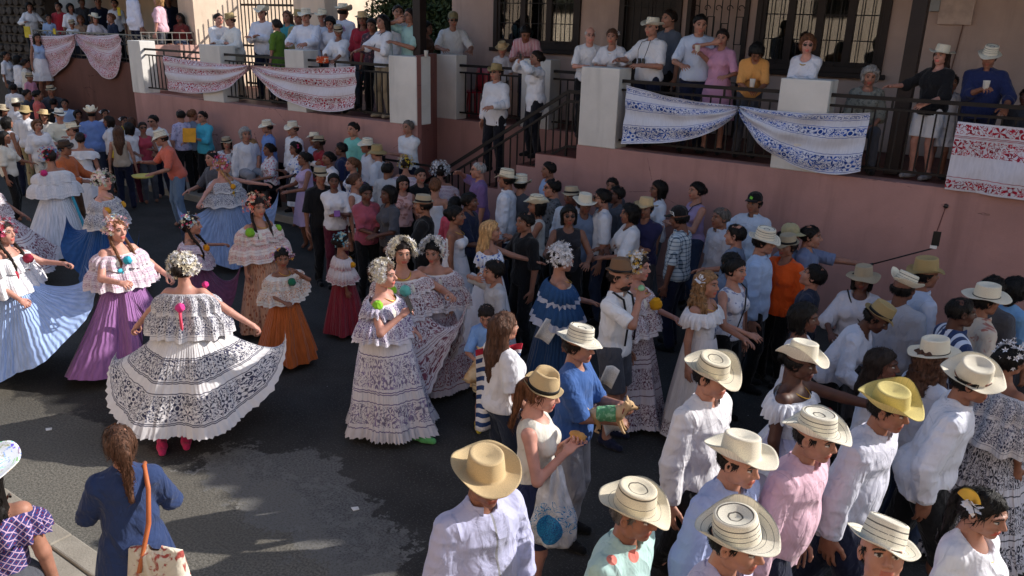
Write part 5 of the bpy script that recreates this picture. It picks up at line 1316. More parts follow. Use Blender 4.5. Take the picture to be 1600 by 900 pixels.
i = P(880, 386, 'woman in a dark blue pollera with a white flower headdress, programme at her back', 'pollera:blue', 'pollera', 100, 1.66, fem=True, hair='updo:dark', skin=2, w=1.15, group=G_D, arms=('down', 'bent'), hands=('rest', 'rest'),
      ex=(('tembleques', ('white', 'lgrey', 'white'), 330, .105, .95), ('necklace',)))
skirt(i, pleated('deep_blue', '1f4068', None, 50), R1=.36, z1=.08, p=.65, pleats=28, amp=.012, folds=7, famp=.03, flares=((180, 40, .08, .0),), seed=16)
D17 = i
i = P(1000, 398, 'dancer in a wine-embroidered pollera beside the bearded man in the brown hat', 'pollera:wine', 'pollera', 72, 1.66, fem=True, hair='updo:dark', skin=1, group=G_D, arms=('down', 'bent'), hands=('rest', 'grip'),
      ex=(('tembleques', ('white', 'offwhite', 'e0b040'), 150, .10, .9), ('pompom', 'e0a020', (.03, .21, 1.27), .06), ('necklace', 0, .008)))
skirt(i, polmat('pollera_wine3', 'd8d0d8', '5d2444', ((.10, .30), (.42, .62), (.76, .96)), (3.0, 1.05), .13, lines=(.34, .38, .68), dens=.92), R1=.36, z1=.07, pleats=30, amp=.012, folds=6, famp=.03, ruffle=.02, seed=17)
i = P(1586, 538, 'woman at the right edge in a white pollera with black-and-navy embroidery', 'pollera:navy', 'pollera', 140, 1.62, fem=True, hair='updo:black', skin=3, group=G_D, arms=('down', 'down'), ex=(('tembleques', ('white',), 50, .10),))
skirt(i, polmat('pollera_black', 'c9c8d2', '1e1f33', ((.15, .40), (.52, .72), (.8, .97)), (3.4, 1.05), .16, lines=(.45, .76), dens=.95), R1=.44, z1=.07, pleats=30, amp=.012, folds=6, famp=.04, ruffle=.02, seed=18)
i = P(634, 246, 'girl in a pink flowered pollera with white flowers in her hair, by the gate', 'pollera:pink', 'pollera', 170, 1.52, fem=True, hair='updo:dark', group=G_D, arms=('hip', 'hip'), ex=(('tembleques', ('white', 'e0c040'), 110, .11),))
skirt(i, pleated('pinkflower', 'd8b8c8', 'b05a88', 40), R1=.38, z1=.08, seed=19)
i = P(688, 256, 'woman in a pale pollera with a round white flower headdress, behind the strapless white dress', 'pollera:pink', 'pollera', 175, 1.58, fem=True, hair='updo:dark', group=G_D, arms=('hip', 'hip'), ex=(('tembleques', ('white', 'lgrey'), 150, .12),))
skirt(i, pleated('pinkflower', 'd8b8c8', 'b05a88', 40), R1=.36, z1=.08, seed=20)
def dress(i, c='white', R1=.34, z1=.40, nm='skirt', **k):
    return skirt(i, cloth(c), name=nm, R1=R1, z1=z1, nu=80, nv=14, pleats=20, amp=.008, folds=5, famp=.02, **k)
# ---------------------------------------------------------------- foreground
F1 = P(760, 701, 'man in a wide tan straw hat and pale lavender shirt with a pleated front', 'shirt:pleats:b4b6d6:grey', 'trousers:dnavy', 38, 1.72, hat='tanwide', skin=3, w=1.2, belly=.008, arms=('down', (.22, .12, .88)), lean=4, group=G_C, look=(10, -8), hattilt=(4, 0))
F2 = P(850, 577, 'woman in a tan fedora and sleeveless white lace top, plastic bag on her arm', 'tank:offwhite', 'shorts:navy', 78, 1.64, fem=True, hair='pony:chest', hat='fedora', skin=1, w=1.02, arms=((.09, .21, 1.24), (.03, .23, 1.27)), hands=('rest', 'grip'), hem=.78, ex=('belt',) if False else (('crossstrap', 'navy', 1),)[:0], group=G_C, look=(0, -12))
F3 = P(790, 487, 'woman with long brown hair in a white puff-sleeved blouse, striped towel over her arm', 'puff:white', 'jeans:2a3346', 118, 1.62, fem=True, hair='long:brown', skin=2, arms=((.24, .16, .92), 'down'), group=G_C, w=1.05)
F4 = P(760, 477, 'small boy in a sky blue t-shirt, plaid shorts and yellow shoes', 'tee:7fa4d8', 'shorts:plaid:c9b48c:3a3f5c:1.3', 15, 1.22, kid=True, hair='short:dark', skin=2, arms=('bent', 'down'), look=(20, -25), shoes='c9b43a', group=G_C)
F5 = P(908, 507, 'man in a striped straw hat and blue t-shirt carrying a small dog', 'tee:3a5c96', 'trousers:9a9aa2', 72, 1.66, hat='pintao2', skin=2, hair='short:dark', arms=('carry', 'hold'), hands=('grip', 'grip'), group=G_C, look=(6, -4))
F6 = P(771, 406, 'boy in a grey t-shirt shading his face with his hand', 'tee:b4b6bc', 'trousers:dgrey', -70, 1.45, kid=True, hair='short:black', skin=2, arms=('face', 'down'), look=(0, -5), group=G_C)
F8 = P(972, 404, 'bearded man in a brown hat and white shirt with black suspenders, eating from his hand', 'polo:e0e0e2', 'shorts:dgrey', 66, 1.70, hat='brown', skin=2, hair='short:dark', arms=((.06, .22, 1.44), 'down'), hands=('grip', 'rest'), ex=('beard', 'suspenders'), shoes='dnavy', group=G_C)
i = P(1108, 424, 'woman with long curly highlighted hair in an off-shoulder white dress, white flower in her hair', 'offsh:dcd9dc', 'pollera', 62, 1.62, fem=True, hair='curlylong:7a5c40', skin=2, w=1.05, arms=('down', 'bent'), ex=(('flower', 'white', 1, .06), ('necklace',)), group=G_C)
skirt(i, polmat('white_wine_hem', 'd9d6da', '5d2444', ((.84, .98),), (2.4, 1.0), .10), R1=.30, z1=.10, pleats=24, amp=.008, folds=5, famp=.03, seed=21)
P(1153, 403, 'woman with dark pulled-back hair in a white printed sleeveless top', 'tank:print:d5d4dc:8a8ea8:1.4', 'trousers:black', 58, 1.64, fem=True, hair='bun:black', skin=2, arms=('bent', 'down'), ex=(('crossstrap', 'black', -1),), group=G_C)
P(1198, 354, 'man in a ringed white hat and light blue shirt, left of the woman in orange', 'shirt:a9bfe0', 'trousers:black', 82, 1.72, hat='pintao2', skin=2, arms=('down', 'down'), group=G_C, hem=.78, w=1.05, look=(0, -4))
P(1232, 362, 'woman in a bright orange blouse with a gold necklace and olive hat', 'blouse:e0561c', 'trousers:black', -35, 1.64, fem=True, hair='bun:dark', hat='small', skin=3, w=1.12, arms=('down', 'down'), ex=(('necklace', 0, .012),), group=G_C)
F14 = P(1270, 352, 'young man in a grey-blue t-shirt stretching out a selfie stick', 'tee:6f7a98', 'jeans:denim', 84, 1.68, skin=2, hair='short:black', arms=('down', (.20, .62, 1.30)), hands=('rest', 'grip'), group=G_W)
P(1273, 412, 'boy in a dark navy shirt looking up, in front of the selfie-stick man', 'tee:2a3348', 'trousers:black', -95, 1.50, kid=True, hair='short:black', skin=2, look=(0, 18), group=G_C)
P(1352, 412, 'woman with a grey hat and black bob carrying a camera strap, white blouse', 'blouse:c9cad6', 'trousers:dgrey', 0, 1.58, fem=True, hair='bob:black', hat='beige', skin=4, arms=('bent', 'down'), ex=(('crossstrap', 'black', 1),), group=G_C)
P(1418, 422, 'man seen from behind in a hat with bold dark rings and a grey t-shirt', 'tee:9fa2ae', 'trousers:dgrey', 150, 1.70, hat='pintaoT', skin=4, w=1.15, group=G_C, hattilt=(-14, 6))
P(1452, 401, 'man in a tan hat and light blue shirt with his back to the camera', 'shirt:b9c8e4', 'trousers:dnavy', 118, 1.76, hat='khaki', skin=3, w=1.12, group=G_C)
P(1548, 441, 'man in a wide cream hat and beige shirt marked with red, his back turned', 'shirt:tie:c9bdb0:a86a60', 'trousers:beige', 118, 1.70, hat='creamflat', skin=3, w=1.0, group=G_C)
P(1508, 464, 'man with a shaved head in a navy shirt with white diagonal stripes', 'polo:vstripe:2a3c64:c6cede:3', 'trousers:dgrey', 112, 1.72, hair='buzz:black', skin=5, w=1.2, group=G_C)
P(1556, 430, 'dark-haired person with only the top of the head showing behind the wide cream hat', 'tee:dgrey', 'trousers:black', 160, 1.72, hair='short:black', skin=4, group=G_C)
P(1590, 434, 'woman in a light blue top with dark hair tied back at the right edge', 'tee:78a8d8', 'jeans:denim', 150, 1.62, fem=True, hair='curly:black', skin=3, group=G_C, ex=(('crossstrap', 'black', -1),))
P(1376, 470, 'woman bending forward in a white lace blouse and ribboned straw hat', 'lblouse:cdd0de', 'trousers:black', 80, 1.62, fem=True, hair='short:black', hat='khaki', skin=5, lean=26, w=1.15, arms=('bent', 'bent'), hatcol='black', group=G_C, look=(0, -15))
P(1262, 474, 'woman with short black hair and a white tank top, behind the big cream hat', 'tank:d8dae2', 'trousers:black', 78, 1.64, fem=True, hair='bob:black', skin=4, w=1.05, group=G_C, ex=(('necklace',),))
i = P(1258, 533, 'dark-skinned woman in a big cream hat and off-shoulder top with a red pompom', 'offsh:d6d8e0', 'skirt:lav', 72, 1.66, fem=True, hair='bun:black', hat='cream', skin=5, w=1.2, arms=('down', (.30, .50, 1.30)), ex=(('pompom', 'b8202c', (-.02, .23, 1.26), .05), ('necklace',)), group=G_C, look=(0, -6)); dress(i, 'd6d8e0', R1=.27, z1=.82, nm='peplum')
P(1385, 545, 'girl with long straight dark hair in a white top, between the large hats', 'tee:d4d8e4', 'jeans:denim', 78, 1.58, fem=True, hair='long:dark', skin=4, group=G_C)
P(1467, 525, 'woman with long wavy hair under a pale flat-brimmed hat, white top', 'tee:c9cfe0', 'jeans:denim', 132, 1.66, fem=True, hair='curlylong:brown', hat='creamflat', skin=3, group=G_C)
P(1528, 559, 'man in a tilted cream hat and loose white shirt, back to the camera', 'shirt:d6d8e4', 'trousers:black', 92, 1.74, hat='cream', skin=3, lean=12, legs='walk', w=1.3, arms=((.24, .02, .84), 'down'), hattilt=(-8, 18), group=G_C, hem=.80)
P(1398, 600, 'man in a yellowish straw hat and pale grey shirt catching the sun on its front', 'shirt:c6c6d4', 'trousers:dnavy', 74, 1.74, hat='yellow', skin=3, lean=13, legs='walk', hair='buzz:black', w=1.34, belly=.008, hattilt=(0, 6), group=G_C, hem=.78)
P(1282, 640, 'man in a white ringed hat and pink shirt', 'shirt:d6b0c0', 'trousers:dnavy', 68, 1.74, hat='pintaoT', skin=2, lean=11, legs='walk', hair='buzz:black', w=1.2, belly=.008, hattilt=(2, 6), group=G_C, hem=.78)
P(1118, 550, 'man in a large ringed straw hat and white shirt, his arm hanging', 'shirt:dcdade', 'trousers:black', 58, 1.76, hat='pintaoT', skin=2, lean=5, legs='walk', hair='buzz:black', w=1.12, arms=('down', 'down'), group=G_C, hem=.76, hattilt=(-4, 10))
P(1162, 677, 'man in a plain cream hat with a turned-up brim and light blue shirt', 'shirt:pleats:aab6dc:grey', 'trousers:dnavy', 60, 1.72, hat='cream', skin=2, lean=10, hair='buzz:dark', w=1.15, group=G_C, hattilt=(3, -4), hem=.78)
P(1158, 797, 'man at the bottom edge in a hat with one bold black ring, lavender shirt', 'shirt:b6b2d2', 'trousers:dnavy', 70, 1.72, hat='pintaoT', skin=2, lean=10, hair='buzz:black', w=1.15, group=G_C, hattilt=(6, 6))
P(996, 756, 'man in a spiral-ringed white hat and mint shirt with red flowers', 'shirt:spots:a9c8c4:d07a70:1.1', 'trousers:black', 66, 1.66, hat='pintao', skin=3, lean=8, hair='buzz:darkgrey', w=1.2, group=G_C, hattilt=(0, -3))
P(1388, 815, 'man looking up towards the camera under a tilted ringed hat', 'shirt:c9d2cc', 'trousers:black', 18, 1.70, hat='pintao', skin=2, hair='buzz:black', look=(0, 26), hattilt=(-6, -14), group=G_C)
i = P(1548, 767, 'woman with sleek black hair, a gold comb and a white lace blouse, bottom right', 'lblouse:dcdce4', 'trousers:black', 66, 1.62, fem=True, hair='pony:black', skin=2, ex=(('flower', 'white', 1, .055), ('necklace',)), look=(0, -8), group=G_C)
th = np.linspace(-1.25, 1.25, 22); rows = np.array([[(.03 * math.cos(t) * 0 + .088 + d, -.045 + r * math.sin(t) * .8, .055 + r * math.cos(t)) for t in th] for r, d in ((.02, 0), (.07, 0), (.078, .003), (.07, .006), (.02, .006))])
V, F, _ = loft(rows, closed=False); M_ = rotz(i['rz']); o = link('gold_comb', mesh('gold_comb', V, F), i['root'], plain('gold', 'c79a3c', .35, .6, .8)); o.location = i['hc']
F38 = P(182, 664, 'woman seen from behind in a navy dress, brown ponytail and tan bag strap', 'tee:2c3c62', 'skirt:2c3c62', 176, 1.56, fem=True, hair='pony:brown', skin=2, w=1.04, arms=((.13, .30, 1.10), (.13, .30, 1.10)), fl=.0, group='women on the near pavement', look=(-12, 0))
F39 = P(-40, 700, 'woman in a white floral sun hat and purple diamond-patterned off-shoulder top, bottom left', 'offsh:diamond:35376e:b89ab4', 'trousers:dgrey', 165, 1.58, fem=True, hair='long:black', hat='floral', skin=2, w=1.15, fl=.0, ex=(('crossstrap', 'brown', 1),), group='women on the near pavement')
# ---------------------------------------------------------------- crowd between the dancers and the wall
def Q(*a, **k): k.setdefault('group', G_W); return P(*a, **k)
Q(24, 152, 'man in a tan hat and white shirt at the far left, his back turned', 'shirt:white', 'jeans:dnavy', 150, 1.70, hat='plain', skin=3, group=G_F)
Q(38, 163, 'man in a pale turned-down hat and white t-shirt, second from the far left edge', 'tee:white', 'trousers:khaki', 150, 1.72, hat='bucket', hatcol=None, skin=3, w=1.1, group=G_F)
Q(57, 187, 'woman with short brown hair in a white blouse and white trousers', 'blouse:white', 'capri:offwhite', 15, 1.60, fem=True, hair='curly:chest', skin=2, w=1.1, group=G_F, ex=(('necklace',),))
Q(91, 168, 'man in a white hat with black band and sunglasses, beige shirt, holding a camera', 'shirt:e0dac8', 'trousers:beige', 5, 1.72, hat='white', skin=2, ex=('shades',), arms=('bent', 'hold'), group=G_F)
Q(67, 170, 'woman in a woven tan hat behind the man in the white hat', 'tee:offwhite', 'trousers:dgrey', 0, 1.62, fem=True, hair='bob:dark', hat='tan', skin=3, group=G_F)
Q(141, 165, 'man in a tall cream cowboy hat and blue shirt, back to the camera', 'shirt:6a86c0', 'trousers:denim', 172, 1.76, hat='cowboy', skin=3, w=1.15, group=G_F)
i = Q(124, 206, 'woman in a white tiered dress with a flower in her dark hair, back turned', 'offsh:white', 'pollera', 175, 1.62, fem=True, hair='bun:dark', skin=2, w=1.15, ex=(('flower', 'hotpink', 1, .05),), group=G_F); dress(i, 'white', R1=.38, z1=.25)
Q(100, 217, 'person in a dark brown hat and rust-orange shirt', 'shirt:b8623a', 'trousers:brown', 60, 1.64, hat='dark', skin=3, w=1.1, arms=('bent', 'bent'), group=G_F)
Q(184, 196, 'woman with long straight brown hair, tan top and dark jeans, back turned', 'tank:b0a08e', 'jeans:dnavy', 170, 1.62, fem=True, hair='long:brown', skin=2, group=G_W)
Q(168, 181, 'dark-haired woman behind the long-haired one, head bent', 'tee:white', 'trousers:black', -100, 1.60, fem=True, hair='bob:dark', skin=3)
Q(200, 191, 'woman with a dark bob, white shirt and wine-red trousers', 'polo:white', 'trousers:maroon', -150, 1.62, fem=True, hair='bob:black', skin=2)
Q(222, 190, 'woman in a red top and sunglasses at the tray', 'tank:a84050', 'trousers:dgrey', 10, 1.62, fem=True, hair='bun:dark', skin=3, ex=('shades',), arms=('bent', 'hold'))
Q(238, 179, 'man in sunglasses and a white shirt leaning forward by the wall', 'shirt:white', 'trousers:dnavy', -40, 1.74, hair='short:black', skin=2, ex=('shades',), lean=14, arms=('bent', 'bent'))
M_C = Q(250, 202, 'man in a ringed hat and coral shirt bending over a yellow tray', 'polo:d8705c', 'jeans:6f87a3', -78, 1.74, hat='pintao2', skin=2, w=1.05, lean=18, arms=((.16, .50, 1.16), (.14, .42, 1.0)))
Q(281, 171, 'woman with short dark hair in a lavender print shirt, facing the wall', 'polo:print:b8b6d6:8f8fb8', 'trousers:black', -160, 1.66, fem=True, hair='short:black', skin=2)
Q(300, 170, 'woman with light brown short hair in a grey top, between two people by the wall', 'tee:greyblue', 'trousers:black', 120, 1.64, fem=True, hair='short:chest', skin=2)
M_T = Q(315, 173, 'man in a turquoise shirt holding a yellow folder', 'shirt:48b0cc', 'trousers:black', -48, 1.74, hair='short:black', skin=2, arms=('bent', 'hold'), ex=('glasses',), sleeve=.75)
Q(353, 211, 'seated woman in a straw hat and white blouse with dark glasses on her chest', 'blouse:white', 'trousers:dgrey', 5, 1.60, fem=True, hair='bob:dark', hat='small', skin=2, sit=True, arms=('lap', 'lap'), w=1.15)
Q(383, 199, 'seated person with grey hair in white, behind the blond woman', 'shirt:white', 'trousers:grey', 20, 1.66, hair='curly:grey', skin=2, sit=True, fl=.2)
Q(391, 216, 'seated woman with long blond-brown hair in a blue-green top', 'tank:tie:6a9a90:a8c8e0', 'trousers:black', -40, 1.62, fem=True, hair='long:blond', skin=2, sit=True, arms=('lap', 'lap'), w=1.1)
Q(416, 186, 'man in a ringed hat and cornflower blue shirt standing at the wall', 'shirt:6a8ed0', 'trousers:dnavy', -72, 1.72, hat='pintao2', skin=2, yy=-.40, fl=.14)
Q(456, 188, 'man in a ringed hat and white shirt at the wall, next to the blue shirt', 'shirt:d8dce6', 'trousers:dnavy', -55, 1.72, hat='pintao2', skin=2, yy=-.42, fl=.14)
Q(419, 223, 'seated woman in a white flower-print t-shirt, profile to the left', 'tee:print:d8d8e0:c06a7a:.8', 'trousers:black', -70, 1.60, fem=True, hair='bun:black', skin=3, sit=True, arms=('lap', 'bent'))
Q(460, 222, 'woman with a pink ribbon in her dark hair, white and blue dress', 'tee:print:d8d8e0:4a6ab0', 'skirt:white', -70, 1.55, fem=True, hair='curly:black', skin=3, ex=(('flower', 'e0408a', -1, .05),), arms=('hold', 'bent'))
M_L = Q(474, 236, 'woman in a sleeveless lilac dress with a black quilted handbag', 'tank:b8a4c8', 'skirt:b8a4c8', -75, 1.62, fem=True, hair='pony:black', skin=3, w=1.1, arms=('bent', 'bent'))
Q(497, 209, 'man in a straw hat and dark red shirt in front of the wall', 'polo:8f2430', 'trousers:dgrey', -65, 1.66, hat='small', skin=5)
Q(490, 205, 'man mostly hidden behind the one in dark red, his hat brim showing', 'shirt:lblue', 'trousers:dgrey', -60, 1.72, hat='plain', skin=3, yy=-.45, fl=.14)
Q(512, 236, 'woman with a white hair clip holding a hand to her face, white shirt', 'shirt:white', 'trousers:dgrey', -60, 1.62, fem=True, hair='bun:black', skin=3, arms=('face', 'down'), ex=(('flower', 'white', 1, .04),))
M_P = Q(521, 270, 'woman in a white short-sleeved shirt and dark red trousers holding a purple phone', 'polo:white', 'trousers:maroon', 2, 1.62, fem=True, hair='bun:black', skin=4, arms=('cross', 'hold'), hands=('rest', 'grip'))
Q(551, 190, 'man in a mint green polo shirt against the wall', 'polo:7ec8bc', 'trousers:dgrey', -48, 1.70, hair='short:black', skin=2, yy=-.35, fl=.14)
Q(573, 214, 'person in a ringed straw hat and white t-shirt behind the khaki hat', 'tee:d4d8e4', 'trousers:dgrey', -70, 1.68, hat='pintao2', skin=3, yy=-.65, fl=.1)
Q(588, 224, 'person in a khaki bucket hat and white t-shirt, back turned', 'tee:d8dae2', 'jeans:denim', -110, 1.68, hat='bucket', skin=2, w=1.1)
Q(549, 245, 'woman with brown tied hair in a blue flowered top, profile to the left', 'tank:print:d0d4e0:3f5fa8', 'skirt:white', -72, 1.60, fem=True, hair='pony:chest', skin=2)
Q(637, 187, 'man in a white shirt leaning on the black gate', 'polo:dcdfe6', 'trousers:dnavy', -42, 1.70, hair='short:darkgrey', skin=2, yy=-.12, yf=True, arms=('cross', 'cross'), sleeve=.5)
Q(630, 274, 'girl with long black hair in a pink sleeveless blouse', 'tank:tie:dcb0aa:b07a70', 'jeans:black', 12, 1.56, fem=True, hair='long:black', skin=2, look=(0, -12))
i = Q(680, 277, 'woman with pinned-up hair and bare shoulders in a white strapless dress', 'strapless:dcdce2', 'pollera', 176, 1.60, fem=True, hair='bun:chest', skin=2, w=.95); dress(i, 'dcdce2', R1=.26, z1=.12)
M_K = Q(572, 326 - 38, 'woman carrying a small child in a white dress', 'tee:a05060', 'trousers:black', 20, 1.60, fem=True, hair='bun:black', skin=4, arms=('carry', 'carry'), look=(0, -8))
KID = P(570, 284, 'small child in a white frilled dress with orange and pink flowers, carried on an arm', 'offsh:white', 'pollera', 45, .92, fem=True, kid=True, hair='short:black', skin=2, fl=.52, ex=(('tembleques', ('e8903a', 'd84070', 'e8c040', '8a6ab0'), 50, .11), ('necklace', 0, .012)), group=G_W, shoes='aqua')
skirt(KID, POLT['orange'], R0=.14, R1=.50, z0=1.05, z1=.52, pleats=20, amp=.01, folds=6, famp=.04)
for s in (1, -1):
    V, F = tubepath([(s * .1, .05, .75), (s * .12, .2, .55), (s * .12, .22, .30)], (.07, .06, .045), 8); link('leg', mesh('leg', V, F, colr=np.array([SK[2]] * len(V))), KID['root'], SKIN.m)
Q(747, 252, 'elderly man with grey thinning hair in a purple shirt, a hand raised to his glasses', 'polo:7a6090', 'trousers:dgrey', -80, 1.74, hair='buzz:grey', skin=2, w=1.12, ex=('glasses',), arms=('down', 'up') if False else ((.24, .22, 1.50), 'down'))
Q(791, 262, 'man in a ringed hat and long white shirt in front of the stairs', 'shirt:d8dce6', 'trousers:dnavy', -100, 1.74, hat='pintao2', skin=3, hem=.76)
Q(712, 306, 'woman in a coral pink t-shirt, dark hair, behind the strapless dress', 'tee:d8586c', 'trousers:black', 150, 1.58, fem=True, hair='bun:black', skin=2)
i = Q(713, 321, 'woman with a low dark bun and a white strapless dress, profile to the right', 'strapless:dcdce2', 'pollera', 78, 1.62, fem=True, hair='updo:black', skin=3, ex=(('necklace',),), w=1.0); dress(i, 'd8d8e0', R1=.32, z1=.10)
i = Q(768, 344, 'woman with long blond hair in an off-shoulder white dress pointing to the right', 'offsh:print:dcdce4:3a62b0:.8', 'pollera', 84, 1.62, fem=True, hair='long:a8845a', skin=2, arms=('down', (.18, .50, 1.20)), hands=('rest', 'flat')); dress(i, 'dcdce4', R1=.36, z1=.08)
Q(838, 302, 'woman in a striped straw hat and pale sleeveless vest, profile to the left', 'tank:b9b8b4', 'trousers:black', -80, 1.62, fem=True, hair='bob:black', hat='pintaoT', skin=3, w=1.1, arms=('bent', 'hold'))
Q(857, 252, 'man with dark hair right against the wall below the landing', 'shirt:lblue', 'trousers:dgrey', -72, 1.72, hair='short:black', skin=3, yy=-.42)
Q(863, 279, 'man in sunglasses and a dark patterned shirt, profile to the left', 'polo:print:5a5f66:30343a', 'trousers:black', -75, 1.72, hair='short:black', skin=2, ex=('shades',))
Q(893, 287, 'man in a plain straw hat and white shirt behind the woman in black', 'shirt:ccd2de', 'trousers:dgrey', -30, 1.70, hat='small', skin=4)
Q(890, 321, 'woman with blue sunglasses and a sleeveless black top', 'tank:2a2a30', 'trousers:black', 8, 1.64, fem=True, hair='bob:black', skin=3, w=1.2, ex=('shades',), arms=('bent', 'bent'))
Q(941, 294, 'young man in sunglasses and a white t-shirt, profile to the left', 'tee:dadde4', 'jeans:denim', -82, 1.74, hair='short:black', skin=2, ex=('shades',))
Q(957, 277, 'woman with dark hair peering out right behind the young men', 'tee:dgrey', 'trousers:black', -20, 1.62, fem=True, hair='bun:black', skin=3, yy=-.40)
Q(964, 290, 'dark-haired youth whose head shows beside the white t-shirt', 'tee:dgrey', 'trousers:black', -60, 1.66, hair='short:black', skin=4)
Q(984, 319, 'woman with curly dark hair in a white lace blouse with a brown strap', 'blouse:dcdce0', 'jeans:denim', -78, 1.64, fem=True, hair='curly:black', skin=3, w=1.15, ex=(('strap', 'brown', -1, .95),), arms=('bent', 'bent'))
Q(1010, 306, 'man in a yellow straw hat and a navy and white t-shirt', 'tee:2c2c50', 'trousers:dgrey', -22, 1.68, hat='tan', skin=3, arms=('cross', 'cross'))
Q(1029, 282, 'woman with short dark hair and glasses in a white t-shirt at the wall', 'tee:d4d8e2', 'trousers:dgrey', -75, 1.58, fem=True, hair='bob:black', skin=3, yy=-.42, ex=('glasses',))
Q(1089, 283, 'woman in a lilac tank top standing at the wall', 'tank:9a8ab0', 'jeans:denim', -58, 1.60, fem=True, hair='bun:black', skin=2, w=1.15, yy=-.42, arms=('bent', 'hold'), ex=(('crossstrap', 'black', -1),))
CAPM = Q(1062, 325, 'man in a black cap with white letters and a plaid shirt', 'polo:plaid:b8c4cc:2a4a68', 'jeans:dnavy', -110, 1.70, hat='cap', skin=4, hair='short:black', hatcol='black', look=(0, -12))
Q(1127, 324, 'grey-haired man in a light grey polo shirt', 'polo:b9bcc8', 'trousers:dnavy', -60, 1.68, hair='short:darkgrey', skin=3, w=1.08)
M_G = Q(1180, 303, 'man in a green-marked black cap and pale blue shirt raising a camera', 'shirt:c3cfe2', 'trousers:dnavy', -28, 1.70, hat='cap', skin=3, hair='short:black', w=1.1, arms=((.30, .30, 1.28), 'down'), hands=('grip', 'rest'), yy=-.55)
Q(1146, 394, 'woman with a small dark bun mostly hidden behind the curly-haired woman', 'tee:greyblue', 'trousers:black', 30, 1.60, fem=True, hair='updo:black', skin=3, group=G_C)
Q(1238, 356 - 3, 'person in a plain khaki cap right behind the woman in orange', 'tee:greyblue', 'trousers:black', 60, 1.66, hat='cap', hatcol='a39a78', skin=3, hair='bun:black', fem=True)
# faces and shoulders showing in the gaps of the crowd
GAP = ((330, 235, 'tee:dgrey', 'm', 'short:black', 'dark-shirted man standing behind the seated woman in the small hat'), 
  
  
  (500, 258, 'tee:black', 'm', 'short:black', 'man in black behind the woman with the purple phone'), (532, 222, 'tee:navy', 'm', 'short:black', 'man in navy in front of the mint green polo'),
  (556, 270, 'tank:white', 'f', 'bun:brown', 'woman in a white top behind the carried child'), (606, 252, 'tee:lgrey', 'm', 'short:black', 'man in light grey right of the khaki bucket hat'),
  (606, 290, 'tee:dgrey', 'f', 'bob:black', 'woman in dark grey left of the long-haired girl in pink'), (657, 262, 'tee:black', 'f', 'bun:black', 'woman in black between the two white flower headdresses'),
  (660, 300, 'tee:black', 'm', 'short:black', 'man in black left of the strapless white dress'), (735, 300, 'tee:dnavy', 'm', 'short:black', 'man in dark navy behind the coral pink t-shirt'),
  (815, 270, 'tee:dgrey', 'm', 'short:black', 'man in dark grey between the ringed hat and the striped hat'), (820, 330, 'tee:black', 'm', 'short:black', 'man in black left of the striped straw hat'),
  (915, 300, 'tee:greyblue', 'm', 'short:black', 'man in grey-blue behind the young man in sunglasses'),
  
  (1150, 350, 'tee:greyblue', 'm', 'short:black', 'man in grey-blue right of the grey-haired man'),
  
  
  
  
  (5, 205, 'tee:offwhite', 'f', 'bob:black', 'woman in off-white at the left edge, third row'), (20, 130, 'tee:white', 'm', 'short:black', 'man in white at the foot of the far steps'), (110, 190, 'tee:lgrey', 'm', 'short:dark', 'man in light grey under the tan woven hat'))
for n_, (px, py, tp, sx_, hr, lb) in enumerate(GAP):
    ht_ = None
    if sx_ == 'm' and n_ % 2 and 'man in' in lb: ht_ = ('pintao2', 'small', 'plain')[n_ % 3]; lb = lb.replace('man in', 'man with a straw hat in', 1)
    P(px, py, lb, ('shirt:d4d6de' if False else tp), 'trousers:black', (-60, 20, -100, 70, 150)[n_ % 5], 1.66 if sx_ == 'm' else 1.6, hair=hr, fem=sx_ == 'f', skin=2 + n_ % 3, hat=ht_, group='people half hidden in the crowd', arms=('down', 'bent') if n_ % 2 else ('bent', 'down'))
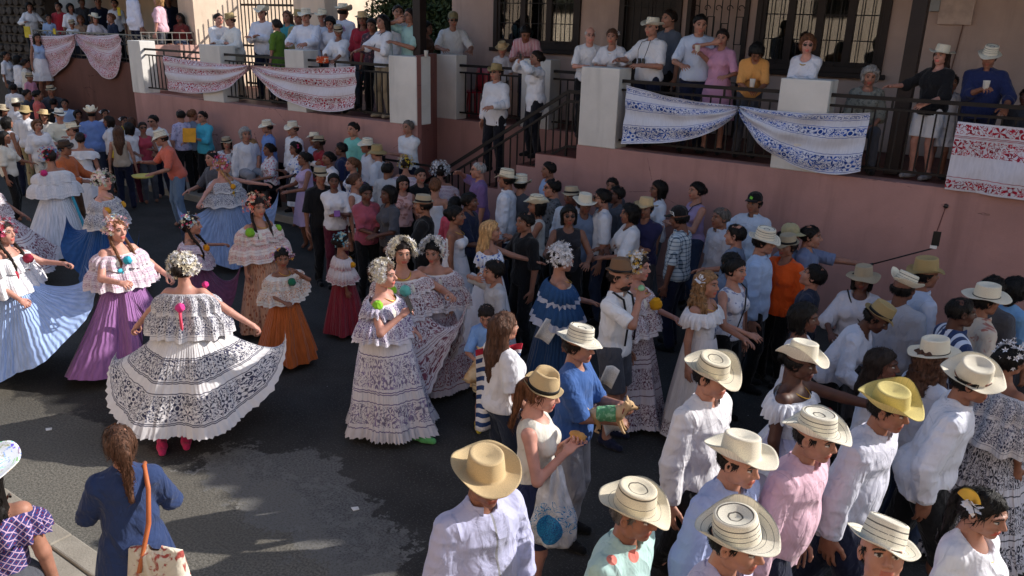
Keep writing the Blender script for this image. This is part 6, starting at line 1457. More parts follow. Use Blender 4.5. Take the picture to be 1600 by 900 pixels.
# far left, up the side steps and along the corner
for a in ((8, 80, 'woman in a white t-shirt high on the far steps at the left edge', 'tee:white', 'capri:dgrey', 60, 'bun:black', None, .3),
          (27, 86, 'woman in a white blouse standing on the far steps', 'blouse:white', 'trousers:black', 110, 'bob:black', None, .2),
          (39, 92, 'person in a white shirt resting both arms on the far handrail', 'tee:offwhite', 'trousers:black', 80, 'bun:dark', None, .2),
          (57, 52, 'girl in a pale blue top below the yellow sign', 'tank:lblue', 'skirt:white', 20, 'long:dark', None, .3),
          (45, 112, 'child in a straw hat and pink shirt on the far steps', 'tee:c98aa0', 'trousers:dgrey', 40, 'short:dark', 'small', -.1),
          (78, 131, 'person in a small pale hat near the umber wall', 'tee:dgrey', 'trousers:black', 10, 'short:dark', 'small', .0),
          (42, 139, 'dark-haired man in a dark shirt in front of the far steps', 'tee:dgrey', 'trousers:black', 60, 'short:black', None, -.4),
          (58, 140, 'man in a coral t-shirt in front of the far steps', 'tee:c9605a', 'trousers:black', 90, 'short:black', None, -.4),
          (83, 153, 'man with dark hair beside the umber wall, behind the white hat', 'tee:black', 'trousers:black', 150, 'short:black', None, -.2),
          (100, 154, 'man in sunglasses and a pale shirt beside the umber wall', 'shirt:lblue', 'trousers:dgrey', -10, 'short:black', None, -.3),
          (2, 162, 'person in a grey soft hat cut off by the left edge', 'tee:offwhite', 'trousers:dgrey', 60, 'bob:black', 'beige', None),
          (10, 182, 'woman in a white top at the left edge, second row', 'tank:white', 'jeans:dnavy', 120, 'bob:black', None, None),
          (121, 172, 'person half hidden at the left of the cowboy hat', 'tee:brown', 'trousers:black', 20, 'curly:dark', None, -.5),
          (163, 170, 'girl with white flowers in her hair beside the cowboy hat', 'tee:white', 'skirt:white', 20, 'bun:dark', None, -.4),
          (193, 181, 'woman with white hair flowers at the corner of the pink wall', 'tee:yellow', 'skirt:white', 30, 'bun:dark', None, -.5),
          (205, 183, 'brown-haired woman at the corner of the pink wall', 'tee:white', 'trousers:black', 160, 'bob:brown', None, -.45),
          (186, 208, 'child standing in front of the long-haired woman', 'tee:yellow', 'trousers:black', 160, 'short:dark', None, None)):
    px, py, lb, tp, bt_, fc, hr, ht, yv = a
    kw = dict(yy=yv, yf=(py < 130)) if yv is not None else {}
    P(px, py, lb, tp, bt_, fc, 1.62 if 'child' not in lb else 1.3, hair=hr, hat=ht, fem=('woman' in lb or 'girl' in lb), skin=3, group=G_F, ex=((('flower', 'white', 1, .05), ('flower', 'white', -1, .04)) if 'flowers' in lb else ()), arms=('bent', 'bent') if 'resting' in lb else ('down', 'down'), kid='child' in lb, **kw)
# ---------------------------------------------------------------- terrace, right part
def T(px, py, label, *a, y=.42, **k):
    k.setdefault('group', G_T); k.setdefault('fl', FZ); k.setdefault('yy', y); return P(px, py, label, *a, **k)
RL = ('rail', 'rail')
T(923, 42, 'elderly man with glasses in a white shirt leaning on the tall pillar', 'polo:dcdce0', 'trousers:black', 8, 1.70, hair='thin:white', skin=1, ex=('glasses',), arms=((.12, .42, 1.12), (.2, .42, 1.12)), y=.75, lean=10)
T(957, 44, 'woman in a white square-necked dress with dark dotted sleeves leaning on the tall pillar', 'puff:e0e0e6', 'skirt:white', -14, 1.62, fem=True, hair='updo:brown', skin=2, arms=((.10, .40, 1.14), (.2, .34, 1.12)), y=.75, ex=(('flower', 'white', -1, .04), ('necklace',)), lean=10)
M_B = T(1020, 24, 'man in a straw hat and white shirt with black binoculars on a strap', 'polo:dddde2', 'trousers:dnavy', -38, 1.74, hat='cream', skin=2, w=1.15, arms=('rail', (.12, .30, 1.10)), y=.62, belly=.02)
T(1046, 14, 'man in a grey-blue shirt behind the one with the binoculars', 'polo:5f6674', 'trousers:black', -50, 1.74, hair='short:dark', skin=2, y=1.3)
M_U = T(1096, 21, 'man in a light blue shirt holding a white cup', 'polo:c3cfe4', 'trousers:dnavy', 5, 1.74, hair='short:black', skin=2, arms=('bent', (.02, .30, 1.22)), hands=('rest', 'grip'), y=.62, look=(-5, -14))
T(1130, 44, 'woman in a pink dress holding a phone to her ear', 'tee:c994b0', 'skirt:c994b0', -18, 1.62, fem=True, hair='pony:dark', skin=2, arms=(('face', 'bent')[0], 'bent'), y=.60, look=(-5, -10))
T(1184, 68, 'woman in an orange t-shirt leaning on the railing with her head down', 'tee:d89a58', 'trousers:dgrey', 5, 1.62, fem=True, hair='curly:black', skin=3, lean=28, arms=((.05, .50, .98), (.05, .50, .98)), y=.35, look=(0, -35))
T(1264, 54, 'woman in sunglasses and a white blouse leaning on the white pillar', 'lblouse:d9dae4', 'trousers:dgrey', -18, 1.62, fem=True, hair='curly:chest', skin=1, ex=('shades', ('necklace', 0, .01)), lean=16, arms=((-.02, .42, 1.10), (-.02, .46, 1.12)), y=.40, look=(-20, 0))
T(1362, 103, 'grey-haired woman in a flowered blouse seated behind the railing', 'blouse:print:8f9088:6a6c66', 'trousers:dgrey', 5, 1.62, fem=True, hair='curly:grey', skin=2, sit=True, arms=('lap', 'lap'), y=.75, look=(0, -14))
T(1474, 67, 'woman in a straw hat, black off-shoulder top and white shorts', 'blouse:1a1a1e', 'shorts:dddde2', -38, 1.70, fem=True, hair='long:2b1d18', hat='plain', skin=1, w=1.08, arms=((.38, .36, 1.18), (.14, .30, 1.0)), y=.48, look=(-15, 0), shoes='grey')
M_V = T(1550, 69, 'man in a dark blue shirt and ringed straw hat holding a white cup', 'shirt:222c56', 'trousers:dnavy', -4, 1.76, hat='pintao2', skin=3, w=1.2, belly=.02, arms=((.0, .34, 1.20), (.30, .30, 1.0)), hands=('grip', 'rest'), y=.50, look=(0, -12), sleeve=.75)
T(1606, 138, 'person at the right edge of the terrace, only an arm showing', 'tee:dgrey', 'trousers:black', -20, 1.6, hair='short:black', skin=4, y=.7)
T(1490, 116, 'child in white shorts standing half hidden behind the flat red banner', 'tee:white', 'shorts:white', 10, 1.30, kid=True, hair='short:dark', skin=3, y=.6)
# stairs
T(775, 97, 'man in a woven hat and long white shirt coming down the stairs', 'shirt:dddee4', 'trousers:1b1c24', -38, 1.74, hat='khaki', skin=2, w=1.1, belly=.03, arms=('down', 'bent'), ex=('shades',), y=.55, yf=True, hem=.76)
M_PH = T(838, 78, 'woman in a white shirt on the stairs raising a phone with both hands', 'shirt:dddee4', 'trousers:1b1c24', -68, 1.66, fem=True, hair='bun:dark', skin=2, w=1.2, arms=('camera', 'camera'), hands=('grip', 'grip'), y=.55, yf=True, hem=.74)
T(822, 39, 'man in a red and white striped shirt leaning over the set-back pillar', 'polo:vstripe:d6c6cc:b0304c:.8', 'trousers:dnavy', -15, 1.74, hair='short:black', skin=3, lean=38, arms=((.08, .55, 1.05), (.12, .5, 1.05)), y=1.55, look=(-20, -20))
T(785, 64, 'child in a straw sun hat behind the set-back railing', 'tee:d4d4dc', 'trousers:dgrey', -5, 1.25, kid=True, hair='short:dark', hat='tan', skin=2, y=1.75, hattilt=(-22, 0))
T(708, 20, 'man in an olive cap and white shirt leaning on the set-back pillar', 'polo:e2e4ea', 'trousers:dgrey', 8, 1.74, hat='cap', hatcol='8b8163', skin=2, w=1.12, ex=('shades',), lean=12, arms=((.22, .46, 1.10), (.26, .44, 1.08)), y=1.85)
T(668, 34, 'woman with bare shoulders in the shade behind the porch post', 'tank:brown', 'skirt:dgrey', 60, 1.6, fem=True, hair='curly:black', skin=3, y=2.0)
# terrace, middle part
T(341, 20, 'dark-haired man in white with a green scarf leaning on the second pillar', 'shirt:e2e2e6', 'trousers:dgrey', 30, 1.68, hair='short:dark', skin=1, arms=((.10, .42, 1.12), (.15, .4, 1.12)), y=.7, lean=6)
T(358, 19, 'man in a grey hat and cream shirt talking beside the second pillar', 'shirt:e0dfdc', 'trousers:beige', -60, 1.70, hat='khaki', skin=2, w=1.1, arms=((.12, .42, 1.12), 'bent'), y=.65, lean=8)
T(408, 7, 'man in a cream hat and white shirt with folded arms, in the sun', 'shirt:dfe2ee', 'trousers:dnavy', -20, 1.74, hat='cream', skin=2, arms=('hold', 'cross'), y=1.1, w=1.05)
T(431, 29, 'woman in a moss green dress seen from behind', 'tee:5c7a2c', 'skirt:5c7a2c', -130, 1.60, fem=True, hair='bun:dark', skin=2, y=.75)
T(448, 16, 'woman in a teal top behind the green dress', 'tee:3f8f98', 'trousers:dgrey', -30, 1.62, fem=True, hair='long:brown', skin=2, y=1.4)
T(465, 14, 'person in a brown hat and khaki shirt behind the big ringed hat', 'shirt:a59670', 'trousers:dgrey', -30, 1.70, hat='khaki', skin=3, y=1.2)
T(477, 11, 'large man in a ringed straw hat and white shirt with both hands on the pillar', 'shirt:dfe2ee', 'trousers:dgrey', -20, 1.74, hat='pintao2', skin=2, w=1.25, belly=.03, arms=((.20, .40, 1.12), (.12, .42, 1.12)), y=.70)
T(503, 13, 'man in a ringed hat just right of the large man in white', 'shirt:dfe2ee', 'trousers:dgrey', -10, 1.72, hat='pintao2', skin=2, y=1.3)
T(515, 26, 'woman with a white feather clip in her dark hair, face bent down', 'tee:dcdce4', 'trousers:dgrey', -20, 1.60, fem=True, hair='curly:black', skin=2, y=.95, look=(0, -20), ex=(('flower', 'white', 1, .05),))
M_O = T(528, 36, 'woman in a straw hat and white frilled blouse holding an orange purse', 'blouse:e0e2ea', 'skirt:white', -30, 1.62, fem=True, hair='bun:dark', hat='small', skin=3, w=1.15, arms=((.10, .42, 1.08), (.15, .42, 1.05)), y=.45, look=(-25, -10), ex=(('flower', 'c89ac0', -1, .07),))
T(536, 3, 'man in a cream hat and white shirt with his back to the street', 'shirt:dfe2ee', 'trousers:dgrey', 150, 1.74, hat='cream', skin=3, y=1.6)
T(566, 16, 'woman in a wide tan hat and dark red blouse', 'blouse:a83040', 'trousers:dgrey', -10, 1.66, fem=True, hair='long:dark', hat='tan', skin=3, y=1.35)
T(580, 28, 'woman with hair pulled back in a dark patterned top, looking down', 'tee:print:4a3a44:8a5a60', 'trousers:black', -20, 1.60, fem=True, hair='bun:dark', skin=3, y=.85, look=(0, -15))
T(597, 22, 'woman with long black hair, white blouse and beige trousers', 'blouse:e0e2ea', 'trousers:a8987e', -55, 1.66, fem=True, hair='long:black', skin=2, arms=((.2, .42, 1.10), 'hold'), y=.48, w=1.05, ex=(('crossstrap', 'black', -1),), shoes='beige')
T(622, 7, 'man in a white shirt behind the couple with the bottle', 'polo:e0e0e4', 'trousers:dgrey', 10, 1.74, hair='short:dark', skin=2, y=1.2)
T(640, 12, 'man in a pale mint shirt drinking with his hand at his mouth', 'polo:a3c9c6', 'trousers:dgrey', -52, 1.72, hair='short:dark', skin=2, w=1.08, ex=('glasses',), arms=('face', 'hold'), hands=('grip', 'rest'), y=.80)
# neighbour's terrace
def NT(px, py, label, *a, y=1.2, **k):
    k.setdefault('group', G_N); return P(px, py, label, *a, yy=y, yf=True, **k)
NT(45, 4, 'woman with dark curly hair in a white shirt leaning on the far railing', 'shirt:e0e0e6', 'trousers:black', 10, 1.62, fem=True, hair='curly:black', skin=3, arms=RL, lean=12)
NT(75, 22, 'boy with dark hair between two adults on the far terrace', 'tee:lblue', 'trousers:dgrey', 5, 1.3, kid=True, hair='short:black', skin=3, y=.95)
NT(90, 3, 'person in a red shirt on the far terrace', 'tee:a02834', 'trousers:black', -30, 1.66, hair='short:black', skin=3)
NT(109, 5, 'woman with black hair and a white top on the far terrace', 'tee:e0e0e6', 'trousers:black', 20, 1.62, fem=True, hair='bob:black', skin=3)
NT(111, 29, 'child in a small straw hat with a black band on the far terrace', 'tee:e0e0e6', 'trousers:dgrey', -10, 1.25, kid=True, hair='short:black', hat='small', skin=3, y=.9)
NT(147, 19, 'woman in a straw hat and sunglasses on the far terrace', 'tee:dcd0d4', 'trousers:dgrey', 20, 1.58, fem=True, hair='bob:brown', hat='plain', skin=2, ex=('shades',), y=.95, arms=RL)
NT(172, 20, 'boy with light brown hair in a navy shirt at the railing', 'tee:222c44', 'trousers:dgrey', -60, 1.45, kid=True, hair='short:chest', skin=2, y=.95)
NT(125, 24, 'woman with brown curls behind the hat child on the far terrace', 'tee:b08a70', 'trousers:dgrey', 0, 1.5, fem=True, hair='curly:chest', skin=3, y=1.3)
NT(152, -5, 'tall man in dark clothes at the back of the far terrace', 'tee:dnavy', 'trousers:black', 0, 1.72, hair='short:black', skin=3, y=2.0)
NT(178, -2, 'woman in white with a yellow cup at the back of the far terrace', 'tee:d0d0d8', 'trousers:black', -20, 1.62, fem=True, hair='bun:black', skin=3, y=1.7)
NT(127, -4, 'man in a grey shirt at the back of the far terrace', 'tee:dgrey', 'trousers:black', 20, 1.70, hair='short:black', skin=4, y=2.0)
NT(206, -22, 'big man in a long white shirt, back turned, at the right of the far terrace', 'shirt:dcdcec', 'trousers:dnavy', 110, 1.78, hair='short:dark', skin=2, w=1.2, y=.95, hem=.76)
NT(246, -8, 'blond woman in a pale pink shirt at the end of the far railing', 'tee:d9b0bc', 'trousers:dgrey', -120, 1.66, fem=True, hair='bob:blond', skin=1, y=1.1, w=1.1)
NT(280, 20, 'woman in dark red seated in the shade behind the far railing', 'tee:6a2c2a', 'skirt:denim', -30, 1.6, fem=True, hair='long:black', skin=4, y=1.5, sit=True)
NT(262, -8, 'man in a dark shirt in the shade of the doorway', 'tee:dnavy', 'trousers:black', 0, 1.72, hair='short:black', skin=4, y=2.2)
NT(297, -8, 'man in a white shirt in the shade beside the cream corner', 'polo:d0d0d8', 'trousers:black', -60, 1.72, hair='short:black', skin=3, y=1.9)
# ================================================================ things people hold, chairs, dogs, bags
def hand(i, s, f=.09):
    d = i['wr'][s] - i['el'][s]; d = d / np.linalg.norm(d); return i['w2'](i['wr'][s] + d * f), i['rz']
def put(o, p, rz=0.0, rx=0.0, ry=0.0): o.location = p; o.rotation_euler = (rx, ry, rz); return o
WHT = plain('white_plastic', 'e4e2de', .45, .4); BLKP = plain('black_plastic', '141416', .35, .5)
def cup(p, label, c=WHT):
    m = []; n = 20; th = np.linspace(0, 2 * np.pi, n, endpoint=False)
    rows = np.array([[(math.cos(t) * r, math.sin(t) * r, z) for t in th] for r, z in ((.002, .0), (.028, .0), (.036, .10), (.038, .103), (.034, .10), (.026, .01), (.002, .01))])
    V, F, _ = loft(rows); o = link('cup', mesh('cup', V, F), None, c); o.location = p; return tag(o, label, 'cup')
p, r = hand(M_U, -1); cup(p - Vector((0, 0, .03)), 'white paper cup held by the man in light blue')
p, r = hand(M_V, 1); cup(p - Vector((0, 0, .02)), 'white paper cup held by the man in dark blue')
c0 = aty(666, 84, .18); cup((c0[0], .18, 3.07), 'white foam cup left standing on the wide pillar')
c0 = aty(1173, 158, .14); cup((c0[0], .12, 2.93), 'white cup balanced on the railing under the woman in orange')
def phone(p, rz, label, rx=0, c=BLKP, sz=(.075, .009, .15)):
    o = MB().box(-sz[0] / 2, sz[0] / 2, -sz[1] / 2, sz[1] / 2, -sz[2] / 2, sz[2] / 2).build('phone', c, bevel=.003); return tag(put(o, p, rz, rx), label, 'phone')
p, r = hand(D12, 1); phone(p + Vector((0, 0, .04)), r, 'black phone in the hand of the dancer in lilac flowers', .4)
p, r = hand(M_P, -1); phone(p, r, 'purple phone held by the woman in the white short-sleeved shirt', .6, plain('purple_case', '8a5a9a', .5), (.08, .012, .09))
p, r = hand(M_PH, 1, .11); phone(p, r, 'phone held up by the woman on the stairs', 0)
p, r = hand(F14, -1)
a = Vector(p); e = Vector(aty(1458, 388, a.y - .05)); t = empty('selfie_stick', a); tag(t, 'black selfie stick stretched out in front of the pink wall', 'selfie stick'); e2 = e - a
MB().tube(e2 * -.10, e2 * .08, .014, 10).build('handle', BLKP, t, True); MB().tube(e2 * .08, e2, .0075, 8).build('rod', plain('dark_metal', '2c2c30', .3, .5, .8), t, True)
MB().box(-.03, .03, -.015, .015, 0, .03).build('clamp', WHT, t).location = e2
o = MB().box(-.036, .036, -.005, .005, -.075, .075).build('phone', BLKP, bevel=.003); tag(put(o, e + Vector((.01, 0, .10)), .3), 'small phone clamped at the end of the selfie stick', 'phone')
c0 = aty(1478, 322, -.02); t = empty('wall_lamp', (c0[0], 0, c0[2])); tag(t, 'round black fitting on the bare pink wall above the selfie stick', 'wall fitting')
V, F = pompom_mesh(.026, 3); link('head', mesh('head', V * [1, .8, 1] + [0, -.02, 0], F), t, BLKP); MB().tube((0, -.004, 0), (-.06, -.004, -.45), .005, 6).build('cable', plain('wall_cable', '6a4340', .7), t)
# camera and binoculars
p, r = hand(M_G, 1, .08); t = empty('camera', p, r); tag(t, 'small camera raised by the man in the green-marked cap', 'camera'); MB().box(-.055, .055, -.018, .018, -.03, .035).build('camera_body', plain('grey_plastic', '55585c', .4), t, bevel=.004); MB().tube((0, .018, 0), (0, .05, 0), .026, 14).build('lens', BLKP, t)
p = M_B['w2'](M_B['U']((0, .20, 1.14))); t = empty('binoculars', p, M_B['rz']); tag(t, 'black binoculars hanging on the chest of the man in the straw hat', 'binoculars')
for s in (1, -1): MB().tube((s * .035, -.02, -.045), (s * .035, -.02, .05), .027, 12, .02).build('barrel', BLKP, t)
for s in (1, -1):
    V, F = tubepath([(s * .05, 0, .03), (s * .08, -.03, .16), (s * .07, -.09, .27), (0, -.20, .31)], .005, 6); link('strap', mesh('strap', V, F), t, BLKP)
# folder, tray, programme, purse, towel, bags
p, r = hand(M_T, -1, .07); o = MB().box(-.13, .13, -.006, .006, -.12, .16).build('folder', plain('yellow_card', 'd89a2c', .7), bevel=.002); tag(put(o, p + Vector((.02, -.04, .04)), r + .5, .25), 'yellow folder held by the man in the turquoise shirt', 'folder')
p, r = hand(M_C, -1, .16); t = empty('tray', p); tag(t, 'round yellow tray between the man in coral and the woman in red', 'tray')
th = np.linspace(0, 2 * np.pi, 28, endpoint=False); rows = np.array([[(math.cos(a_) * q_, math.sin(a_) * q_, z) for a_ in th] for q_, z in ((.002, 0), (.15, 0), (.18, .03), (.185, .03), (.155, -.008), (.002, -.008))]); V, F, _ = loft(rows); link('dish', mesh('dish', V, F), t, plain('yellow_plastic', 'c9c06a', .5))
def paper(p, rz, rx, ry, w_, h_, label):
    m = Mat('printed_paper', .85) if 'paper' not in _mc else None
    if m:
        u_, v_, _ = m.xyz(m.vec('UV')); ln = (v_ * 26).frac().lt(.45) * m.noise(m.vec('UV', (30, 26, 1)), 1, 1).gt(.45) * u_.band(.1, .9) * v_.band(.08, .92); m.color(m.mix(ln * .55, C('e2e0dc'), C('5a5a62'))); _mc['paper'] = m.m
    us = np.linspace(-.5, .5, 9); rows = np.array([[(x * w_, .02 * math.cos(x * 5) + .01 * z, z * h_) for x in us] for z in (-.5, -.2, .2, .5)]); V, F, uv = loft(rows, closed=False); o = link('leaflet', mesh('leaflet', V, F, uv), None, _mc['paper']); md = o.modifiers.new('thick', 'SOLIDIFY'); md.thickness = .002
    return tag(put(o, p, rz, rx, ry), label, 'leaflet')
p = D17['w2']((.32, -.16, .98)); paper(p, math.radians(34), .0, .5, .15, .21, 'folded printed programme against the dark blue dress')
p = F8['w2']((.34, .12, .80)); paper(p, math.radians(30), .2, .3, .12, .20, 'white sheet hanging beside the man with suspenders')
p = F5['w2']((-.02, .28, 1.02)); paper(p, math.radians(40), .2, -.3, .12, .14, 'clear and white card on the chest of the man carrying the dog')
p, r = hand(F8, 1, .07); V, F = pompom_mesh(.028, 5); o = link('snack', mesh('snack', V, F), None, plain('green_food', '7fb08a', .6)); tag(put(o, p + Vector((0, 0, .03))), 'small green snack at the mouth of the man with suspenders', 'food')
p, r = hand(F2, -1, .08); t = empty('bread_roll', p); V, F = pompom_mesh(.035, 6); link('bread', mesh('bread', V * [1.6, .8, .8], F), t, plain('bread_crust', 'b98a50', .7)); tag(t, 'piece of bread in the hand of the woman in the fedora', 'food')
p, r = hand(M_O, 1, .10); o = MB().box(-.11, .11, -.03, .03, -.06, .06).build('purse', cloth('print:c8502c:e0d0b8'), bevel=.02); tag(put(o, p, r + .4, .2), 'orange patterned purse held over the railing', 'purse')
# striped towel over the arm of the long-haired woman
m = Mat('striped_towel', .9); u_, v_, _ = m.xyz(m.vec('UV')); k = m.mix((v_ * 9).frac().lt(.5), C('dcdce2'), C('2a4478')); k = m.mix(v_.lt(.07), k, C('b02c40')); m.color(k); m.bump(m.noise(m.vec('UV', (20, 20, 1)), 2, 3), .01)
us = np.linspace(0, 1, 14); vs_ = np.linspace(0, 1, 20); rows = np.array([[(-.10 + .36 * u0 * (1 - .3 * v0), .04 * math.sin(u0 * 9 + v0 * 2) + .02 * v0 - .05 * (1 - v0), .16 * (1 - v0 * 1) - .52 * v0 + .10 * u0) for u0 in us] for v0 in vs_]); V, F, uv = loft(rows, closed=False)
o = link('towel', mesh('towel', V, F, uv), None, m.m); md = o.modifiers.new('thick', 'SOLIDIFY'); md.thickness = .008; tag(put(o, F3['w2']((-.12, -.06, 1.18)), math.radians(34) - .3, -.1), 'blue and white striped towel with a red edge', 'towel')
# plastic bag of the fedora woman
m = Mat('thin_plastic', .3, .5); v_ = m.vec('Object'); x_, y_, z_ = m.xyz(v_); m.color(m.mix(m.noise(v_, 9, 3).ss(.4, .6), (.62, .62, .64), (.82, .82, .84)))
d_ = ((x_ - .03) * (x_ - .03) * 1.0 + (z_ + .40) * (z_ + .40) * .6)._m('SQRT'); pat = arab(m, x_, z_, .05); k = m.mix(d_.lt(.075) * y_.lt(.03), m.mix(m.noise(v_, 9, 3).ss(.4, .6), (.62, .62, .64), (.82, .82, .84)), m.mix(pat, C('2a9ad0'), C('1f5a9a')))
sw_ = (m.noise(m.vec('Object'), 16, 1, .5, 2.0) - .5).abs().lt(.03) * d_.band(.075, .14) * z_.gt(-.42); k = m.mix(sw_, k, C('2a90c8')); m.color(k); m.set('Alpha', .90); m.bump(m.noise(m.vec('Object', (1, 1, .4)), 14, 4, .6, 1.5), .03, .9)
p, r = hand(F2, 1, -.10); t = empty('plastic_bag', p); tag(t, 'thin white plastic bag with a round blue print hanging from the arm', 'plastic bag')
th = np.linspace(0, 2 * np.pi, 40, endpoint=False); rows = []
for f in np.linspace(0, 1, 26):
    w_ = .03 + .13 * min(1, f * 1.5) ** 1.1 * (1 - .35 * max(0, f - .75) * 4 * .5); d0 = .02 + .075 * math.sin(min(1, f * 1.1) * math.pi * .55)
    if f > .93: w_ *= (1 - (f - .93) * 9); d0 *= (1 - (f - .93) * 9)
    q_ = .010 * np.sin(7 * th + f * 6) + .006 * np.sin(13 * th - f * 9)
    rows.append(np.stack([np.cos(th) * (w_ + q_), np.sin(th) * (d0 + q_), np.full_like(th, -.56 * f)], -1))
V, F, _ = loft(np.array(rows)); V = V @ rotz(.3).T; link('bag_skin', mesh('bag_skin', V, F), t, m.m)
# handbags
def bag(p, rz, label, mat, sz=(.30, .10, .22), strap=None, nm='handbag'):
    t = empty(nm, p, rz); tag(t, label, 'bag'); th = np.linspace(0, 2 * np.pi, 36, endpoint=False); rows = []
    for f in np.linspace(0, 1, 12):
        k = 1 - .22 * f; e = .25 if f in (0, 1) else 1
        rows.append(np.stack([np.sign(np.cos(th)) * np.abs(np.cos(th)) ** .5 * sz[0] / 2 * k * e, np.sign(np.sin(th)) * np.abs(np.sin(th)) ** .6 * sz[1] / 2 * e * (1 - .5 * f), np.full_like(th, -sz[2] * (1 - f)) - .03 * np.abs(np.cos(th)) ** 2 * -1 * f], -1))
    V, F, _ = loft(np.array(rows)); link('bag_body', mesh('bag_body', V, F), t, mat)
    if strap:
        V, F = tubepath(strap[1], .013, 8); link('strap', mesh('strap', V, F), t, plain('leather_' + strap[0], strap[0], .5))
    return t
LT = plain('orange_leather', 'a85a34', .5)
U_ = F38['U']; S_ = F38['S']
def loc(i, pts, p0, rz0): return [tuple(rotz(-rz0) @ (np.array(i['w2'](q_)) - np.array(p0))) for q_ in pts]
p0 = F38['w2']((.12, -.24, 1.0)); pts = loc(F38, [(.02, -.25, .88), U_((.10, -.19, 1.15)), U_((.12, -.13, 1.34)), U_((.11, -.03, 1.435)), U_((.11, .07, 1.40)), U_((.1, .17, 1.2)), (.0, .22, 1.0)], p0, math.radians(30))
bag(p0, math.radians(30), 'cream shoulder bag with a red and brown picture print on a tan strap', cloth('tie:cfc8b8:9a4a44:.7'), (.36, .13, .26), ('b0623a', pts))
p0 = M_L['w2']((.24, .10, 1.06)); bag(p0, M_L['rz'] + 1.4, 'black quilted handbag of the woman in lilac', plain('quilted_black', '26262a', .5), (.34, .12, .24), ('1a1a1c', [(-.13, 0, 0), (-.08, .0, .16), (.0, .0, .22), (.08, 0, .16), (.13, 0, 0)]))
# dogs
DOGM = Mat('dog_fur', .75, .25); v_ = DOGM.vec('Object'); DOGM.color(DOGM.mix(DOGM.noise(v_, 9, 3).ss(.35, .65), hexc('a98458'), hexc('cfb088'))); DOGM.bump(DOGM.noise(DOGM.vec('Object', (1, .4, 1)), 160, 3), .003)
def dog(p, rz, label, s=1.0, tilt=0.0, cream=False, shirt=None):
    """a small short-haired dog held in the arms; nose towards +Y"""
    t = empty('dog', p, rz, s); t.rotation_euler = (tilt, 0, rz); tag(t, label, 'dog')
    q = SDF((-.14, -.26, -.26), (.14, .34, .2), .0075)
    q.cone((0, -.16, 0), (0, .06, .015), .062, .070, 0); q.cone((0, .06, .02), (0, .14, .075), .058, .042, .03); q.ell((0, .165, .10), (.052, .055, .05), .02)
    q.cone((0, .19, .085), (0, .245, .072), .026, .016, .015); q.ell((0, .258, .078), (.009, .007, .007), .002)
    for x in (-1, 1):
        q.cone((x * .036, .150, .13), (x * .062, .145, .175), .020, .005, .008); q.cone((x * .040, .06, -.03), (x * .038, .10, -.15), .022, .014, .015); q.cone((x * .038, .10, -.15), (x * .038, .115, -.17), .014, .013, .005)
        q.cone((x * .042, -.15, -.02), (x * .045, -.12, -.10), .034, .02, .02); q.cone((x * .045, -.12, -.10), (x * .043, -.16, -.16), .016, .011, .01); q.cone((x * .043, -.16, -.16), (x * .043, -.13, -.175), .012, .012, .005)
    q.cone((0, -.21, .02), (0, -.26, .09), .014, .008, .01)
    V, F = q.out(); link('body', mesh('body', V, F), t, DOGM.m)
    for x in (-1, 1): V, F = pompom_mesh(.0085, 1); link('eye', mesh('eye', V + [x * .030, .205, .112], F), t, BLKP)
    V, F = pompom_mesh(.0105, 1); link('nose', mesh('nose', V + [0, .262, .080], F), t, BLKP)
    if shirt:
        q = SDF((-.12, -.2, -.12), (.12, .12, .12), .008); q.cone((0, -.15, 0), (0, .055, .012), .072, .080, 0, clip=[((0, .05, 0), (0, 1, 0)), ((0, -.14, 0), (0, -1, 0))], amp=.006, fr=(20, 20, 20)); V, F = q.out(); link('dog_shirt', mesh('dog_shirt', V, F), t, cloth(shirt))
    V, F = tubepath([(math.cos(a_) * .056, .115 + math.sin(a_) * .02, .055 + math.sin(a_) * .05) for a_ in np.linspace(0, 2 * np.pi, 20)], .005, 6); link('collar', mesh('collar', V, F), t, plain('leather_red', '8a2c2c', .5))
    return t
dog(F5['w2']((.04, .29, 1.13)), F5['rz'] - 1.25 * 0 + .15, 'small tan dog in a green shirt held by the man in blue', .72, .12, shirt='print:5a9a6c:86b890')
dog(F4['w2']((.20, .36, 1.02)), F4['rz'] + 2.2, 'small tan dog with pricked ears held beside the boy in sky blue', .8, .5)
# chairs
def chair(x, y, z, rz, label, mat, group=None):
    t = empty('chair', (x, y, z), rz); tag(t, label, 'chair', group)
    MB().box(-.21, .21, -.2, .2, .42, .45).build('seat', mat, t, bevel=.01); 
    us = np.linspace(-.21, .21, 7); rows = np.array([[(x_, -.2 - .04 * zz - .03 * (1 - (x_ / .21) ** 2), .45 + .42 * zz) for x_ in us] for zz in (0, .3, .7, 1)]); V, F, _ = loft(rows, closed=False); o = link('backrest', mesh('backrest', V, F), t, mat); md = o.modifiers.new('thick', 'SOLIDIFY'); md.thickness = .012
    for a_ in (-1, 1):
        for b_ in (-1, 1): MB().bar((a_ * .18, b_ * .17, .42), (a_ * .22, b_ * .21, 0), .03, .03).build('leg', mat, t)
RED = plain('red_plastic', 'a82436', .4, .4); BLC = plain('black_chair', '1c1c20', .5)
for px, y, lb in ((738, 2.0, 'red plastic chair behind the set-back railing, nearer the post'), (752, 2.25, 'red plastic chair behind the set-back railing, nearer the stairs')):
    c0 = aty(px, 160, y); chair(c0[0], y, FZ, math.radians(160), lb, RED, 'red plastic chairs')
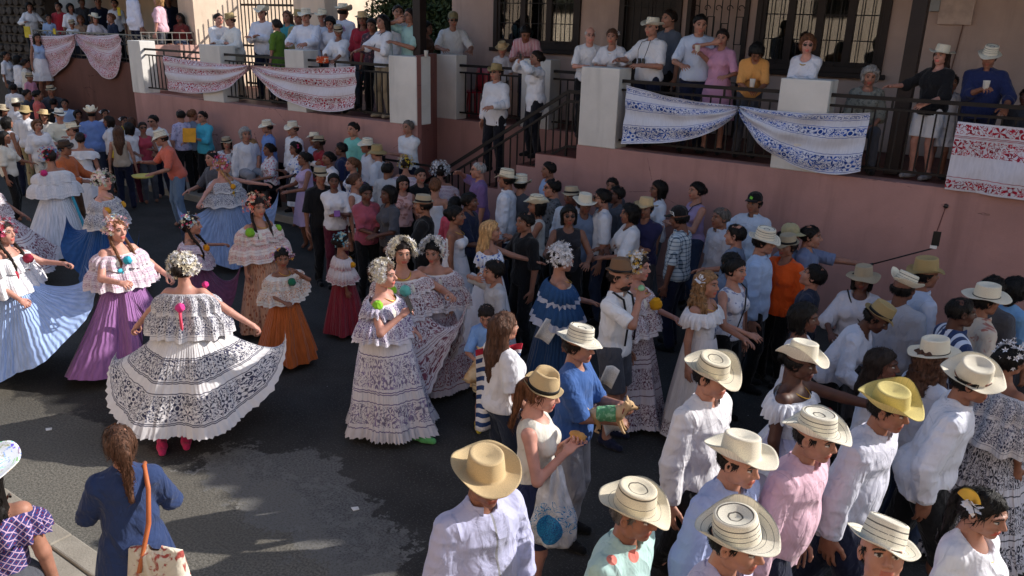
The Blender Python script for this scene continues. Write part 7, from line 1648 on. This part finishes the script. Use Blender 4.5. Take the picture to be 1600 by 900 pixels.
for lb_, b_, info in PEOPLE:
    if 'seated' in lb_: 
        q_ = info['w2']((0, -.02, 0)); chair(q_.x, q_.y, b_[2], info['rz'], 'chair under the ' + ' '.join(lb_.replace('seated ', '').split()[:9]), BLC, 'dark chairs of the seated spectators')
# yellow signs on the far terrace, litter, bottle
for px, py, y, w_, h_, lb in ((43, 50, .46, .32, .28, 'yellow paper sign tied at the left end of the far railing'), (66, 6, 2.2, .5, .42, 'yellow sign high up at the back of the far terrace'), (85, 49, .44, .11, .14, 'small yellow cup on the far railing'), (186, 18, 1.5, .14, .2, 'yellow card held up at the back of the far terrace')):
    c0 = aty(px, py, y); o = MB().box(-w_ / 2, w_ / 2, -.008, .008, -h_ / 2, h_ / 2).build('sign', plain('yellow_paint', 'c9b02a', .7, vs=4, lo=.7), bevel=.004); o.location = c0; tag(o, lb, 'sign')
for px, py, lb in ((555, 794, 'white scrap of paper on the asphalt below the lilac pollera'), (308, 676 - 2, 'tiny white scrap by the feet of the navy pollera dancer'), (76, 670, 'tiny white scrap in the sunlit strip at the left')):
    c0 = atz(px, py, .01); o = MB().prism([(-.035, -.01), (.0, .03), (.035, .01), (.01, -.03)], 2, 0, .006).build('paper_scrap', WHT); o.location = (c0[0], c0[1], .004); tag(o, lb, 'litter')
# cap print
for txt, who, colr, sz in (('JOY', CAPM, 'e4e2de', .055), ):
    cu = bpy.data.curves.new('cap_letters', 'FONT'); cu.body = txt; cu.size = sz; cu.extrude = .002; cu.align_x = 'CENTER'; tmp = bpy.data.objects.new('tmp', cu); lm = bpy.data.meshes.new_from_object(tmp); lm.materials.clear(); lm.materials.append(plain('white_plastic', 'e4e2de', .45, .4)); bpy.data.objects.remove(tmp); o = link('cap_letters', lm, who['root'])
    o.location = Vector(who['hc']) + Vector((-.070, .058, .050)); o.rotation_euler = (R(78), 0, R(-128 + 180))
o = MB().prism([(-.02, -.012), (.02, -.02), (.024, .01), (-.01, .022)], 1, 0, .004).build('cap_mark', plain('green_mark', '6fbf3a', .6), M_G['root']); o.location = Vector(M_G['hc']) + Vector((0, .094, .085)); o.rotation_euler = (R(-20), 0, R(180))
